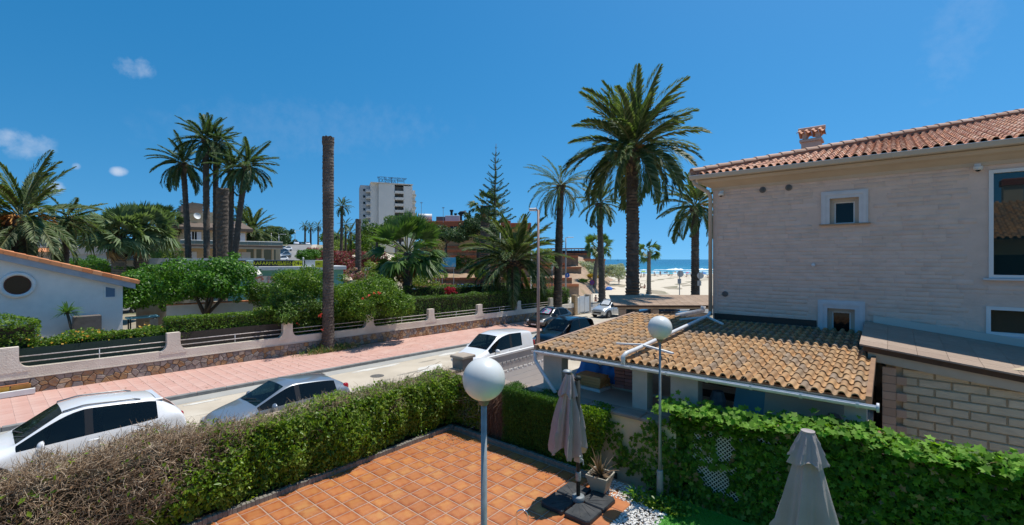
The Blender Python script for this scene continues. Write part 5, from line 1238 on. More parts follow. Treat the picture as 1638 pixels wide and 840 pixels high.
palm(822, 42, 418, .75, .66, 5.0, 'date', 60, 'squat date palm with thick trunk and arching fronds behind the hedge', seed=52, elr=(-.3, 1.45), dry=5, wind=.08, head=.8)
palm(776, 76, 330, .9, .8, 2.6, 'fandeep', 30, 'grey trunked palm beside the tiered pine', seed=53, boots=False, dry=3)
palm(546, 96, 330, .36, .28, 2.4, 'deep', 30, 'slender tall palm right of the bare trunk in front of the sea sky', seed=54, dry=2, head=.5, lean_px=1)
palm(553, 104, 360, .3, .25, 2.0, 'deep', 22, 'slender shorter palm just right of the tall slender palm', seed=55, dry=1, head=.5)
palm(561, 100, 372, .3, .25, 2.6, 'date', 24, 'small distant palm left of the far bare trunk', seed=56, dry=1, head=.5)
for i, (u, vt) in enumerate(((488, 361), (497, 364), (509, 362))): palm(u, 225, vt, .5, .4, 3.3, 'deep', 22, ('left', 'middle', 'right')[i]+' one of three far palms at the end of the hill road', seed=60+i, dry=0, boots=False, group='three far palms on the hill')
palm(540, 150, 378, .4, .35, 2.6, 'deep', 22, 'low far palm tucked right of the bare trunk', seed=64, dry=0, boots=False)
# bare palm trunks
def bare(u, d, v_top, r0, r1, label, base_z=None, seed=1, mt=None, lean=0, rag=True):
    x, y = spot(u, d); z0 = gz(x, y) if base_z is None else base_z; h = hgt(v_top, d)-z0; t_ = thing('bare_palm_trunk', label, 'tree trunk', (x, y, z0))
    rg = random.Random(seed); sides = 26 if d < 30 else 14; step = .085 if d < 30 else .2; V = []; F = []; n = int(h/step)
    for i in range(n+1):
        z = i*step; t = z/h; r_ = r0+(r1-r0)*t+.28*r0*math.exp(-z/.45)+.05*r0*math.sin(t*7+seed)
        if z > h-.7: r_ *= 1+.13*smooth(h-.7, h-.4, z)
        for j in range(sides):
            q = 2*math.pi*j/sides+(i % 2)*math.pi/sides
            k = 1+.075*((j+i//2) % 2-.5)+rg.uniform(-.035, .035)+.05*(i % 2)
            V.append((r_*k*math.cos(q)+lean*t, r_*k*math.sin(q), z+(rg.uniform(-.15, .02) if i == n else 0)))
    for i in range(n):
        for j in range(sides): F.append((i*sides+j, i*sides+(j+1) % sides, (i+1)*sides+(j+1) % sides, (i+1)*sides+j))
    F2 = [tuple(f) for f in F]+[tuple(n*sides+j for j in range(sides))]
    put('trunk', MB().add(V, F2).mesh('trunk', mt or bark_m), t_)
    if rag:
        m = MB()
        for i in range(int(h*14)):
            q = rg.uniform(0, 6.28); z = rg.uniform(.2, h); t = z/h; r_ = (r0+(r1-r0)*t)*1.04; b = Vector((r_*math.cos(q)+lean*t, r_*math.sin(q), z)); s_ = Vector((-math.sin(q), math.cos(q), 0))*rg.uniform(.03, .07)
            e = b+Vector((math.cos(q)*.05, math.sin(q)*.05, rg.uniform(.05, .14))); m.add([b-s_, b+s_, e], [(0, 1, 2), (2, 1, 0)])
        o = m.build('bark_scales', M('bark scale', (.16, .13, .105), rcol=[(.20, .165, .135), (.11, .085, .065), (.27, .23, .19)], rnd=.15, rough=.95), t_); o['kind'] = 'stuff'
    return t_
bare(525, 25.9, 217, .305, .27, 'tall bare palm trunk without crown standing at the street fence', seed=2, mt=M('bare trunk bark', (.115, .09, .072), (.07, .055, .045), 8, .95, bump=.015, bscale=20, c3=(.20, .165, .135), s3=.9))
bare(356, 44, 300, .40, .50, 'thick cut off palm trunk in front of the clustered palms', seed=3, mt=bark_m)
bare(573, 60, 350, .36, .34, 'short bare trunk right of the hill road among bougainvillea', seed=4)
# grass tuft round the bare trunk
gt = thing('grass_tuft', 'tufts of green and dry grass around the foot of the bare palm trunk', 'grass', (-24.75, 13.0, -.06))
n = 2600; P = np.stack([rng.uniform(-.9, .6, n), rng.normal(0, .85, n), np.abs(rng.normal(.1, .12, n))], 1); P[:, 2] *= np.clip(1.2-(P[:, 1]/2)**2, .2, 1)
put('grass_blades', leaf_mesh('grass_blades', P, np.tile((1, 0, .3), (n, 1)), .26, leafmat('tuft grass', [(.08, .17, .03), (.05, .13, .025), (.12, .19, .04), (.22, .17, .07), (.28, .20, .10)]), .09, -1.8, 0), gt)['kind'] = 'stuff'
# ------------------------------------------------------------------ broadleaf trees, bushes, hedges across the street
lemon = leafmat('citrus leaf', [(.04, .13, .01), (.06, .165, .012), (.09, .22, .018), (.034, .10, .01), (.13, .27, .025), (.065, .17, .016)], .45, .25, .2, spec=.35)
bushm = leafmat('garden bush leaf', [(.085, .165, .016), (.13, .225, .022), (.06, .12, .014), (.18, .27, .034), (.10, .185, .017)], .45, .3)
darkb = leafmat('dark hedge leaf', [(.05, .105, .014), (.07, .14, .018), (.105, .19, .024), (.04, .08, .013), (.14, .23, .034)], .45, .25)
pine_m = leafmat('pine needles', [(.04, .085, .03), (.055, .11, .036), (.03, .068, .026), (.08, .135, .045)], .55, .15)
olive = leafmat('silvery leaf', [(.32, .36, .24), (.40, .43, .31), (.22, .27, .16), (.46, .48, .36)], .6, .2)
yel = leafmat('yellow green leaf', [(.16, .22, .04), (.22, .26, .06), (.10, .17, .03)], .5, .3)
boug = leafmat('bougainvillea bract', [(.22, .035, .06), (.30, .05, .09), (.15, .03, .045), (.10, .09, .03), (.24, .10, .09)], .6, .3)
pink = leafmat('pink flower', [(.48, .22, .25), (.42, .14, .2), (.12, .16, .04), (.10, .14, .03), (.55, .3, .32)], .6, .3)
wood_b = M('tree bark', (.12, .09, .065), (.08, .06, .045), 9, .95, bump=.01)
def tree(name, label, cat, x, y, z0, trunk, blobs, n, size, mat, aspect=.5, seed=1, group=None, jit=.7, limbs=5, inner=.45):
    rg = np.random.default_rng(seed); rr = random.Random(seed); t_ = thing(name, label, cat, (x, y, z0), 0, group)
    if trunk:
        h, r_, lx, ly = trunk; m = MB(); top = Vector((lx, ly, h)); m.tube([(0, 0, -.2), (lx*.25, ly*.25, h*.4), top], [r_*1.25, r_, r_*.8], 9)
        for b in sorted(blobs, key=lambda b: -b[3])[:limbs]:
            e = Vector(b[:3]); mid = (top+e)/2+Vector((rr.uniform(-.2, .2), rr.uniform(-.2, .2), -.1)); m.tube([top*.93, mid, e], [r_*.62, r_*.42, r_*.2], 6)
        m.build('trunk', wood_b, t_, True)
    P, D = shell_points(n, blobs, rg, inner); put('crown', leaf_mesh('crown', P, D+(0, 0, .35), size, mat, aspect, .35, .25, rg, jit=jit), t_)
    return t_
def W(u, d): return spot(u, d)
def blobset(w_, h_, n, seed, flat=1.0, dep=1.0):
    r_ = random.Random(seed); o = []
    for i in range(n):
        q = r_.uniform(0, 6.28); k = r_.uniform(.25, 1)**.7; z = r_.uniform(-.55, 1)
        o.append((math.cos(q)*w_*k*.72*(1-.25*abs(z)), math.sin(q)*w_*k*.72*dep, z*h_*.62, w_*r_.uniform(.26, .46), w_*r_.uniform(.26, .46)*dep, h_*r_.uniform(.26, .45)*flat))
    for i in range(n//2):
        q = r_.uniform(0, 6.28); z = r_.uniform(-.6, 1); k = r_.uniform(.8, 1.12)*math.sqrt(max(.1, 1-z*z*.7)); o.append((math.cos(q)*w_*k, math.sin(q)*w_*k*dep, z*h_*.95, w_*.17, w_*.17*dep, h_*.17*flat))
    return o
def up(bl, dz): return [(a, b, c+dz, r1, r2, r3) for a, b, c, r1, r2, r3 in bl]
x, y = W(243, 27.5); tree('citrus_tree', 'left glossy citrus tree hiding the corner of the white villa', 'tree', x, y, .2, (1.1, .11, -.1, .1), up(blobset(2.05, 1.5, 18, 3), 2.95), 12000, .17, lemon, .5, 3)
x, y = W(325, 26.5); tree('citrus_tree', 'right larger glossy citrus tree with forked trunk over the clipped hedge', 'tree', x, y, .3, (1.7, .18, .25, .05), up([(a+.1, b+.1, c, r1, r2, r3) for a, b, c, r1, r2, r3 in blobset(2.5, 1.7, 24, 5)], 3.6), 19000, .17, lemon, .5, 5)
def hedge_row(label, y0, y1, x0, x1, z0, z1, n, size, mat, seed, name='hedge', amp=.08, cat='hedge', top=None, aspect=.5):
    rg = np.random.default_rng(seed); t_ = thing(name, label, cat, (0, 0, 0))
    MB().box(x0+.15, x1-.18, y0+.1, y1-.1, z0, z1-.25, zf=lambda a, b: fz(b)).build('branches', shade_core_m, t_)  # plain dark box for depth, not modelled branches
    P, D = hedge_face(n, x0, x1, y0, y1, z0, z1, [(0, x1, 1, max(.6, z1-z0)), (2, z1, 1, x1-x0), (1, y0, -1, .2), (1, y1, 1, .2)], .10, rg); P += D*(vnoise(P, 1.8, seed)*amp)[:, None]
    P[:, 2] += fz(P[:, 1])+amp*1.2*vnoise(P[:, [1, 1, 1]], .7, seed+1)*(D[:, 2] > 0)
    put('foliage', leaf_mesh('foliage', P, D+(0, 0, .3), size, mat, aspect, .5, .25, rg), t_); return t_
fl_m = leafmat('yellow flower', [(.62, .42, .03), (.68, .30, .04), (.60, .52, .10)], .6, .3)
hedge_row('loose green shrub below the round villa window', -4, 1.6, -27.2, -25.6, .6, 2.75, 9000, .11, bushm, 71, 'shrub', .25, 'bush')
h_ = hedge_row('low flowering shrub row with yellow blooms behind the first rails', 1.3, 5.7, -26.7, -25.5, .5, 2.1, 9000, .10, bushm, 72, 'shrub', .17, 'bush')
n = 85; P = np.stack([rng.uniform(-26, -25.4, n), rng.uniform(1.2, 5.6, n), rng.uniform(1.6, 2.25, n)], 1); put('flowers', leaf_mesh('flowers', P, np.tile((.6, -.2, .8), (n, 1)), .10, fl_m, .9, lobes=False), h_)
hedge_row('low dark hedge behind the fence bay with the bare trunk', 11.2, 15.7, -26.6, -25.5, .5, 2.2, 10000, .11, darkb, 77, amp=.15)
hedge_row('clipped hedge behind the second fence bay below the citrus trees', 5.7, 11.2, -26.4, -25.5, .9, 2.5, 12000, .09, bushm, 73)
hedge_row('long clipped dark hedge behind the fence bays beyond the bare trunk', 15.5, 35.2, -26.6, -25.55, .6, 2.75, 26000, .10, darkb, 74, amp=.12)
hedge_row('second clipped hedge row deeper in the garden', 19, 36, -31.2, -30.0, .5, 3.15, 15000, .12, darkb, 75, amp=.1)
hedge_row('clipped hedge at the street corner next to the gate piers', 35.2, 39.8, -27.2, -25.5, .4, 2.55, 9000, .10, darkb, 76, amp=.14)
def bush(label, u, d, v_top, w_, h_, mat, n, size, seed, name='bush', z0=None, cat='bush', group=None, nb=14, trunk=None, dep=1.0):
    x, y = W(u, d); zt = hgt(v_top, d); z = gz(x, y) if z0 is None else z0
    if trunk: trunk = (max(.4, zt-z-h_*1.1), trunk, 0, 0)
    return tree(name, label, cat, x, y, z, trunk, up(blobset(w_, h_, nb, seed, dep=dep), zt-z-h_*.85), n, size, mat, .5, seed, group)
bush('tall dense garden bush left of the bare trunk behind the fence', 485, 27, 432, 1.7, 1.35, bushm, 9000, .13, 81, nb=18)
bush('dark shrub with red hibiscus below the tall bush at the fence', 462, 25, 462, 1.4, 1.2, darkb, 6500, .12, 82)
bush('rounded bush on the left side of the bare palm trunk', 515, 26.8, 470, 1.1, 1.15, darkb, 5500, .12, 83)
bush('broad yellow green hibiscus bush right of the bare trunk', 585, 28, 446, 2.1, 1.6, bushm, 13000, .13, 84, nb=20)
bush('hibiscus bush spreading over the fence pillar right of the bare trunk', 635, 29, 462, 1.3, 1.2, bushm, 6500, .13, 85)
bush('dark bush between the citrus tree and the tall bush', 425, 28, 452, 1.5, 1.2, darkb, 6500, .13, 86)
bush('low grassy yucca clump near the garden washing', 428, 26, 492, .8, .5, yel, 1500, .16, 87)
k = 9; P = np.array([(*W(u, 24.9)[:2], hgt(v, 24.9)) for u, v in ((476, 517), (513, 503), (516, 528), (470, 506), (598, 470), (606, 468), (590, 474), (580, 478), (512, 505))])
rf = thing('hibiscus_flowers', 'few red hibiscus blooms on the dark shrub beside the bare trunk', 'flowers'); put('blooms', leaf_mesh('blooms', np.repeat(P, 5, 0)+rng.normal(0, .04, (45, 3)), np.tile((.6, -.5, .5), (45, 1)), .12, leafmat('red bloom', [(.60, .07, .05), (.5, .05, .05), (.65, .2, .1)], .6, .3), .8), rf)['kind'] = 'stuff'
# mass between the garden and the pharmacy
for i, (lab, u, d, v, w_, h_, mt, n, s_) in enumerate((
    ('dome shaped light green tree in front of the teal pharmacy wall', 480, 36, 432, 2.1, 1.6, leafmat('fresh green leaf', [(.06, .16, .015), (.09, .21, .025), (.04, .11, .012)], .45, .3), 7000, .16),
    ('dark wide shrub in front of the teal pharmacy', 440, 34, 455, 2.4, 1.2, darkb, 6000, .16), ('rounded green shrub left of the fan palm', 560, 38, 452, 2.2, 1.4, bushm, 6000, .17),
    ('yellow green thin tree left of the fan palm trunk', 610, 40, 420, 1.8, 2.1, yel, 2800, .20), ('light thin shrub below the fan palm', 685, 44, 432, 2.0, 1.1, yel, 2200, .20),
    ('red bougainvillea mass right of the bare trunk', 560, 72, 402, 4.0, 2.6, boug, 7000, .30), ('red bougainvillea mass left of the bare trunk', 512, 76, 396, 2.6, 2.2, boug, 4500, .30), ('dull red bougainvillea right of the short bare trunk', 596, 70, 404, 3.2, 2.4, boug, 5000, .30),
    ('pink flowering shrub beside the car park', 605, 62, 425, 3.0, 1.3, pink, 3500, .26), ('pale pink oleander near the white street sign', 572, 60, 430, 2.0, 1.2, pink, 2600, .24), ('deep red bougainvillea in front of the low hedge', 721, 36, 458, .5, .45, leafmat('crimson bract', [(.36, .01, .03), (.28, .01, .03), (.42, .03, .06)], .6, .3), 700, .11))):
    bush(lab, u, d, v, w_, h_, mt, n, s_, 90+i)
for i, (lab, u, d, v, w_, h_, mt, n, s_) in enumerate((('dark shrub on the slope behind the blue billboard', 738, 82, 405, 2.6, 2.0, darkb, 2600, .28), ('dusty green shrub between the brick walls', 690, 88, 392, 3.0, 1.8, pine_m, 2600, .3), ('shrub above the brick walls left of the squat palm', 792, 92, 388, 3.4, 2.2, darkb, 3200, .3), ('green scrub patch on the middle brick terrace', 842, 90, 402, 2.2, 1.2, bushm, 2000, .26), ('scrub growing over the upper wall cap', 868, 97, 398, 2.2, 1.1, yel, 1600, .28), ('loose leafy shrub behind the blue bins', 770, 74, 432, 1.4, 1.0, bushm, 1500, .22))):
    bush(lab, u, d, v, w_, h_, mt, n, s_, 170+i)
# street and hill trees
for i, (lab, u, d, v, w_, h_, mt, n, s_, tr) in enumerate((
    ('umbrella pine with flat dark crown in front of the orange building', 713, 80, 362, 3.6, 2.2, pine_m, 6000, .34, .3), ('broad dark pine right of the orange building front', 765, 84, 348, 4.8, 3.4, pine_m, 8000, .36, .35),
    ('dark round tree behind the left villa terrace', 152, 66, 336, 3.4, 3.0, darkb, 5000, .32, .3), ('dark tree behind the small windblown palm', 110, 70, 352, 4.0, 2.6, pine_m, 5000, .32, .3),
    ('tall dark trees at the left edge behind the date palm', 5, 60, 350, 4.5, 3.5, darkb, 6000, .32, .3), ('dark evergreen left of the beige villa', 245, 78, 372, 3.0, 3.4, darkb, 4500, .32, .3),
    ('dark evergreen behind the beige villa roof', 302, 95, 326, 2.4, 3.4, pine_m, 3500, .36, .3), ('thin dark pine above the date palm behind the villa', 386, 110, 330, 2.2, 3.2, pine_m, 1500, .4, .25),
    ('dark pine mass right of the beige villa', 428, 120, 362, 6.0, 4.2, pine_m, 6500, .5, .4), ('second dark pine behind the hill road cars', 450, 150, 366, 4.5, 3.4, pine_m, 4000, .55, .4), ('far dark tree at the top of the hill road', 466, 210, 384, 4.0, 2.6, pine_m, 2600, .7, .4),
    ('far dark tree left of three far palms', 478, 235, 388, 3.2, 2.0, pine_m, 1800, .7, .4), ('far bushy tree behind the bare trunk', 532, 170, 372, 5.5, 4.0, bushm, 4500, .6, .4), ('pale green tree right of the bare trunk on the slope', 556, 115, 385, 4.2, 3.4, yel, 4000, .42, .3),
    ('green tree right of the short bare trunk', 588, 100, 372, 4.0, 3.2, bushm, 4500, .4, .3), ('dark palm like tree left of the hotel foot', 603, 92, 352, 3.8, 3.4, darkb, 5000, .36, .3), ('dark tree below the hotel', 640, 96, 345, 4.4, 3.2, darkb, 5000, .38, .3),
    ('dry straw coloured tree right of the fan palm', 690, 70, 385, 2.6, 2.2, leafmat('straw leaf', [(.25, .19, .10), (.18, .15, .07), (.12, .14, .05)], .7, .2), 2600, .28, .2), ('green shrub on the terrace slope', 655, 66, 402, 2.8, 1.8, bushm, 3500, .28, None),
    ('light green round shrub by the hill road end', 500, 66, 397, 1.6, 1.2, leafmat('fresh green leaf', [(0, 0, 0)]), 2600, .22, None), ('second light green round shrub by the hill road end', 486, 64, 401, 1.2, 1.0, leafmat('fresh green leaf', [(0, 0, 0)]), 2000, .22, None),
    ('green shrub in front of the arched villa', 135, 48, 412, 2.0, 1.1, leafmat('fresh green leaf', [(0, 0, 0)]), 3200, .2, None), ('flowering green hedge right of the arched villa', 190, 46, 424, 2.6, .9, bushm, 3000, .2, None), ('yellow fronded shrub left of the beige villa', 262, 58, 398, 2.2, 1.9, yel, 3000, .26, None),
    ('silvery grey beach bush on the dune', 935, 98, 418, 3.6, 2.8, olive, 7000, .32, None), ('second silvery bush sloping down to the beach', 975, 112, 424, 4.4, 2.4, olive, 6000, .34, None), ('low dune bush at the end of the bushes', 988, 126, 428, 2.6, 1.5, olive, 2500, .34, None), ('yellow flowering patch below the silvery bush', 950, 92, 438, 1.9, .55, leafmat('yellow bloom patch', [(.40, .26, .01), (.34, .22, .015), (.45, .32, .02)], .6, .2), 2200, .22, None),
    ('low green scrub on the terrace slope by the lamp', 880, 84, 408, 1.6, .9, bushm, 1800, .26, None), ('small scrub at the foot of the brick walls', 932, 82, 446, 1.2, .45, bushm, 900, .22, None), ('dark hedge tree at the villa lower garden', 238, 40, 425, 1.3, 1.1, lemon, 2600, .2, None))):
    bush(lab, u, d, v, w_, h_, mt, n, s_, 120+i, 'tree' if tr else 'bush', cat='tree' if tr else 'bush', trunk=tr)
# tiered araucaria
ax, ay = W(790, 54); az0 = gz(ax, ay); at = thing('araucaria_tree', 'tall slender tiered araucaria pine with regular whorls of branches', 'tree', (ax, ay, az0)); ah = hgt(230, 54)-az0
MB().tube([(0, 0, 0), (.05, 0, ah*.5), (.2, .17, ah)], [.24, .15, .025], 8).build('trunk', wood_b, at, True)
nb_ = []
for s_ in range(3):
    rg = np.random.default_rng(s_); k = 190; t = rg.uniform(.12, 1, k); P = np.stack([rg.normal(0, .05, k), t, .16*t*t+np.abs(rg.normal(0, .045, k))*(1.1-t*.6)], 1); P[:, 0] += rg.choice((-1, 1), k)*.11*(t > .3)*(1.05-t)*rg.uniform(0, 1, k)
    nb_.append(leaf_mesh('branch', P, np.tile((0, 0, 1.), (k, 1)), .10, pine_m, .3, -.3, .1, rg, jit=.5))
for v, rpx, k, el in ((236, 4, 5, .7), (247, 9, 6, .55), (258, 11, 6, .5), (269, 13, 6, .45), (281, 17, 6, .42), (290, 18, 6, .42), (301, 24, 7, .4), (314, 28, 7, .35), (327, 26, 7, .3), (340, 32, 7, .25), (354, 34, 7, .2), (370, 33, 7, .1), (388, 32, 6, 0), (406, 30, 6, -.05), (424, 28, 6, -.1)):
    zz = hgt(v, 54)-az0; t = zz/ah; o0 = random.uniform(0, 6.28)
    for i in range(k):
        q = o0+6.283*i/k+random.uniform(-.15, .15); dv = Vector((math.cos(q)*math.cos(el), math.sin(q)*math.cos(el), math.sin(el))); put('branch', nb_[i % 3], at, (.2*t*t, .17*t*t, zz-rpx/720*54*math.sin(el)*.8), dv.to_track_quat('Y', 'Z').to_euler(), rpx/720*54*random.uniform(.9, 1.15))
# ------------------------------------------------------------------ vehicles
def car_paint(name, c, metal=.25, rough=.32): 
    return M(name, c, rough=rough, metal=metal, coat=.9, spec=.5)
lamp_red = M('tail lamp red', (.35, .006, .008), rough=.12, coat=.6); lamp_clear = M('head lamp', (.45, .47, .48), rough=.1, coat=.6); plate_m = M('number plate', (.75, .75, .72), rough=.5)
black_trim = M('black trim', (.012, .012, .013), rough=.45); alloy = M('alloy wheel', (.45, .46, .47), rough=.3, metal=.8)
def eval_mesh(me, levels):
    o = bpy.data.objects.new('tmp', me); col.objects.link(o); s_ = o.modifiers.new('s', 'SUBSURF'); s_.levels = levels; s_.render_levels = levels
    dg = bpy.context.evaluated_depsgraph_get(); dg.update(); r = bpy.data.meshes.new_from_object(o.evaluated_get(dg)); bpy.data.objects.remove(o); return r
def split_mats(me, names):
    """cut an evaluated mesh into one mesh per material slot (and per connected piece)"""
    co = np.empty(len(me.vertices)*3); me.vertices.foreach_get('co', co); co = co.reshape(-1, 3); outm = []
    fs = [(tuple(p.vertices), p.material_index) for p in me.polygons]
    for mi, (nm, mt) in enumerate(names):
        sel = [f for f, m in fs if m == mi]
        par = {}
        def find(a):
            while par.setdefault(a, a) != a: par[a] = par[par[a]]; a = par[a]
            return a
        for f in sel:
            for v in f[1:]: par[find(v)] = find(f[0])
        grp_ = {}
        for f in sel: grp_.setdefault(find(f[0]), []).append(f)
        for g in grp_.values():
            ids = sorted({v for f in g for v in f}); mp_ = {v: i for i, v in enumerate(ids)}
            outm.append((nm, npmesh(nm, co[ids], np.array([[mp_[v] for v in f] for f in g]), mt, True)))
    return outm
WH = {}
def wheel_meshes(r_, wd, spokes=5):
    k = (r_, wd)
    if k in WH: return WH[k]
    h = wd/2
    ty = MB().lathe([(r_*.66, -h*.9), (r_*.9, -h), (r_, -h*.6), (r_, h*.6), (r_*.9, h), (r_*.66, h*.9)], 24, cap=False).mesh('tyre', rubber, True)
    m = MB(); m.lathe([(r_*.66, h*.8), (r_*.62, h*.86), (r_*.60, h*.5), (r_*.6, -h*.5)], 24, cap=False); m.lathe([(.0, h*.78), (r_*.16, h*.78), (r_*.18, h*.6)], 12, cap=False)
    for i in range(spokes):
        q = 6.283*i/spokes; m.obox((r_*.12*math.cos(q), r_*.12*math.sin(q), h*.68), (r_*.62*math.cos(q), r_*.62*math.sin(q), h*.74), r_*.16, .03)
    rm = m.mesh('rim', alloy); dk = MB().lathe([(0, h*.2), (r_*.6, h*.2)], 20, cap=False).mesh('brake_disc', black_trim)
    WH[k] = (ty, rm, dk); return WH[k]
def car(name, label, x, y, z, rz, L, Wd, paint, P, cat='car', wr=.31, group=None, sub=2, rails=False, glass=None, rear_lamp='mid', shade=None, wagon=False, pitch=0, simple=False, plate=True, side_solid=()):
    """P: stations (s, zbelt, wbelt, ztop, wtop, kind-of-interval-to-next) from the nose backwards; nose towards -Y"""
    glass = glass or car_glass
    t_ = thing(name, label, cat, (x, y, z), rz, group); t_.rotation_euler = (pitch, 0, rz)
    zs = .30; hw = Wd/2; V = []; F = []; MI = []
    NR = 7
    for (s_, zb, wb, zt, wt, kd) in P:
        y_ = s_-L/2; w_ = hw*wb; zl = zs if kd != 'end' else zs+.02
        half = [(w_*.93, zl), (w_*1.0, zl+(zb-zl)*.42), (w_*1.0, zl+(zb-zl)*.78), (w_*.965, zb), (wt*hw, zt-.05 if zt-zb > .2 else zt-.015), (wt*hw*.90, zt-.008 if zt-zb > .2 else zt), (0, zt+(.028 if zt-zb > .2 else .03))]
        ring = [(-a, b) for a, b in half]+[(a, b) for a, b in half[-2::-1]]
        for a, b in ring: V.append((a, y_, b))
    nr = 13
    MK = {'paint': 0, 'wind': 1, 'side': 2, 'rear': 3, 'trim': 4}
    for i in range(len(P)-1):
        kd = P[i][5]
        for j in range(nr-1):
            F.append((i*nr+j, i*nr+j+1, (i+1)*nr+j+1, (i+1)*nr+j)); jj = min(j, 11-j); m = 0     # jj 0..5: 3 = window band, 4 = pillar/roof rail, 5 = top
            if jj == 3: m = {'wind': 2, 'glass': 2, 'pillar': 4, 'rear': 0, 'qglass': 2}.get(kd, 0)
            if jj == 5: m = {'wind': 1, 'rear': 3}.get(kd, 0)
            if jj == 4: m = {'rear': 3}.get(kd, 0) if wagon else 0
            if jj == 3 and i in side_solid: m = 0
            MI.append(m)
        F.append((i*nr, (i+1)*nr, (i+1)*nr+nr-1, i*nr+nr-1)); MI.append(4)
    F.append(tuple(range(nr))[::-1]); MI.append(0); F.append(tuple((len(P)-1)*nr+j for j in range(nr))); MI.append(0)
    me = bpy.data.meshes.new('shell'); me.from_pydata(V, [], F)
    mts = [('body', paint), ('windscreen', clearglass('clear teal windscreen', (.30, .50, .50)) if not simple else glass), ('side_window', clearglass('tinted side window', (.10, .14, .15)) if not simple else glass), ('rear_window', glass), ('trim', black_trim)]
    for _, mt in mts: me.materials.append(mt)
    me.polygons.foreach_set('material_index', np.array(MI, dtype=np.int32)); bm = bmesh.new(); bm.from_mesh(me); bmesh.ops.recalc_face_normals(bm, faces=bm.faces)
    cl = bm.edges.layers.float.get('crease_edge') or bm.edges.layers.float.new('crease_edge')
    for e in bm.edges:
        if len(e.link_faces) == 2 and e.link_faces[0].material_index != e.link_faces[1].material_index: e[cl] = .95
    vl_ = bm.verts.layers.float.get('crease_vert') or bm.verts.layers.float.new('crease_vert')
    for v in bm.verts:
        g_ = [f for f in v.link_faces if f.material_index in (1, 2, 3)]
        if len(g_) in (1,) and len(v.link_faces) > 2: v[vl_] = .75
    bm.to_mesh(me); bm.free()
    ev = eval_mesh(me, sub); parts = split_mats(ev, mts); out_ = {}
    for nm, pm in parts: out_.setdefault(nm, []).append(put(nm, pm, t_))
    bpy.data.meshes.remove(me)
    for s_ in (L*.195, L*.80):
        for sd in (-1, 1):
            ar = MB().lathe([(wr*1.17, 0), (wr*1.17, .012)], 26).mesh('wheel_arch', black_trim); put('wheel_arch', ar, t_, (sd*(hw-.005), s_-L/2, wr+.02), (0, sd*math.pi/2, 0))
            ty, rm, dk = wheel_meshes(wr, .21); w_ = put('wheel', ty, t_, (sd*(hw-.075), s_-L/2, wr), (0, sd*math.pi/2, 0)); put('rim', rm, w_); put('brake_disc', dk, w_)
    def zat(s_, k):
        for a, b in zip(P, P[1:]):
            if a[0] <= s_ <= b[0]: t = (s_-a[0])/(b[0]-a[0]); return a[k]+(b[k]-a[k])*t
        return P[-1][k]
    if simple: return t_
    cw0 = [p for p in P if p[5] == 'wind'][0]; zb_ = cw0[1]; intm = M('car interior', (.05, .05, .052), (.035, .035, .037), 8, .85)
    MB().cbox(-hw*.86, hw*.86, cw0[0]-L/2-.05, cw0[0]-L/2+.55, .5, zb_+.0, .06).build('dashboard', intm, t_)
    MB().box(-hw*.86, hw*.86, cw0[0]-L/2+.55, P[-3][0]-L/2, .35, .5).build('cabin_floor', intm, t_)
    for sx in (-.42, .42):
        for k_, s2 in enumerate((cw0[0]+1.15, cw0[0]+2.05)):
            if s2 > L-1.0: continue
            st = MB().cbox(sx*hw-.24, sx*hw+.24, s2-L/2-.25, s2-L/2+.25, .5, .66, .05).build('seat', intm, t_); MB().cbox(sx*hw-.23, sx*hw+.23, s2-L/2+.2, s2-L/2+.34, .6, zb_+.16, .05).build('backrest', intm, st); MB().cbox(sx*hw-.12, sx*hw+.12, s2-L/2+.24, s2-L/2+.34, zb_+.19, zb_+.36, .04).build('headrest', intm, st)
    sw = [(-.36*hw+.17*math.cos(q), cw0[0]-L/2+.62+.04*math.sin(q), zb_-.02+.17*math.sin(q)) for q in np.linspace(0, 6.2832, 19)]; MB().tube(sw, .016, 6, cap=False).build('steering_wheel', black_trim, t_, True)
    cow = [p for p in P if p[5] == 'wind'][0]
    for sd in (-1, 1):                # mirrors, handles, lamps
        s_ = cow[0]+.42; m = bmesh.new(); bmesh.ops.create_uvsphere(m, u_segments=14, v_segments=9, radius=1)
        for v in m.verts: v.co = (v.co.x*.14, v.co.y*.10*(1 if v.co.y < 0 else .35), v.co.z*.105)
        mm_ = bpy.data.meshes.new('mirror'); m.to_mesh(mm_); m.free(); mm_.materials.append(paint); mm_.polygons.foreach_set('use_smooth', np.ones(len(mm_.polygons), dtype=bool))
        mo = put('mirror', mm_, t_, (sd*(hw+.10), s_-L/2, zat(s_, 1)+.05)); MB().cbox(-.105, .105, .018, .03, -.062, .062, .004).build('mirror_glass', black_trim, mo)
        MB().obox((sd*-.02, 0, -.02), (sd*-.16, 0.02, -.05), .05, .035).build('mirror_arm', black_trim, mo)
        for s2 in (cow[0]+1.28, cow[0]+2.12):
            if s2 < L*.78: MB().tube([(sd*(hw*.985), s2-L/2-.1, zat(s2, 1)-.12), (sd*(hw+.028), s2-L/2-.06, zat(s2, 1)-.12), (sd*(hw+.028), s2-L/2+.06, zat(s2, 1)-.115), (sd*(hw*.985), s2-L/2+.1, zat(s2, 1)-.115)], .017, 6).build('door_handle', paint, t_, True)
        for s2 in (cow[0]+.38, cow[0]+1.38, cow[0]+2.25):
            if s2 < L*.76: MB().box(sd*hw*1.0-.004, sd*hw*1.0+.003, s2-L/2-.005, s2-L/2+.005, .5, zat(s2, 1)-.06).build('door_seam', black_trim, t_)
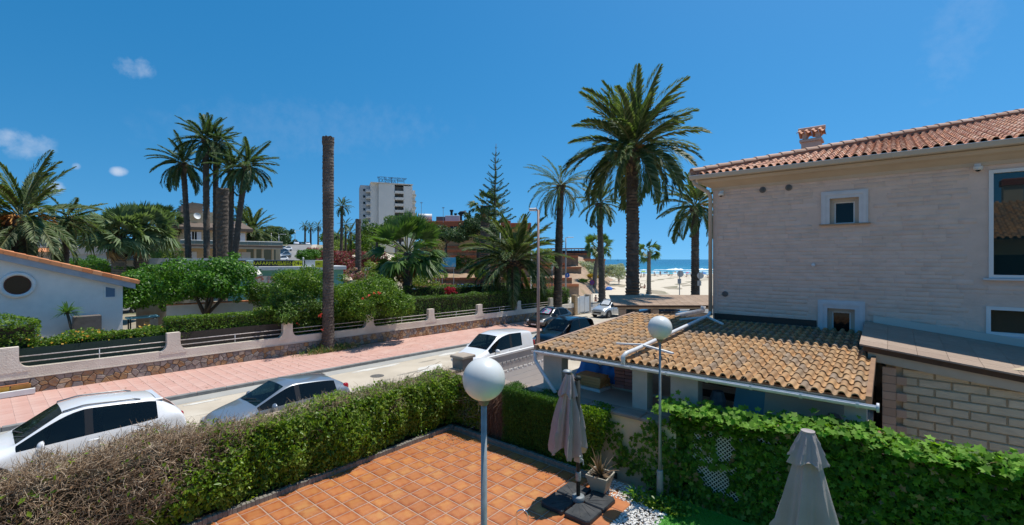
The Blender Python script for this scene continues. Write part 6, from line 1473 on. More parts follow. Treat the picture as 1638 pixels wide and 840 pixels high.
        def blob(nm, cx, cy, cz, rx, ry, rz_b, mt, rot=(0, 0, 0)):
            m = bmesh.new(); bmesh.ops.create_uvsphere(m, u_segments=16, v_segments=10, radius=1)
            for v in m.verts:
                k = (abs(v.co.x)**3+abs(v.co.y)**3+abs(v.co.z)**3)**(1/3); v.co = Vector((v.co.x*rx, v.co.y*ry, v.co.z*rz_b))/k
            bb = bpy.data.meshes.new(nm); m.to_mesh(bb); m.free(); bb.materials.append(mt); bb.polygons.foreach_set('use_smooth', np.ones(len(bb.polygons), dtype=bool)); put(nm, bb, t_, (cx, cy, cz), rot)
        p0 = P[1]; blob('headlight', sd*hw*p0[2]*.80, -L/2+p0[0]*.55+.06, p0[1]-.10, .17, .16, .085, lamp_clear, (R(25), 0, sd*R(28)))
        pe = P[-2]
        if rear_lamp == 'mid': blob('tail_light', sd*hw*pe[2]*.84, L/2-.24, pe[1]-.02, .13, .19, .085, lamp_red, (R(20), 0, sd*R(22)))
        elif rear_lamp == 'high': blob('tail_light', sd*hw*pe[2]*.86, L/2-.20, pe[1]+.06, .07, .11, .17, lamp_red, (R(-14), 0, sd*R(8)))
        else: blob('tail_light', sd*hw*pe[2]*.93, L/2-.05, pe[1]-.0, .06, .07, .2, lamp_red)
        if rails:
            a = [p for p in P if p[3] > P[0][3]+.35]
            pts = [(sd*hw*p[4]*.86, p[0]-L/2, p[3]+.012) for p in a if p[5] in ('glass', 'pillar', 'qglass', 'solid')]
            if len(pts) > 2: MB().tube([(pts[0][0], pts[0][1], pts[0][2]-.04)]+pts+[(pts[-1][0], pts[-1][1]+.15, pts[-1][2]-.05)], .020, 7).build('roof_rail', M('grey roof rail', (.20, .205, .21), rough=.35, metal=.6), t_, True)
    zb0 = P[0][1]; MB().cbox(-hw*.5, hw*.5, -L/2-.02, -L/2+.06, .46, .60, .02).build('grille', black_trim, t_)
    if rails and not wagon and L > 4.4 and paint in (white_car, dkgrey):
        e_ = [p for p in P if p[5] == 'rear'][0]; MB().cbox(-hw*.66, hw*.66, e_[0]-L/2-.22, e_[0]-L/2+.16, e_[3]-.055, e_[3]-.02, .015).build('roof_spoiler', paint, t_)
    if plate: MB().box(-.26, .26, -L/2-.035, -L/2-.022, .36, .45).build('number_plate', plate_m, t_); MB().box(-.26, .26, L/2+.005, L/2+.018, .62, .73).build('number_plate', plate_m, t_)
    MB().cbox(-hw*.82, hw*.82, -L/2-.03, -L/2+.08, .30, .345, .01).build('bumper_lip', black_trim, t_)
    wn = [p for p in P if p[5] == 'wind'][0]; wn2 = P[P.index(wn)+1]
    for a, b in ((-.45, .25), (.12, .62)):
        p0 = Vector((a*hw, wn[0]-L/2+.02, wn[3]+.06)); p1 = Vector((b*hw, wn[0]-L/2+.16, wn[3]+.13)); MB().obox(p0, p1, .02, .015).build('wiper', black_trim, t_)
    if shade:
        n = 18; vv = []; ff = []
        for i in range(n+1):
            for j in range(5):
                fx = -.74+1.48*i/n; fy = .12+.72*j/4; yy = wn[0]+(wn2[0]-wn[0])*fy-L/2; zz = wn[3]+(wn2[3]-wn[3])*fy+.085-.045*abs(fx)**2*2; vv.append((fx*hw*(wn[4]+(wn2[4]-wn[4])*fy)*.92, yy, zz))
        for i in range(n):
            for j in range(4): ff.append((i*5+j, (i+1)*5+j, (i+1)*5+j+1, i*5+j+1))
        put('sunshade', npmesh('sunshade', vv, np.array(ff), shade), t_)
    return t_
def prof(L, hood_z, cowl_s, cowl_z, roof_s, roof_z, rear_s, tail_z, belt, nose_z=.68, roof_mid=None, b1=None, b2=None, tail_w=.9, rear_roof=None, quarter=True, tw=.74, rearglass=True, wb=1.0):
    rr_ = rear_roof or roof_z-.06; rm = roof_mid or roof_z+.03; B1 = b1 or roof_s+.62; B2 = b2 or B1+.95
    P = [(0, nose_z-.12, .80, nose_z-.02, .52, 'hood'), (.18, nose_z+.03, .91, hood_z-.14, .60, 'hood'), (.62, (nose_z+belt)/2+.02, .985, hood_z-.04, .70, 'hood'), (cowl_s-.12, belt-.05, wb, cowl_z-.02, .78, 'hood'),
         (cowl_s, belt-.02, wb, cowl_z+.01, .80, 'wind'), (roof_s, belt, wb, roof_z, tw, 'glass'), (B1, belt+.015, wb, rm, tw, 'pillar'), (B1+.13, belt+.02, wb, rm, tw, 'glass'), (B2, belt+.04, wb, (rm+rr_)/2+.01, tw, 'qglass' if quarter else 'solid')]
    P += [(rear_s, belt+.07, wb*.985, rr_, tw*.97, 'rear' if rearglass else 'solid'), (L-.22, tail_z+.05, .95, tail_z+.10, tw*.98, 'end'), (L-.03, tail_z-.12, .90, tail_z-.06, .70, 'end'), (L, .55, tail_w*.96, .60, .70, 'end')]
    return P
silver = car_paint('silver car paint', (.27, .30, .33), .5, .28); white_car = car_paint('white car paint', (.78, .78, .78), 0, .3)
dkblue = car_paint('dark blue car paint', (.006, .009, .013), .15, .28); dkgrey = car_paint('dark grey car paint', (.022, .028, .032), .3, .28); black_p = car_paint('black car paint', (.010, .011, .013), .2, .25); silver2 = car_paint('light silver car paint', (.50, .53, .55), .4, .3)
suv_L = 4.48
car('parked_car', 'white crossover with roof rails and dark windows parked behind the dried hedge end', -15.62, 1.5, -.03, R(0), suv_L, 1.86, white_car, prof(suv_L, 1.02, 1.28, 1.06, 2.06, 1.60, 3.82, 1.12, .99, .74, 1.665, 2.42, 3.35, tw=.72), wr=.35, rails=True, pitch=R(-.5))
car('parked_car', 'silver five door hatchback parked behind the green hedge', -14.72, 6.18, -.09, R(0), 4.0, 1.74, silver, prof(4.0, .95, 1.02, .98, 1.86, 1.42, 3.44, 1.06, .93, .66, 1.47, 2.12, 3.0, tw=.70), wr=.30, rear_lamp='high', pitch=R(-.8))
shade_multi = M('patterned sunshade', (.1, .45, .5), rcol=[(.05, .42, .45), (.55, .6, .62), (.30, .10, .40), (.08, .25, .5), (.5, .15, .3)], c2=(.05, .5, .45), scale=7, c3=(.45, .2, .5), s3=5, lo=.45, hi=.55)
shade_silver = M('silver sunshade', (.75, .76, .77), (.6, .62, .63), 3, .35)
# white panel van by the gate
V_L = 4.4
van = [(0, .70, .82, .80, .55, 'hood'), (.15, .84, .93, .98, .66, 'hood'), (.55, .98, .99, 1.10, .76, 'hood'), (.95, 1.06, 1.0, 1.20, .82, 'wind'), (1.72, 1.10, 1.0, 1.77, .80, 'glass'), (2.45, 1.12, 1.0, 1.86, .82, 'pillar'), (2.58, 1.12, 1.0, 1.86, .82, 'glass'), (3.35, 1.14, 1.0, 1.84, .83, 'solid'), (4.15, 1.16, .99, 1.80, .82, 'solid'), (4.36, 1.10, .97, 1.70, .80, 'end'), (V_L, .62, .94, .68, .75, 'end')]
car('parked_van', 'white small van with dark windows parked next to the white gate', -14.9, 16.4, -.22, R(0), V_L, 1.74, white_car, van, 'van', .31, rear_lamp='van', pitch=R(-.8))
V2 = 4.85
mpv = [(0, .72, .84, .82, .55, 'hood'), (.16, .86, .94, .99, .66, 'hood'), (.6, 1.0, .99, 1.10, .76, 'hood'), (1.02, 1.06, 1.0, 1.18, .82, 'wind'), (1.95, 1.10, 1.0, 1.80, .78, 'glass'), (2.65, 1.11, 1.0, 1.88, .79, 'pillar'), (2.78, 1.11, 1.0, 1.88, .79, 'glass'), (3.85, 1.13, 1.0, 1.86, .79, 'qglass'), (4.5, 1.15, .99, 1.70, .77, 'rear'), (4.72, 1.08, .97, 1.14, .78, 'end'), (V2, .62, .94, .68, .75, 'end')]
car('parked_van', 'dark blue people carrier parked in front of the tiled store roof', -15.7, 24.0, -.36, R(0), V2, 1.88, dkblue, mpv, 'car', .33, rails=True, rear_lamp='van', pitch=R(-.8))
car('parked_car', 'dark grey crossover with colourful windscreen sunshade parked by the fence wall', -21.95, 31.1, -.46, R(0), 4.45, 1.84, dkgrey, prof(4.45, 1.02, 1.28, 1.06, 2.06, 1.56, 3.75, 1.12, .99, .74, 1.62, 2.42, 3.35, tw=.72), wr=.35, shade=shade_multi, rails=True, pitch=R(-.8))
car('parked_car', 'silver compact off roader with white windscreen sunshade near the street corner', -21.9, 41.5, -.6, R(-7), 4.1, 1.76, silver2, prof(4.1, 1.08, 1.18, 1.12, 1.80, 1.66, 3.72, 1.15, 1.05, .80, 1.70, 2.2, 3.05, tw=.74), wr=.36, shade=shade_silver, rails=True)
x, y = spot(1030, 50); car('parked_car', 'pale silver saloon parked across the street corner behind the off roader', x, y, -.75, R(-62), 4.3, 1.76, silver2, prof(4.3, .95, 1.1, .98, 1.9, 1.42, 3.5, 1.0, .92, .68, 1.46), wr=.31)
x, y = spot(1052, 44); car('parked_car', 'dark hatchback parked behind the tallest palm trunk near the carport', x, y, -.65, R(-60), 4.1, 1.75, black_p, prof(4.1, .95, 1.02, .98, 1.86, 1.42, 3.5, 1.06, .93, .66, 1.47, tw=.7), wr=.31)
x, y = spot(1092, 37); car('parked_car', 'dark car seen through the carport pillars', x, y, -.55, R(-50), 4.2, 1.76, dkblue, prof(4.2, .95, 1.02, .98, 1.86, 1.42, 3.5, 1.06, .93, .66, 1.47, tw=.7), wr=.31)
hatch = prof(4.1, .95, 1.02, .98, 1.86, 1.42, 3.5, 1.06, .93, .66, 1.47, tw=.7)
for u, d, rz_, pt_c, lab in ((663, 62, 50, black_p, 'dark saloon parked by the information boards below the brick terraces'), (716, 62, 55, dkblue, 'dark blue car parked left of the blue bins'), (850, 60, 20, white_car, 'white car behind the street corner hedge next to the white pole'), (790, 64, 60, silver2, 'pale car between the tree trunks beyond the hedge'), (762, 63, 60, dkblue, 'dark car right of the blue bins'), (608, 66, 30, white_car, 'white car glimpsed beside the pink oleanders'), (640, 58, 75, silver2, 'pale grey roofed car left of the fan palm trunk'), (822, 63, 60, silver, 'silver car behind the squat palm trunk')):
    x, y = spot(u, d); car('parked_car', lab, x, y, gz(x, y)+.04, R(rz_), 4.1, 1.75, pt_c, hatch, simple=True, sub=1, group='cars parked in the beach car park')
for u, d, rz_, pt_c, lab in ((440, 84, 30, black_p, 'nearest dark car parked on the left side of the hill road'), (446, 92, 30, white_car, 'second car up the hill road, white'), (452, 100, 30, silver, 'third car up the hill road, silver'), (449, 112, 30, black_p, 'fourth car up the hill road, black'), (456, 124, 30, white_car, 'fifth car up the hill road, white'), (474, 175, 70, white_car, 'white car at the left end of the hilltop'), (492, 185, 70, white_car, 'white car at the hilltop below the three far palms'), (480, 182, 70, dkblue, 'dark car at the hilltop')):
    x, y = spot(u, d); car('parked_car', lab, x, y, gz(x, y)+.06, R(rz_), 4.1, 1.75, pt_c, hatch, simple=True, sub=1, group='cars parked along the hill road')
x, y = spot(203, 38); car('parked_car', 'white car roof showing behind the villa roof end', x, y, gz(x, y)+.9, R(60), 4.2, 1.78, white_car, hatch, simple=True, sub=1)
# ------------------------------------------------------------------ villa on the left
cw = M('white villa render', (.80, .77, .72), (.74, .715, .67), 3, .9, bump=.006, bscale=20); fas = M('grey fascia', (.36, .39, .43), (.30, .33, .37), 3, .7)
def faceX(a, b, zf0, zf1, x, m): pass
vl = thing('white_villa', 'white villa gable with round window and orange tiled sloping roof behind the fence', 'house', (0, 0, 0))
VX = -29.5
def vz(y): return 5.75-.325*(y-.2)             # roof edge line
MB().add([(VX, -7, .2), (VX, 4.75, .2), (VX, 4.75, vz(4.75)-.35), (VX, -2.2, vz(-2.2)-.35), (VX, -7, 5.2), (-38, -7, .2), (-38, 4.75, .2), (-38, 4.75, vz(4.75)-.35), (-38, -2.2, vz(-2.2)-.35), (-38, -7, 5.2)], [(0, 1, 2, 3, 4), (9, 8, 7, 6, 5), (1, 6, 7, 2), (2, 7, 8, 3)]).build('wall', cw, vl)
m = MB(); m.add([(VX+.28, -2.2, vz(-2.2)-.42), (VX+.28, 5.2, vz(5.2)-.42), (VX+.28, 5.2, vz(5.2)-.02), (VX+.28, -2.2, vz(-2.2)-.02), (VX+.1, -2.2, vz(-2.2)-.42), (VX+.1, 5.2, vz(5.2)-.42), (VX+.1, 5.2, vz(5.2)-.02), (VX+.1, -2.2, vz(-2.2)-.02)], [(0, 1, 2, 3), (7, 6, 5, 4), (0, 4, 5, 1), (1, 5, 6, 2), (2, 6, 7, 3)]); m.build('fascia', fas, vl)
MB().add([(VX+.1, -2.2, vz(-2.2)-.05), (VX+.1, 5.25, vz(5.25)-.05), (-38, 5.25, vz(5.25)-.05), (-38, -2.2, vz(-2.2)-.05)], [(0, 1, 2, 3)]).build('roof', M('villa roof underlay', (.3, .13, .06), rough=.9), vl)
vt_m = M('orange roof tile', (.62, .22, .08), rcol=[(.64, .23, .085), (.56, .19, .07), (.68, .29, .13), (.60, .24, .10)], rnd=.08, rough=.8)
vt = roof_tile('roof_tile', .21, .42, .06, .02, .016, vt_m, 6); ths = math.atan(.325)
for r_ in range(19):
    for c_ in range(7):
        y = 5.28-r_*.37*math.cos(ths); put('roof_tile', vt, vl, (VX+.22-c_*.21, y, vz(y)+.0+random.uniform(-.004, .006)), (ths, 0, math.pi))
verge = MB().cbox(-.1, .03, -.18, .18, -.15, .03, .015).mesh('verge_tile', vt_m)
for r_ in range(20): y = 5.2-r_*.352; put('verge_tile', verge, vl, (VX+.30, y, vz(y)+.02), (-ths, 0, 0))
wn = put('round_window', MB().tube([(VX+.0, 1.19, 4.07), (VX+.02, 1.19, 4.07)], .40, 32).mesh('round_window', dark_glass), vl)
ring = [(VX+.06, 1.19+.5*math.cos(q), 4.07+.5*math.sin(q)) for q in np.linspace(0, 2*math.pi, 33)]; MB().tube(ring, .085, 8, cap=False).build('window_ring', white_paint, wn, True)
ring = [(VX+.05, 1.19+.40*math.cos(q), 4.07+.40*math.sin(q)) for q in np.linspace(0, 2*math.pi, 33)]; MB().tube(ring, .03, 6, cap=False).build('sash', M('red brown sash', (.10, .03, .02), rough=.6), wn, True)
wn = put('window', npmesh('window', [(VX+.012, 4.1, 3.35), (VX+.012, 4.45, 3.35), (VX+.012, 4.45, 3.75), (VX+.012, 4.1, 3.85)], np.array([[0, 1, 2, 3]]), M('blue window glass', (.12, .2, .3), rough=.1)), vl)
m = MB()
for a, b, c, d in ((4.04, 4.1, 3.3, 3.9), (4.45, 4.5, 3.3, 3.8), (4.1, 4.45, 3.3, 3.35)): m.box(VX+.002, VX+.05, a, b, c, d)
m.build('frame', white_paint, wn)
bb = thing('garden_oven', 'brown panelled box on a low white frame against the villa wall', 'oven', (VX+.5, 3.38, .6))
MB().cbox(-.25, .25, -.48, .48, 1.0, 1.95, .02).build('panel_box', M('brown panel', (.17, .14, .12), (.13, .105, .09), 6, .8), bb); MB().cbox(-.3, .3, -.6, .52, .9, .99, .01).build('top_board', M('grey board', (.33, .33, .32), rough=.8), bb)
for a in (-.57, .44): MB().box(-.26, .26, a, a+.07, 0, .9).build('leg', white_paint, bb)
MB().box(-.2, .2, -.5, .44, .05, .8).build('front_panel', M('cane panel', (.36, .30, .24), (.3, .25, .2), 9, .9), bb)
dr = thing('dracaena', 'thin stemmed spiky dracaena against the white villa wall', 'plant', (VX+1.1, 2.75, .7)); MB().tube([(0, 0, 0), (.03, .05, 1.3), (0, -.1, 2.1)], [.07, .06, .05], 7).build('trunk', wood_b, dr, True)
m = MB()
for i in range(70):
    q = random.uniform(0, 6.28); el = random.uniform(-.5, 1.4); l_ = random.uniform(.45, .72); dv = Vector((math.cos(q)*math.cos(el), math.sin(q)*math.cos(el), math.sin(el))); s_ = Vector((-math.sin(q), math.cos(q), 0))*.03; b = Vector((0, -.1, 2.1))
    m.add([b-s_, b+s_, b+dv*l_*.6+s_+Vector((0, 0, .02)), b+dv*l_+Vector((0, 0, -.08)), b+dv*l_*.6-s_], [(0, 1, 2, 4), (4, 2, 3)])
o = m.build('leaves', leafmat('dracaena leaf', [(.08, .17, .04), (.05, .12, .03), (.12, .21, .06)], .4, .3), dr); o['kind'] = 'stuff'
# garden odds and ends under the citrus trees
x, y = spot(352, 27.5); gs = thing('garden_shed', 'low white garden outbuilding with terracotta tile edge under the citrus tree', 'shed', (x, y, .5), R(-12))
MB().box(-.1, .1, -2.6, 2.2, 0, 2.05).build('wall', cw, gs)
for i in range(12): MB().cbox(-.16, .16, -2.6+i*.4, -2.22+i*.4, 2.051, 2.12, .02).build('cap_tile', vt_m, gs)
x, y = spot(290, 28.5); MB_ = thing('garden_wall_panel', 'stained pale garden wall with rusty patch behind the citrus trunks', 'wall', (x, y, .5), R(-8)); MB().box(-.08, .08, -2.2, 1.4, 0, 2.3).build('wall', M('stained wall', (.46, .42, .37), (.36, .26, .19), 1.2, .9), MB_)
x, y = spot(228, 26.6); tb = thing('garden_table', 'light blue covered table below the left citrus tree', 'table', (x, y, .8)); MB().cbox(-.35, .35, -.75, .75, .95, 1.05, .03).build('top', M('light blue cover', (.12, .42, .62), (.18, .5, .68), 4, .5), tb)
for a in (-.6, .6):
    for b in (-.28, .28): MB().box(b-.03, b+.03, a-.03, a+.03, 0, .95).build('leg', dark_metal, tb)
MB().box(-.2, .2, .1, .6, .2, .7).build('crate', M('tan crate', (.5, .36, .22), rough=.8), tb)
x, y = spot(250, 26.2); gc = thing('garden_chair', 'small dark metal chair beside the blue table in the garden', 'chair', (x, y, .8), R(20)); MB().cbox(-.22, .22, -.22, .22, .42, .46, .01).build('seat', dark_metal, gc); MB().cbox(-.22, -.19, -.22, .22, .5, .95, .01).build('backrest', steel, gc)
for a in (-.2, .2):
    for b in (-.2, .2): MB().tube([(a, b, 0), (a, b, .42)], .015, 6).build('leg', dark_metal, gc)
x, y = spot(389, 28.5); ln_ = thing('laundry', 'white washing hanging on a line at the end of the outbuilding', 'washing', (x, y, 1.7))
for i in range(3):
    pl = bmesh.new(); bmesh.ops.create_grid(pl, x_segments=8, y_segments=8, size=.5)
    for v in pl.verts: v.co = (.06*math.sin(v.co.x*14+i), v.co.x*.34+i*.3, v.co.y*1.0+.1*i)
    me = bpy.data.meshes.new('cloth'); pl.to_mesh(me); pl.free(); me.materials.append(white_paint); put('cloth', autosmooth(me, 60), ln_)
MB().tube([(0, -.4, .6), (0, 1.1, .72)], .008, 5).build('line', steel, ln_)
x, y = spot(407, 27); plain('blue_bag', 'blue plastic bag heap near the washing in the garden', 'bag', MB().lathe([(.05, .62), (.25, .55), (.4, .3), (.38, .1), (.3, 0)], 9), M('blue bag', (.06, .17, .42), (.1, .25, .5), 5, .5), (x, y, 1.1))
x, y = spot(432, 26.6); plain('white_crate', 'white and red crate on the garden ground right of the washing', 'crate', MB().cbox(-.25, .25, -.45, .45, 0, .4, .03), M('white crate', (.62, .58, .54), (.5, .3, .25), 3, .7), (x, y, 1.2))
x, y = spot(691, 34); gu = thing('garden_sunshade', 'tilted pale beige garden sunshade between the two hedge rows', 'parasol', (x, y, 1.5), R(30)); o = MB().lathe([(.75, 0), (.5, .28), (.02, .5)], 9, cap=False).build('canopy', M('beige sunshade', (.50, .38, .30), (.42, .32, .26), 4, .9), gu, True); o.rotation_euler = (R(20), R(-14), 0); MB().tube([(0, 0, -1.2), (.05, .1, .3)], .03, 6).build('pole', steel, gu)
# ------------------------------------------------------------------ arched villa far left
def oriented(name, label, cat, u, d, z, turn=0): x, y = spot(u, d); return thing(name, label, cat, (x, y, z), YAW-math.atan((u-819)/720)*1+turn)   # local +X right, +Y away
av = oriented('arched_villa', 'pale villa with row of arches and flat roof terrace behind the stout fan palms', 'house', 122, 56, gz(*spot(122, 56)), R(-6)); z0 = av.location.z
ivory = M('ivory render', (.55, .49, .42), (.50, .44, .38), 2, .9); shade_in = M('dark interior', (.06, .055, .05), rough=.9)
def arch_wall(x0, x1, z1, arches, y0, y1, mt, par, name='wall'):
    m = MB(); xs = x0
    for (c, r_, zs_) in arches:
        m.box(xs, c-r_, y0, y1, 0, z1); k = 12; up_ = []
        for i in range(k):
            q0, q1 = math.pi-math.pi*i/k, math.pi-math.pi*(i+1)/k; a0, a1 = c+r_*math.cos(q0), c+r_*math.cos(q1); h0, h1 = zs_+r_*math.sin(q0), zs_+r_*math.sin(q1)
            m.add([(a0, y0, h0), (a1, y0, h1), (a1, y0, z1), (a0, y0, z1), (a0, y1, h0), (a1, y1, h1), (a1, y1, z1), (a0, y1, z1)], [(0, 1, 2, 3), (7, 6, 5, 4), (0, 4, 5, 1), (2, 6, 7, 3)])
        xs = c+r_
    m.box(xs, x1, y0, y1, 0, z1); return m.build(name, mt, par)
zt = hgt(407, 56)-z0; hb_ = hgt(397, 56)-z0
arch_wall(-6.5, 3.6, zt, [(-3.6, 1.15, zt-2.0), (-.6, 1.1, zt-2.0), (2.1, 1.2, zt-2.1)], 0, .4, ivory, av)
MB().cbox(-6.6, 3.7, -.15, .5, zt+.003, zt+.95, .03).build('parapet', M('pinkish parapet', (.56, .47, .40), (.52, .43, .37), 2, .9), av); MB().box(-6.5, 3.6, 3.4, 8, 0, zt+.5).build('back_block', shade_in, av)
MB().box(3.7, 6.8, 1.0, 1.3, zt-.3, zt+.9).build('side_balcony', ivory, av); MB().box(3.6, 6.6, 2, 6, 0, zt+.9).build('side_wing', ivory, av); MB().cbox(3.7, 6.9, .2, 2.0, zt-.75, zt-.55, .03).build('canopy', M('grey green awning', (.16, .20, .18), rough=.8), av)
MB().box(-5.2, -1.5, 4.5, 8, zt+.9, zt+3.1).build('upper_room', ivory, av)
for x in (-1.2, 0.6, 2.6): MB().cbox(x-.14, x+.14, -.05, .25, zt+.955, zt+1.9, .02).build('roof_post', ivory, av)
MB().box(-1.0, .5, .05, .09, zt+1.0, zt+2.3).build('glass_screen', M('greenish glass screen', (.12, .18, .17), rough=.1), av)
MB().tube([(.7, .1, zt+1.6), (2.5, .1, zt+1.6)], .03, 5).build('rail', steel, av)
x, y = spot(62, 46); lr = thing('low_roof', 'small orange tiled canopy left of the arched villa', 'roof', (x, y, hgt(402, 46)), YAW-math.atan((62-819)/720)); MB().add([(-1.6, 0, .35), (1.5, 0, .35), (1.8, -1, -.05), (-1.9, -1, -.05), (-1.6, .1, -.1), (1.5, .1, -.1)], [(0, 1, 2, 3), (4, 5, 1, 0), (3, 2, 5, 4)]).build('tiles', vt_m, lr)
MB().box(-1.4, 1.3, .12, 1, -2.6, -.1).build('wall', ivory, lr)
# beige villa
bv = oriented('beige_villa', 'beige two storey villa with dark eaves, shutters and long balcony behind the clustered palms', 'house', 345, 76, gz(*spot(345, 76))-.5, R(8)); z0 = bv.location.z; K = 76/720
bg_m = M('beige villa render', (.60, .46, .29), (.54, .41, .26), 2, .9); eave_m = M('dark eave', (.16, .115, .085), (.12, .09, .07), 6, .9); dkwood = M('dark timber wall', (.07, .05, .04), (.05, .035, .03), 5, .85); shut = M('white shutter', (.68, .70, .74), rough=.6)
def bx(u0, u1): return ((u0-345)*K, (u1-345)*K)
def hz_(v): return hgt(v, 76)-z0
a, b = bx(292, 388); MB().box(a, b, 0, 9, 0, hz_(366)).build('wall', bg_m, bv)
a, b = bx(271, 291); MB().box(a, b, .8, 8, 0, hz_(364)).build('timber_wing', dkwood, bv); MB().box(bx(279, 0)[0], bx(290, 0)[0], .7, .78, hz_(408), hz_(387)).build('door', white_paint, bv)
a, b = bx(286, 396); m = MB(); ze, zr = hz_(365), hz_(356); m.add([(a, -1.2, ze), (b, -1.2, ze), (b-1, 4.5, zr+.7), (a+1, 4.5, zr+.7), (b, 10, ze), (a, 10, ze), (a, -1.2, ze-.45), (b, -1.2, ze-.45), (b, 10, ze-.45), (a, 10, ze-.45)], [(0, 1, 2, 3), (3, 2, 4, 5), (1, 4, 2), (0, 3, 5), (0, 6, 7, 1), (1, 7, 8, 4), (0, 5, 9, 6), (6, 9, 8, 7)]); m.build('roof', eave_m, bv)
a, b = bx(269, 291); m = MB(); m.add([(a, .2, hz_(363)), (b, .2, hz_(363)), (b, 5, hz_(350)), (a+.8, 5, hz_(352)), (a, .2, hz_(363)-.25), (b, .2, hz_(363)-.25)], [(0, 1, 2, 3), (0, 4, 5, 1)]); m.build('side_roof', M('pinkish tile roof', (.50, .34, .24), (.42, .27, .19), 4, .9), bv)
a, b = bx(300, 344); MB().add([(a, 2, hz_(358)), (b, 2, hz_(358)), (b, 2, hz_(338)), (a, 2, hz_(344)), (a, 6, hz_(358)), (b, 6, hz_(358)), (b, 6, hz_(338)), (a, 6, hz_(344))], [(0, 1, 2, 3), (7, 6, 5, 4), (0, 3, 7, 4), (1, 5, 6, 2), (3, 2, 6, 7)]).build('upper_floor', bg_m, bv)
a, b = bx(303, 332); MB().add([(a, 3.5, hz_(340)), (b, 3.5, hz_(340)), (b, 3.5, hz_(324)), (a+1.5, 3.5, hz_(323)), (a, 3.5, hz_(329)), (a, 7, hz_(340)), (b, 7, hz_(340)), (b, 7, hz_(324)), (a+1.5, 7, hz_(323)), (a, 7, hz_(329))], [(0, 1, 2, 3, 4), (9, 8, 7, 6, 5), (0, 4, 9, 5), (1, 6, 7, 2), (2, 7, 8, 3), (3, 8, 9, 4)]).build('roof_tower', M('weathered tower wall', (.24, .19, .15), (.18, .145, .115), 4, .9), bv)
a, b = bx(345, 375); MB().box(a, b, 2.2, 2.4, hz_(358), hz_(352)).build('roof_parapet', ivory, bv); a, b = bx(366, 374); MB().cbox(a, b, 3, 4, hz_(357), hz_(350), .1).build('roof_lantern', vt_m, bv)
dsh = MB().lathe([(0, .0), (.35, .05), (.55, .16)], 16, cap=False).build('satellite_dish', white_paint, bv, True); dsh.location = (bx(322, 0)[0], 1.8, hz_(346)); dsh.rotation_euler = (R(75), 0, R(20))
a, b = bx(297, 436); MB().cbox(a, b, -3.2, 0, hz_(398), hz_(392), .04).build('balcony_slab', M('balcony slab', (.50, .42, .33), (.44, .37, .29), 3, .9), bv); MB().cbox(a, b, -3.25, -2.6, hz_(395.5), hz_(392.3)+.02, .03).build('balcony_tile_edge', eave_m, bv)
for i in range(9): x = a+(b-a)*i/8.; MB().tube([(x, -3.1, hz_(391.8)), (x, -3.1, hz_(386))], .035, 5).build('balcony_post', steel, bv)
MB().tube([(a, -3.1, hz_(386)), (b, -3.1, hz_(386))], .05, 6).build('balcony_rail', white_paint, bv); MB().box(a, b, -3.12, -3.08, hz_(391.5), hz_(386.8)).build('balcony_glass', M('balcony glass', (.20, .235, .20), rough=.1), bv)
for u0, u1 in ((309, 314), (320, 326), (369, 374), (379, 386)): a, b = bx(u0, u1); MB().box(a, b, -.07, -.01, hz_(389), hz_(372)).build('shutter', shut, bv)
a, b = bx(314, 320); w_ = MB().box(a, b, -.04, -.012, hz_(389), hz_(372)).build('window', dark_glass, bv); MB().box((a+b)/2-.05, (a+b)/2+.05, -.07, -.041, hz_(389), hz_(372)).build('mullion', white_paint, w_)
a, b = bx(374, 379); MB().box(a, b, -.04, -.012, hz_(389), hz_(372)).build('window', dark_glass, bv)
for u0, u1 in ((310, 320), (372, 380), (381, 394)): a, b = bx(u0, u1); MB().box(a, b, -.07, -.01, hz_(416), hz_(403)).build('shutter', shut, bv)
for u0 in (394, 405, 420): MB().box(bx(u0, 0)[0], bx(u0+3, 0)[0], -2.9, -2.5, 0, hz_(398)).build('column', bg_m, bv)
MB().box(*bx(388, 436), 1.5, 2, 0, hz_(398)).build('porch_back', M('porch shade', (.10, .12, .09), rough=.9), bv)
yw = oriented('boundary_wall', 'pale yellow garden wall end at the foot of the hill road', 'wall', 440, 84, gz(*spot(440, 84))-.5); MB().box(-1.2, .9, 0, .4, 0, hgt(386, 84)-yw.location.z).build('wall', M('pale yellow wall', (.62, .52, .35), (.55, .46, .31), 2, .9), yw)
# white parapet wall of the shop behind the citrus trees
sw_ = oriented('shop_parapet', 'long pale grey shop parapet wall behind the citrus tree tops', 'wall', 262, 50, 1.5, R(2)); MB().box(-2.4, 10, 0, .3, 0, hgt(413, 50)-1.5).build('wall', M('pale grey render', (.52, .53, .54), (.46, .47, .48), 2, .8), sw_)
MB().cbox(.5, 1.4, -.06, 0, hgt(423, 50)-1.5, hgt(416, 50)-1.5, .01).build('vent_box', dark_metal, sw_)
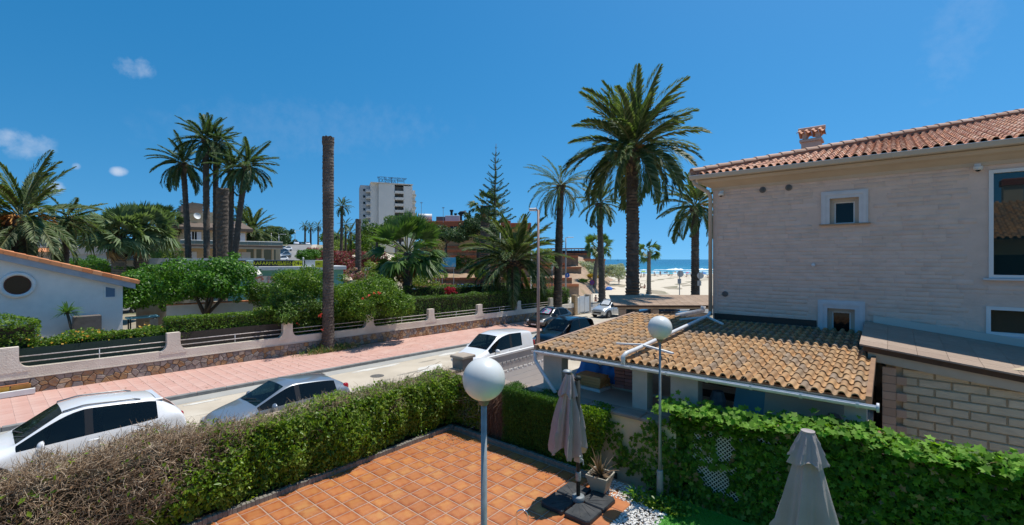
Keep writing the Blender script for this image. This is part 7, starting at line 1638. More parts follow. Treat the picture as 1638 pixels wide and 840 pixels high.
# teal pharmacy
ph = oriented('pharmacy', 'teal walled pharmacy with white roof edge and black and yellow banners', 'shop', 460, 48, gz(*spot(460, 48))-.3, R(5)); z0 = ph.location.z; K = 48/720
def bx(u0, u1): return ((u0-460)*K, (u1-460)*K)
def hz_(v): return hgt(v, 48)-z0
teal = M('teal wall', (.13, .36, .34), (.11, .32, .30), 2, .7); offw = M('white roof edge', (.66, .66, .64), (.58, .58, .57), 3, .6)
a, b = bx(375, 545); MB().box(a, b, 0, 5, -1, hz_(432)).build('wall', teal, ph); MB().cbox(a-.2, b+.2, -.7, 5.2, hz_(432)+.003, hz_(426), .03).build('roof_edge', offw, ph)
a, b = bx(360, 522); bs_m = M('black banner', (.012, .013, .014), rough=.5); yel_t = M('yellow lettering', (.60, .60, .02), rough=.6)
def text_mesh(s, size, mt, ext=.01):
    cu = bpy.data.curves.new('txt', 'FONT'); cu.body = s; cu.size = size; cu.extrude = ext; cu.align_x = 'CENTER'; cu.align_y = 'CENTER'; o = bpy.data.objects.new('txt', cu); col.objects.link(o)
    dg = bpy.context.evaluated_depsgraph_get(); dg.update(); me = bpy.data.meshes.new_from_object(o.evaluated_get(dg)); bpy.data.objects.remove(o); me.materials.clear(); me.materials.append(mt); return me
def banner(u0, u1, v0, v1, texts, y=-.3):
    a, b = bx(u0, u1); bo = MB().cbox(a, b, y, y+.1, hz_(v1), hz_(v0), .01).build('banner', bs_m, ph)
    for (s, u, v, size) in texts: put('lettering', text_mesh(s, size, yel_t), bo, (bx(u, 0)[0], y-.012, hz_(v)), (R(90), 0, 0))
    return bo
MB().box(bx(360, 0)[0], bx(524, 0)[0], -.18, .1, hz_(427), hz_(416)).build('parapet', offw, ph)
banner(350, 402, 416.5, 427, [('FARMACIA', 386, 421.5, .62)]); MB().cbox(*bx(403, 412), -.32, -.1, hz_(428), hz_(417), .02).build('sign_post', M('pale teal post', (.36, .48, .47), rough=.6), ph)
bo = banner(413, 485, 416.5, 427, [('PARAFARMACIA', 429.5, 421.3, .50), ('BELLEZA', 455, 420.3, .36), ('DESCUENTOS', 455, 423.6, .2)])
a, b = bx(466.5, 483.5); ov = MB(); n = 24; zc = (hz_(427)+hz_(416.5))/2; ov.add([((a+b)/2+(b-a)/2*math.copysign(abs(math.cos(q))**.5, math.cos(q)), -.315, zc+.34*math.copysign(abs(math.sin(q))**.5, math.sin(q))) for q in np.linspace(0, 6.2832, n, endpoint=False)], [tuple(range(n))[::-1]]); o = ov.build('yellow_disc', M('yellow sign', (.66, .66, .02), rough=.5), bo)
bt_m = M('black lettering', (.012, .012, .012), rough=.6); put('lettering', text_mesh('24', .62, bt_m), bo, (bx(472, 0)[0], -.325, hz_(421.9)), (R(90), 0, 0)); put('lettering', text_mesh('H', .38, bt_m), bo, (bx(479.5, 0)[0], -.325, hz_(422.6)), (R(90), 0, 0))
# yellow box sign beyond, flagpole-like white post, awning, shop posters
ys_ = oriented('yellow_sign', 'yellow square box sign with black mark next to the bare palm trunk', 'sign', 511, 47, hgt(428, 47), R(-25)); MB().cbox(-.42, .42, -.1, .1, 0, .72, .02).build('sign_box', M('yellow sign', (0, 0, 0)), ys_); put('mark', text_mesh('24h', .32, bt_m), ys_, (-.1, -.105, .38), (R(90), 0, 0)); MB().tube([(0, .1, -2), (0, .1, 0)], .05, 6).build('post', steel, ys_)
wp = oriented('white_post', 'short white chimney post at the end of the black banner', 'post', 485, 46.5, hgt(428, 46.5)); MB().lathe([(.06, 0), (.06, .8), (.09, .82), (.09, 1.0), (.03, 1.05)], 8).build('post', white_paint, wp)
aw = oriented('shop_awning', 'cream awning in front of the teal pharmacy wall', 'awning', 406, 45, hgt(440, 45)); MB().add([(-1.2, 1, .55), (.4, 1, .55), (.75, -.3, .05), (-1.3, -.3, .05), (.75, -.3, -.1), (-1.3, -.3, -.1)], [(0, 1, 2, 3), (3, 2, 4, 5)]).build('cloth', M('cream awning', (.68, .64, .55), (.62, .58, .5), 3, .8), aw)
pm = M('poster print', (.6, .55, .5), rcol=[(.55, .52, .5), (.5, .2, .15), (.62, .6, .58), (.2, .25, .3), (.6, .45, .3)], c2=(.55, .2, .15), scale=3.2, c3=(.25, .35, .4), s3=2.2, lo=.5, hi=.55)
for i in range(5): a, b = bx(407+i*8.2, 414.5+i*8.2); MB().box(a, b, -.05, -.012, hz_(452), hz_(441)).build('poster', pm, ph)
# ------------------------------------------------------------------ hotel tower
K = 205/720; ht_ = oriented('hotel_tower', 'white ten storey hotel tower with recessed balconies and rooftop lettering', 'hotel', 622, 205, 0, R(6)); z0 = 0
def bx(u0, u1): return ((u0-622)*K, (u1-622)*K)
def hz_(v): return hgt(v, 205)
hw_m = M('hotel white', (.60, .585, .56), (.56, .545, .52), .2, .9); hs_m = M('hotel grey side', (.42, .44, .46), (.39, .41, .43), .2, .9); hd_m = M('balcony recess', (.20, .19, .18), rough=.9)
for u0, u1, y0, y1, v, mt in ((579, 594, 3, 14, 297, hs_m), (594, 606, 1, 14, 294, hw_m), (606, 631, -.5, 14, 294.5, hw_m), (645, 659, -.5, 14, 296.5, hw_m), (659, 665, 2, 14, 301.5, hw_m), (631, 645, 2.5, 14, 296.5, hd_m)):
    a, b = bx(u0, u1); MB().box(a+.02, b-.02, y0, y1, 0, hz_(v)).build('block', mt, ht_)
a, b = bx(594, 660); MB().box(a, b, -.9, 14, hz_(294.2)+.02, hz_(293)).build('roof_slab', hw_m, ht_)
for k in range(9):
    v = 299.5+k*10.2
    a, b = bx(631, 645); f_ = MB().box(a+.05, b-.05, -1.0, 2.5, hz_(v+9.6), hz_(v+8.6)).build('balcony', hw_m, ht_); MB().box(a+.05, b-.05, -1.05, -.9, hz_(v+8.5), hz_(v+5.6)).build('balustrade', hw_m, f_)
    MB().box(a+.3, a+1.5, 2.3, 2.48, hz_(v+8.5), hz_(v+2)).build('window', dark_glass, ht_)
    a, b = bx(587.5, 594); f_ = MB().box(a, b, .6, 3, hz_(v+9), hz_(v+8)).build('balcony', hw_m, ht_); MB().box(a, b, .5, .62, hz_(v+7.9), hz_(v+5.2)).build('balustrade', hs_m, f_)
    a, b = bx(583.5, 586.5); MB().box(a, b, 2.9, 2.98, hz_(v+7), hz_(v+3.5)).build('window', dark_glass, ht_)
    a, b = bx(659, 665.5); f_ = MB().box(a, b, .4, 2, hz_(v+13), hz_(v+12)).build('balcony', hw_m, ht_); MB().box(a, b, .3, .42, hz_(v+11.9), hz_(v+9.2)).build('balustrade', M('tan balustrade', (.46, .40, .30), rough=.9), f_)
sg = thing('rooftop_sign', 'two line rooftop lettering on a steel frame on top of the hotel tower', 'sign', (0, 0, 0), 0); sg.location = ht_.location; sg.rotation_euler = ht_.rotation_euler
tl = M('dark sign letters', (.05, .055, .065), rough=.6)
put('lettering', text_mesh('HOTEL SERVIGROUP', 1.42, tl, .08), sg, (bx(627, 0)[0], 0, hz_(285.3)), (R(90), 0, 0)); put('lettering', text_mesh('LA ZENIA ****', 1.75, tl, .08), sg, (bx(626, 0)[0], 0, hz_(290.3)), (R(90), 0, 0))
for u in (606.5, 616, 626, 636, 646): MB().tube([(bx(u, 0)[0], .3, hz_(293)), (bx(u, 0)[0], .3, hz_(283.5))], .1, 5).build('frame_post', tl, sg)
for v in (283.6, 287.6, 292.5): MB().tube([(bx(606.5, 0)[0], .3, hz_(v)), (bx(646, 0)[0], .3, hz_(v))], .07, 5).build('frame_bar', tl, sg)
lo = oriented('hotel_annex', 'low cream annex building at the foot of the hotel tower', 'building', 590, 150, 4, 0); MB().box(-3, 8, 0, 6, 0, hgt(372, 150)-4).build('wall', M('cream annex', (.58, .53, .42), rough=.9), lo)
# ------------------------------------------------------------------ orange building above the terraces
K = 104/720; ob = oriented('orange_building', 'ochre and terracotta restaurant building with rooftop vents above the brick terraces', 'building', 780, 104, 4, R(-3)); z0 = 4
def bx(u0, u1): return ((u0-780)*K, (u1-780)*K)
def hz_(v): return hgt(v, 104)-z0
och = M('ochre render', (.56, .36, .15), (.50, .30, .115), .8, .9); tcr = M('terracotta render', (.42, .125, .055), (.36, .105, .05), .8, .9)
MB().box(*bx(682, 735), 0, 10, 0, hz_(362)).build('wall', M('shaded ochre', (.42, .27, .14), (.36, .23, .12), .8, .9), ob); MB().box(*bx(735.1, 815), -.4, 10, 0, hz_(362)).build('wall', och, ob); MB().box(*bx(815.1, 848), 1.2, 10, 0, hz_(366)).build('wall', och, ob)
MB().cbox(*bx(678, 736), -.7, 10.2, hz_(361.9), hz_(354), .05).build('parapet', tcr, ob); MB().cbox(*bx(736.1, 817), -.8, 10.2, hz_(361.9), hz_(353.5), .05).build('parapet', tcr, ob); MB().cbox(*bx(817.1, 850), 1, 10.2, hz_(365.9), hz_(356), .05).build('parapet', tcr, ob)
for u0, u1, y in ((720, 731, 0), (742, 750, -.4), (757, 766, -.4), (795, 806, -.4)): w_ = MB().box(*bx(u0, u1), y-.06, y-.01, hz_(366.5), hz_(361.5) if y else hz_(361)-.1).build('window', dark_glass, ob); MB().box(*bx((u0+u1)/2-.25, (u0+u1)/2+.25), y-.1, y-.061, hz_(366.5), hz_(362)).build('mullion', white_paint, w_)
for u0, u1 in ((700, 708), (742, 750), (820, 830)): MB().box(*bx(u0, u1), (1.1 if u0 > 815 else -.5 if u0 > 735 else -.1), (1.19 if u0 > 815 else -.41 if u0 > 735 else -.01), hz_(385), hz_(372)).build('window', dark_glass, ob)
ru = thing('roof_unit', 'large pale grey air handling box on the orange building roof', 'unit', ob.location); ru.rotation_euler = ob.rotation_euler; MB().cbox(*bx(711, 734.5), 1, 4, hz_(353.4), hz_(344), .05).build('case', M('pale grey unit', (.50, .52, .56), (.46, .48, .52), 2, .6), ru); MB().cbox(*bx(696, 710), 1.5, 4, hz_(353.8), hz_(345.5), .05).build('side_case', M('dark unit', (.12, .13, .14), rough=.7), ru)
for u, v0, v1, r_ in ((720.5, 344, 335, .28), (727, 344, 340.5, .22), (736, 353, 342, .25), (750, 353, 336, .16)):
    cmn = thing('roof_vent', {720.5: 'tall dark roof vent pipe with wide cowl', 727: 'short dark roof vent beside the tall one', 736: 'grey roof vent right of the pale unit', 750: 'slim roof pipe beneath the black duct'}[u]+' on the orange building', 'vent', ob.location); cmn.rotation_euler = ob.rotation_euler; x = bx(u, 0)[0]; MB().tube([(x, 2, hz_(v0)), (x, 2, hz_(v1))], r_, 8).build('pipe', dark_metal, cmn); MB().tube([(x, 2, hz_(v1+2)), (x, 2, hz_(v1-.6))], r_*1.6, 8).build('cowl', dark_metal, cmn)
du = thing('roof_duct', 'bent black duct arching over the orange building roof', 'duct', ob.location); du.rotation_euler = ob.rotation_euler; MB().tube([(bx(732, 0)[0], 2.5, hz_(342)), (bx(735, 0)[0], 2.5, hz_(338.8)), (bx(741, 0)[0], 2.5, hz_(338.3)), (bx(745, 0)[0], 2.5, hz_(341)), (bx(749.5, 0)[0], 2.5, hz_(351))], .42, 8).build('pipe', dark_metal, du, True)
wt_ = oriented('water_tank', 'long white tank on the roof left of the orange building', 'tank', 683, 110, hgt(352, 110)); MB().tube([(-2.1, 0, .75), (1.2, 0, .75)], .75, 12).build('tank', white_paint, wt_, True); MB().box(-3, 1.3, -.5, .5, -1.2, 0).build('base', M('grey louvre', (.36, .38, .42), rough=.7), wt_)
for i, (u, d, v) in enumerate(((674, 100, 323), (709, 100, 331), (744, 100, 336))):
    an = oriented('antenna', ('thin tall antenna mast beside the white tank', 'roof aerial above the pale air handling box', 'small lamp shaped aerial right of the black duct')[i], 'antenna', u, d, hgt(356, d)); MB().tube([(0, 0, 0), (0, 0, hgt(v, d)-hgt(356, d))], .05, 5).build('mast', steel, an); MB().box(-.3, .3, -.03, .03, hgt(v+2, d)-hgt(356, d), hgt(v+1, d)-hgt(356, d)).build('crossbar', steel, an)
# ------------------------------------------------------------------ brick garden terraces
brk = M('brown brick wall', (.20, .135, .095), (.27, .19, .135), 1.6, .95, c3=(.34, .26, .19), s3=.7, bump=.05, bscale=8); capm = M('terracotta wall cap', (.46, .165, .075), (.40, .14, .065), 1, .9, rnd=.1); rock_m = M('sandy rock slope', (.42, .29, .19), (.33, .22, .15), .7, .95, c3=(.26, .20, .11), s3=.5, bump=.15, bscale=2)
bt = thing('brick_terraces', 'stepped brick retaining walls with terracotta caps on the slope above the beach road', 'retaining wall', (0, 0, 0))
def terrace(u0, u1, d, v_top, v_bot, cap=.32, dd=0, seed=1):
    n = 10; A = Vector((*spot(u0, d), 0)); B = Vector((*spot(u1, d+dd), 0)); dv = (B-A).normalized(); nm = Vector((dv.y, -dv.x, 0)); zt_ = hgt(v_top, d); zb = hgt(v_bot, d); L_ = (B-A).length
    # courses of rough blocks large enough to tell apart, in front of the mortared core
    m = MB(); m.obox((A.x-nm.x*.3, A.y-nm.y*.3, (zt_+zb)/2-.6), (B.x-nm.x*.3, B.y-nm.y*.3, (zt_+zb)/2-.6), .5, zt_-zb+1.2); m.build('wall', brk, bt)
    k = max(2, int(L_/2.4))
    for i in range(k):
        a = A+dv*L_*i/k; b = A+dv*(L_*(i+1)/k-.04); MB().obox((a.x-nm.x*.2, a.y-nm.y*.2, zt_+cap/2+random.uniform(-.02, .02)), (b.x-nm.x*.2, b.y-nm.y*.2, zt_+cap/2), .9, cap).build('cap', capm, bt)
terrace(655, 926, 74, 458, 476, .38); terrace(690, 915, 78, 448, 458, .40); terrace(760, 930, 86, 430, 446, .3, 4); terrace(700, 905, 90, 424, 434, .45); terrace(720, 925, 95, 412, 422, .45); terrace(690, 812, 99, 403, 414, .5); terrace(865, 968, 100, 417.5, 426, .5, 6); terrace(855, 945, 106, 408, 418, .5, 4); terrace(690, 850, 104, 396, 404, .4)
rs = []; 
V = []; F = []; us = np.linspace(640, 985, 40); lv = [(75, 470), (79, 452), (87, 441), (91, 431), (97, 419), (102, 411), (110, 405), (140, 403)]
for d, v in lv:
    for u in us:
        e = smooth(925, 985, u); zz = hgt(v, d)*(1-e)+(-1.2)*e+random.uniform(-.25, .2)*(1-e); x, y = spot(u, d+e*10); V.append((x, y, zz-.35))
for i in range(len(lv)-1):
    for j in range(39): F.append((i*40+j, i*40+j+1, (i+1)*40+j+1, (i+1)*40+j))
struct('slope', npmesh('slope', V, np.array(F), rock_m, True))
pg = oriented('terrace_pergola', 'thatched restaurant pergola on thin posts at the top of the brick terraces', 'pergola', 912, 108, hgt(407, 108), R(-4)); K = 108/720
for i in range(10): MB().tube([(-4.4+i*.9, (i % 2)*2.4, 0), (-4.4+i*.9, (i % 2)*2.4, hgt(398.5, 108)-hgt(407, 108))], .07, 5).build('post', dkwood, pg)
m = MB(); zz = hgt(398.5, 108)-hgt(407, 108)
for i in range(8): MB().cbox(-5+i*1.2, -3.85+i*1.2, -.6, 3, zz+random.uniform(-.05, .05), zz+.22, .05).build('roof_mat', M('thatch mat', (.22, .15, .12), (.17, .11, .09), 3, .95, rnd=.1), pg)
MB().box(-4.6, 4.6, 2.8, 2.9, 0, 1.0).build('back_rail', M('blue grey rail', (.12, .14, .22), rough=.8), pg)
# billboards, signs and bins at the car park
def board(name, label, cat, u0, u1, v0, v1, d, mt, posts=True, frame=None):
    uc = (u0+u1)/2; zb = hgt(v1, d); t_ = oriented(name, label, cat, uc, d, zb); k = d/720; hw = (u1-u0)/2*k; hh = (v1-v0)*k
    MB().cbox(-hw, hw, -.04, .04, 0, hh, .01).build('panel', mt, t_)
    if posts:
        for s_ in (-.8, .8): MB().tube([(s_*hw, .06, -(zb-gz(*spot(uc, d)))), (s_*hw, .06, hh)], .04, 6).build('post', steel, t_)
    return t_
sea_print = M('seaside print', (.02, .24, .46), (.10, .40, .55), .8, .5, c3=(.30, .38, .42), s3=1.4)
board('billboard', 'large blue billboard with faded seaside photograph below the brick walls', 'billboard', 695, 729, 412, 427, 70, sea_print); t_ = board('strip_board', 'brownish strip board under the blue billboard', 'board', 694, 728, 427.4, 430.5, 70, M('brownish strip', (.26, .16, .14), (.34, .24, .2), 2, .8), False)
board('info_board', 'white information board on posts left of the blue parking sign', 'board', 685, 698, 431, 440, 66, M('white print', (.62, .66, .68), (.45, .52, .56), 6, .6, lo=.5, hi=.6)); board('info_board', 'pale blue information board next to the dark parked saloon', 'board', 672.5, 682, 430.5, 439.5, 65, M('pale blue print', (.35, .52, .60), (.5, .62, .66), 6, .6))
p_ = board('parking_sign', 'square blue parking sign with white letter', 'sign', 702, 708, 430, 436.5, 67, M('blue sign', (.015, .09, .38), rough=.4)); put('letter', text_mesh('P', .5, white_paint), p_, (0, -.05, .3), (R(90), 0, 0))
ss = board('street_sign', 'white stacked direction signs above the pink shrubs', 'sign', 583.5, 593.5, 427.5, 432.5, 52, white_paint)
for i in range(8):
    u = 733.5+i*5.6; d = 70+.4*(i % 2); x, y = spot(u, d); b_ = thing('waste_bin', ('first','second','third','fourth','fifth','sixth','seventh','last')[i]+' blue plastic waste bin from the left in the row below the terraces', 'bin', (x, y, gz(x, y)+1.15), YAW-math.atan((u-819)/720), 'row of blue bins'); bl_ = M('blue bin', (.02, .20, .42), (.03, .26, .5), 3, .4, rnd=.25)
    MB().lathe([(.2, 0), (.24, .72), (.25, .75)], 12).build('body', bl_, b_, True); MB().lathe([(.265, .752), (.26, .84), (.12, .92), (0, .93)], 12).build('lid', M('dark blue lid', (.015, .09, .28), rough=.4), b_, True)
pl_ = oriented('bin_plinth', 'pale concrete plinth carrying the row of blue bins', 'plinth', 753, 70.3, gz(*spot(753, 70))-.2); MB().cbox(-2.4, 2.6, -.5, .6, 0, 1.34, .03).build('block', M('pale concrete', (.50, .46, .38), (.44, .40, .33), 2, .9), pl_)
# street lamps and poles
def lamp_post(u, d, v, label, arm, mt, r_=.07, name='street_lamp', foot=None, head='flat'):
    x, y = spot(u, d); z0 = gz(x, y) if foot is None else foot; h = hgt(v, d)-z0; t_ = thing(name, label, 'street lamp', (x, y, z0), YAW); MB().tube([(0, 0, 0), (0, 0, h*.5), (0, 0, h)], [r_*1.25, r_, r_*.75], 10).build('pole', mt, t_, True)
    if head == 'flat': MB().tube([(0, 0, h-.05), (arm*.4, 0, h+.05), (arm, -.05, h+.02)], [.03, .05, .04], 7).build('arm', mt, t_, True); MB().cbox(min(arm*.35, arm*1.35), max(arm*.35, arm*1.35), -.13, .13, h-.03, h+.07, .03).build('lamp_head', M('pale lamp head', (.58, .58, .57), rough=.4), t_)
    elif head == 'lantern':
        MB().lathe([(.05, h-.75), (.12, h-.7), (.22, h-.15), (.05, h-.1)], 6).build('lantern_glass', M('lantern glass', (.35, .40, .42), rough=.2), t_); MB().lathe([(.26, h-.15), (.2, h-.02), (.06, h+.12), (0, h+.2)], 6).build('lantern_roof', dark_metal, t_)
    return t_
lamp_post(861, 18.4, 336, 'tall pinkish brown street lamp with short arm above the white van', -.28, M('pinkish brown pole', (.36, .235, .19), (.31, .20, .165), 3, .55), .062)
lamp_post(905, 70, 380, 'grey street lamp carrying a blue disc sign near the beach bushes', .9, M('grey lamp pole', (.26, .27, .27), rough=.5), .11)
lamp_post(883, 62, 424, 'old style lantern lamp post between the palm trunk and the hedge', 0, M('dark green pole', (.05, .08, .09), rough=.5), .07, head='lantern')
lamp_post(850, 72, 363, 'tall white pole behind the squat palm', .6, white_paint, .13); lamp_post(800, 74, 340, 'slim white pole between the tiered pine and the squat palm', .5, white_paint, .08)
lamp_post(434, 92, 373, 'hill road street lamp nearer the villa balcony', 1.1, steel, .09); lamp_post(446, 98, 375, 'hill road street lamp by the pale yellow wall', 1.1, steel, .09); lamp_post(472, 190, 369, 'thin street lamp at the top of the hill road', 1.3, steel, .12)
lamp_post(712, 70, 399, 'dark slender post beside the blue billboard', 0, dark_metal, .05, name='post', head='none')
# disc signs
def disc_sign(u, v, d, r_, label, kind, pole=True):
    x, y = spot(u, d); t_ = thing('traffic_sign', label, 'sign', (x, y, gz(x, y)), YAW-math.atan((u-819)/720)); zc = hgt(v, d)-gz(x, y); bl_ = M('blue sign', (0, 0, 0)); rd = M('red sign', (.42, .012, .02), rough=.4)
    def dsk(nm, r0, y0, mt): MB().tube([(0, y0, zc), (0, y0+.02, zc)], r0, 24).build(nm, mt, t_)
    if kind == 'nostop':
        dsk('disc', r_, 0, rd); dsk('blue_face', r_*.78, -.024, bl_)
        for s_ in (-1, 1): MB().obox((-r_*.55, -.03-.002*s_, zc-s_*r_*.55), (r_*.55, -.03-.002*s_, zc+s_*r_*.55), .012, r_*.2, up=(0, 0, 1)).build('red_bar', rd, t_)
    else:
        dsk('disc', r_, 0, bl_); MB().obox((-r_*.1, -.03, zc-r_*.45), (r_*.05, -.03, zc+r_*.2), .01, r_*.16, up=(1, 0, 0)).build('arrow_stem', white_paint, t_); MB().add([(-r_*.3, -.03, zc+r_*.1), (r_*.35, -.03, zc+r_*.1), (r_*.03, -.03, zc+r_*.6)], [(0, 1, 2)]).build('arrow_head', white_paint, t_)
    if pole: MB().tube([(0, .05, 0), (0, .05, zc+r_*.6)], .045, 8).build('pole', steel, t_)
disc_sign(947, 452, 56, .33, 'round no stopping sign with red cross on blue at the street corner', 'nostop'); disc_sign(907.5, 440.5, 69, .36, 'round blue sign with white arrow on the grey lamp', 'arrow', False)
for u, v, d, lab in ((1087, 438, 50, 'pale round backed sign on a steel post over the carport roof'), (1119, 441, 49, 'second sign on a steel post close to the house corner')):
    x, y = spot(u, d); t_ = thing('traffic_sign', lab, 'sign', (x, y, gz(x, y)), YAW); zc = hgt(v, d)-gz(x, y); MB().tube([(0, 0, 0), (0, 0, zc+.3)], .05, 8).build('pole', steel, t_)
    MB().tube([(.1, 0, zc), (.1, .03, zc)], .36, 20).build('disc', M('pale sign back', (.50, .50, .49), rough=.5), t_); MB().box(-.2, .2, .04, .06, zc-1.1, zc-.55).build('plate', M('pale sign back', (0, 0, 0)), t_)
# ------------------------------------------------------------------ carport behind the store
cp = thing('carport', 'flat brown tiled carport roof on stone pillars at the house corner', 'carport', (*spot(1062, 24.5), 0), YAW); K = 24.5/720
def bx(u): return (u-1062)*K
zf_ = hgt(489, 24.5); zb_ = hgt(472.5, 28.5)
MB().add([(bx(983), 0, zf_), (bx(1190), 0, zf_), (bx(1190), 4, zb_), (bx(1000), 4, zb_), (bx(983), 0, zf_-.1), (bx(1190), 0, zf_-.1), (bx(1190), 4, zb_-.1), (bx(1000), 4, zb_-.1)], [(0, 1, 2, 3), (7, 6, 5, 4), (0, 4, 5, 1), (1, 5, 6, 2), (2, 6, 7, 3), (3, 7, 4, 0)]).build('roof_deck', M('dark brown fascia', (0, 0, 0)), cp)
slb = M('brown carport tile', (.36, .25, .17), rcol=[(.38, .265, .18), (.33, .225, .15), (.42, .30, .21)], rnd=.1, rough=.9, c2=(.27, .19, .13), scale=6)
sl_ = math.atan((zb_-zf_)/4)
for r_ in range(10):
    for c_ in range(16):
        x = bx(983)+.215+c_*.432+(.6*r_/10); 
        if x > bx(1188): continue
        y = r_*.4; put('roof_slab', MB_slab, cp, (x, y+.2, zf_+math.tan(sl_)*(y+.2)+.012), (sl_, 0, 0)) if 'MB_slab' in globals() else None
        if 'MB_slab' not in globals(): MB_slab = MB().cbox(-.212, .212, -.195, .205, -.012, .012, .004).mesh('roof_slab', slb); put('roof_slab', MB_slab, cp, (x, y+.2, zf_+math.tan(sl_)*(y+.2)+.012), (sl_, 0, 0))
MB().cbox(bx(990), bx(1180), .15, .35, zf_-.2, zf_-.103, .01).build('beam', M('pale roof beam', (0, 0, 0)), cp)
for u in (997, 1050, 1121): MB().cbox(bx(u)-.17, bx(u)+.17, .1, .42, -.6, zf_-.203, .02).build('pillar', M('tan pillar', (.44, .33, .23), (.37, .28, .2), 4, .9), cp)
MB().cbox(bx(1074), bx(1135), .05, .45, zf_-.62, zf_-.45, .02).build('low_wall_top', M('tan pillar', (0, 0, 0)), cp)
x0, y0 = spot(1083, 15.6); x1, y1 = spot(1124, 16.6); rp = tag(MB().tube([(x0, y0, hgt(505, 15.6)), (x1, y1, hgt(497, 16.6)), (x1+.02, y1+.02, hgt(494, 16.6)+.1)], .085, 12).build('drain_pipe', pvc, None, True), 'thick white drain pipe behind the ridge of the tiled store roof', 'pipe')
# ------------------------------------------------------------------ beach life
skin = M('tanned skin', (.36, .20, .13), rcol=[(.42, .25, .17), (.30, .16, .10), (.48, .31, .22)], rnd=.15, rough=.6); hair_m = M('dark hair', (.03, .02, .015), rcol=[(.03, .02, .015), (.12, .07, .03), (.02, .016, .013)], rough=.8)
def person_mesh(pose):
    if pose == 'stand': J = [(0, 0, .92, .13), (0, 0, 1.12, .12), (0, 0, 1.36, .15), (0, 0, 1.5, .06), (0, -.01, 1.60, .10), (0, -.01, 1.70, .085), (-.19, 0, 1.38, .055), (-.25, .02, 1.12, .045), (-.27, -.05, .88, .035), (.19, 0, 1.38, .055), (.26, .03, 1.12, .045), (.25, -.06, .90, .035), (-.1, 0, .84, .09), (-.11, -.02, .46, .065), (-.12, .03, .06, .045), (-.13, -.1, .03, .035), (.1, 0, .84, .09), (.13, .05, .46, .065), (.15, .14, .06, .045), (.15, .02, .03, .035)]
    elif pose == 'sit': J = [(0, 0, .12, .14), (0, .03, .34, .13), (0, .08, .58, .15), (0, .07, .72, .06), (0, .04, .82, .10), (0, .03, .91, .085), (-.19, .08, .6, .055), (-.27, .0, .38, .045), (-.2, -.2, .3, .035), (.19, .08, .6, .055), (.28, .02, .38, .045), (.22, -.18, .3, .035), (-.1, -.05, .14, .09), (-.16, -.38, .36, .07), (-.14, -.62, .06, .045), (-.14, -.72, .04, .035), (.1, -.05, .14, .09), (.15, -.42, .3, .07), (.15, -.7, .06, .045), (.15, -.8, .04, .035)]
    else: J = [(0, 0, .10, .13), (0, .2, .11, .12), (0, .44, .13, .15), (0, .57, .13, .06), (0, .67, .14, .10), (0, .77, .14, .085), (-.19, .46, .11, .055), (-.28, .25, .06, .045), (-.25, .02, .05, .035), (.19, .46, .11, .055), (.3, .62, .06, .045), (.2, .82, .06, .035), (-.1, -.1, .1, .09), (-.12, -.48, .12, .065), (-.13, -.86, .06, .045), (-.13, -.92, .09, .035), (.1, -.1, .1, .09), (.14, -.45, .2, .065), (.14, -.82, .06, .045), (.14, -.9, .08, .035)]
    E = [(0, 1), (1, 2), (2, 3), (3, 4), (4, 5), (2, 6), (6, 7), (7, 8), (2, 9), (9, 10), (10, 11), (0, 12), (12, 13), (13, 14), (14, 15), (0, 16), (16, 17), (17, 18), (18, 19)]
    me = bpy.data.meshes.new('person'); me.from_pydata([j[:3] for j in J], E, []); o = bpy.data.objects.new('tmp', me); col.objects.link(o); md = o.modifiers.new('k', 'SKIN'); o.modifiers.new('s', 'SUBSURF').levels = 1
    for v, j in zip(me.skin_vertices[0].data, J): v.radius = (j[3], j[3]*.85)
    me.skin_vertices[0].data[0].use_root = True
    dg = bpy.context.evaluated_depsgraph_get(); dg.update(); r = bpy.data.meshes.new_from_object(o.evaluated_get(dg)); bpy.data.objects.remove(o); r.materials.clear(); r.materials.append(skin); r.polygons.foreach_set('use_smooth', np.ones(len(r.polygons), dtype=bool)); return r, J
PM = {p: person_mesh(p) for p in ('stand', 'sit', 'lie')}
sw_m = [M('swimwear '+n, c, rough=.7) for n, c in (('black', (.015, .015, .02)), ('red', (.4, .03, .04)), ('blue', (.03, .08, .3)), ('teal', (.03, .25, .28)), ('white', (.6, .6, .6)))]
gar = {}
for p, (me, J) in PM.items():
    h_ = J[4]; hd_ = bmesh.new(); bmesh.ops.create_uvsphere(hd_, u_segments=10, v_segments=7, radius=1)
    for v in hd_.verts: v.co = Vector(h_[:3])+Vector((v.co.x*.115, v.co.y*.12+.02, v.co.z*.12+.05 if v.co.z > -.1 else v.co.z*.04+.05))
    hm_ = bpy.data.meshes.new('hair'); hd_.to_mesh(hm_); hd_.free(); hm_.materials.append(hair_m)
    a = Vector(J[0][:3]); b = Vector(J[12][:3]); c = Vector(J[16][:3]); ax = (Vector(J[1][:3])-a).normalized()
    gar[p] = (hm_, [MB().tube([a-ax*.14, a, a+ax*.10], [.19, .185, .165], 10).mesh('swim_shorts', q) for q in sw_m])
def person(label, u, d, pose, turn=0, i=0, group='people on the beach', z=None, s=1.0):
    x, y = spot(u, d); me, J = PM[pose]; o = tag(put('person', me, None, (x, y, (gz(x, y)+.02) if z is None else z), (0, 0, turn), s), label, 'person', group); put('hair', gar[pose][0], o); put('swim_shorts', gar[pose][1][i % 5], o); return o
pr = random.Random(17)
person('person standing alone on the sand beside the silvery bushes', 990, 112, 'stand', 1, 0); person('person in dark swimwear sitting on the sand left of the small fan palm', 1025, 96, 'sit', 2, 0); person('second person sitting on the sand close to the small fan palm', 1031, 95, 'sit', 4, 1)
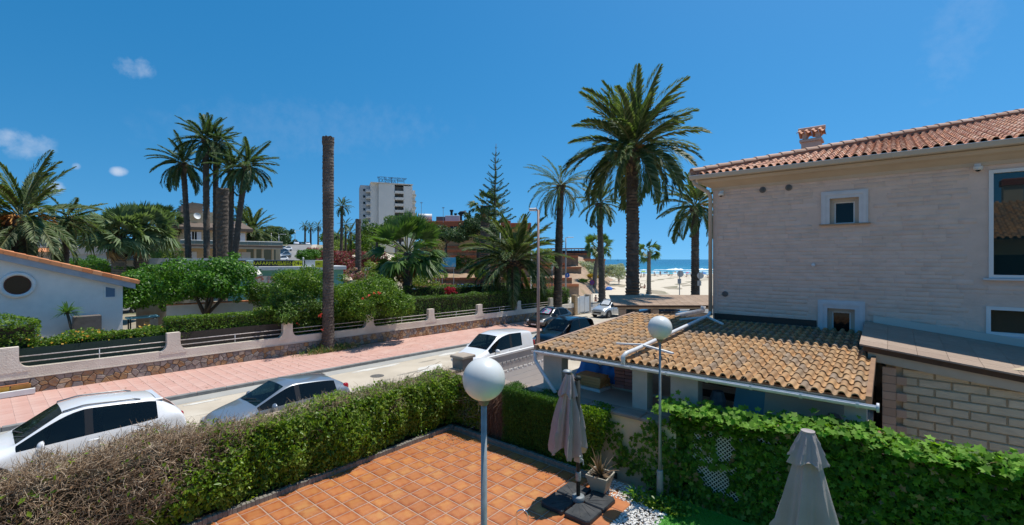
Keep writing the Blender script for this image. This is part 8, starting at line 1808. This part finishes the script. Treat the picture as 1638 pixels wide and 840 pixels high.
person('person lying on the sand near the yellow flower patch', 980, 92, 'lie', 1.0, 0); person('person sitting behind the leaning palm trunk by the no stopping sign', 953, 64, 'sit', .5, 1); person('person in red walking past the lantern lamp', 840, 61, 'stand', .5, 1); person('person sitting beside the lantern lamp post', 889, 66, 'sit', 1, 4); person('person standing on the car park near the white pole', 846, 64, 'stand', 2.5, 0); person('person walking past the information boards', 690, 63, 'stand', 0.3, 1)
for i in range(12):
    u = pr.uniform(600, 760); d = pr.uniform(63, 70); person('small figure in '+('black', 'red', 'blue', 'teal', 'white')[i % 5]+' walking in the car park '+('left of the fan palm' if u < 650 else 'near the information boards' if u < 700 else 'below the blue billboard' if u < 732 else 'by the blue bins'), u, d, 'stand', pr.uniform(0, 6), i, 'people in the car park')
ucol = {'lime': (.38, .55, .08), 'turquoise': (.06, .45, .50), 'pink': (.60, .12, .2), 'pale blue': (.30, .50, .62), 'blue': (.03, .16, .55), 'white': (.7, .7, .68), 'navy': (.02, .04, .15), 'orange': (.6, .25, .05), 'red': (.5, .04, .05)}
for u, v, d, cn, wpx, extra in ((1029, 433.5, 170, 'lime', 9, 'beside the tallest palm trunk'), (1073, 438, 160, 'turquoise', 8.5, 'right of the small fan palm'), (1100, 436, 170, 'pink', 8, 'next to a white one near the drooping palm'), (1108, 435, 175, 'white', 9, 'beside the pink one'), (1102, 439.5, 155, 'pale blue', 8, 'in front of the pink and white ones'), (1126, 437, 165, 'blue', 9, 'close to the house corner'), (1131, 441, 150, 'pale blue', 8, 'nearest the house corner'), (1088, 438, 168, 'white', 6, 'beyond the pale sign disc'), (1047, 434, 178, 'white', 6, 'right of the fan palm trunk'), (1022, 438, 160, 'navy', 7, 'left of the fan palm trunk'), (1064, 436.5, 176, 'navy', 5, 'left of the turquoise one'), (1000, 437, 168, 'orange', 5, 'left of the tallest palm trunk'), (995, 434.5, 180, 'turquoise', 5, 'near the end of the bushes'), (1116, 440, 158, 'red', 5, 'beside the drooping palm trunk'), (1080, 435, 182, 'orange', 4.5, 'at the water behind the turquoise one')):
    x, y = spot(u, d); z0 = gz(x, y); t_ = thing('beach_umbrella', cn+' beach umbrella on the sand '+extra, 'umbrella', (x, y, z0), 0, 'beach umbrellas'); r_ = wpx/720*d/2; zt_ = max(1.8, hgt(v, d)-z0)
    MB().lathe([(r_, zt_-.35), (r_*.7, zt_-.1), (r_*.3, zt_+.06), (.02, zt_+.12)], 8, cap=False).build('canopy', M(cn+' umbrella', ucol[cn], rough=.8, trans=.2), t_); MB().tube([(0, 0, -.1), (0, 0, zt_+.2)], .025, 5).build('pole', steel, t_)
x, y = spot(974, 90); t_ = thing('beach_umbrella', 'blue and white beach umbrella lying tilted on the sand by the tree shade', 'umbrella', (x, y, gz(x, y)), 0, 'beach umbrellas'); o = MB().lathe([(.75, 0), (.5, .25), (.02, .42)], 10, cap=False).build('canopy', M('blue umbrella', (0, 0, 0)), t_); o.location = (0, 0, .25); o.rotation_euler = (R(25), 0, .4); MB().tube([(0, 0, -.1), (.1, .1, .7)], .025, 5).build('pole', steel, t_)
ul = [(o, o['label'].split(' beach umbrella')[0].replace('pale blue', 'pale').replace(' and white', '')) for o in list(col.objects) if o.get('category') == 'umbrella']
for i in range(44):
    u = pr.uniform(985, 1136); d = pr.uniform(158, 202); ps = pr.choice(('stand', 'stand', 'sit', 'lie')); xy = Vector((*spot(u, d), 0))
    o_, cn = min(ul, key=lambda q: (Vector((q[0].location.x, q[0].location.y, 0))-xy).length); side = 'left' if (o_.location.x-xy.x)*CY+(o_.location.y-xy.y)*SY > 0 else 'right'; far = 'beyond' if xy.length > Vector((o_.location.x, o_.location.y, 0)).length else 'in front of'
    person({'stand': 'person standing', 'sit': 'person sitting', 'lie': 'person lying'}[ps]+' in '+('black', 'red', 'blue', 'teal', 'white')[i % 5]+' '+far+' and '+side+' of the '+cn+' umbrella', u, d, ps, pr.uniform(0, 6), i, 'beach crowd near the water')
bt_ = thing('sailing_boat', 'tiny white boat on the horizon left of the tallest palm', 'boat', (*spot(988, 2200), -1.7)); MB().prism([(-5, 0), (5, 0), (6, 2), (-6, 2)], 'y', -1.5, 1.5).build('hull', white_paint, bt_); MB().add([(0, 0, 2), (4.5, 0, 2.5), (0, 0, 12)], [(0, 1, 2)]).build('sail', white_paint, bt_)
# ------------------------------------------------------------------ the house this balcony belongs to: seen only as the mirror image in the tall window
oh = thing('own_house', 'ochre house with tiled roof and chimney mirrored in the tall window', 'house', (0, 0, 0))
MB().box(2.6, 12, -9, -1.6, .3, 6.1).build('wall', M('ochre house wall', (.50, .38, .17), (.44, .33, .15), 2, .9), oh)
MB().add([(2.2, -1.0, 6.1), (12.4, -1.0, 6.1), (12.4, -5.2, 8.0), (2.2, -5.2, 8.0), (12.4, -9.6, 6.1), (2.2, -9.6, 6.1)], [(0, 1, 2, 3), (3, 2, 4, 5)]).build('roof_deck', M('roof underlay', (0, 0, 0)), oh)
SV = []; SF = []; og = roof_tile('roof_tile', .24, .46, .07, .03, .016, ptile_m, 6); tv = np.array([v.co for v in og.vertices]); tf = np.array([tuple(p_.vertices) for p_ in og.polygons])
for r_ in range(11):
    for c_ in range(42):
        q = tv.copy(); b = len(SV)*len(tv); q[:, 2] += q[:, 1]*.452; q *= (1, -1, 1); y = -.95-r_*.39; SV.append(q+(2.3+c_*.24, y, 6.12+(-.95-y)*.452+.02)); SF.append(tf[:, ::-1]+b)
o = put('roof_tiles', npmesh('roof_tiles', np.concatenate(SV), np.concatenate(SF), ptile_m), oh); o['kind'] = 'stuff'
MB().cbox(4.5, 5.2, -6.6, -6.0, 7.2, 9.0, .02).build('chimney', M('pale chimney', (.55, .5, .36), rough=.9), oh); MB().cbox(4.42, 5.28, -6.68, -5.92, 9.0, 9.35, .05).build('chimney_cap', M('red brown cap', (.24, .06, .04), rough=.8), oh)
MB().box(3.6, 5.6, -1.64, -1.59, 3.3, 5.4).build('window', dark_glass, oh); MB().box(4.55, 4.65, -1.58, -1.55, 3.3, 5.4).build('mullion', white_paint, oh)
MB().box(2.6, 8, -1.6, -1.0, 3.0, 3.2).build('balcony_slab', M('ochre house wall', (0, 0, 0)), oh)
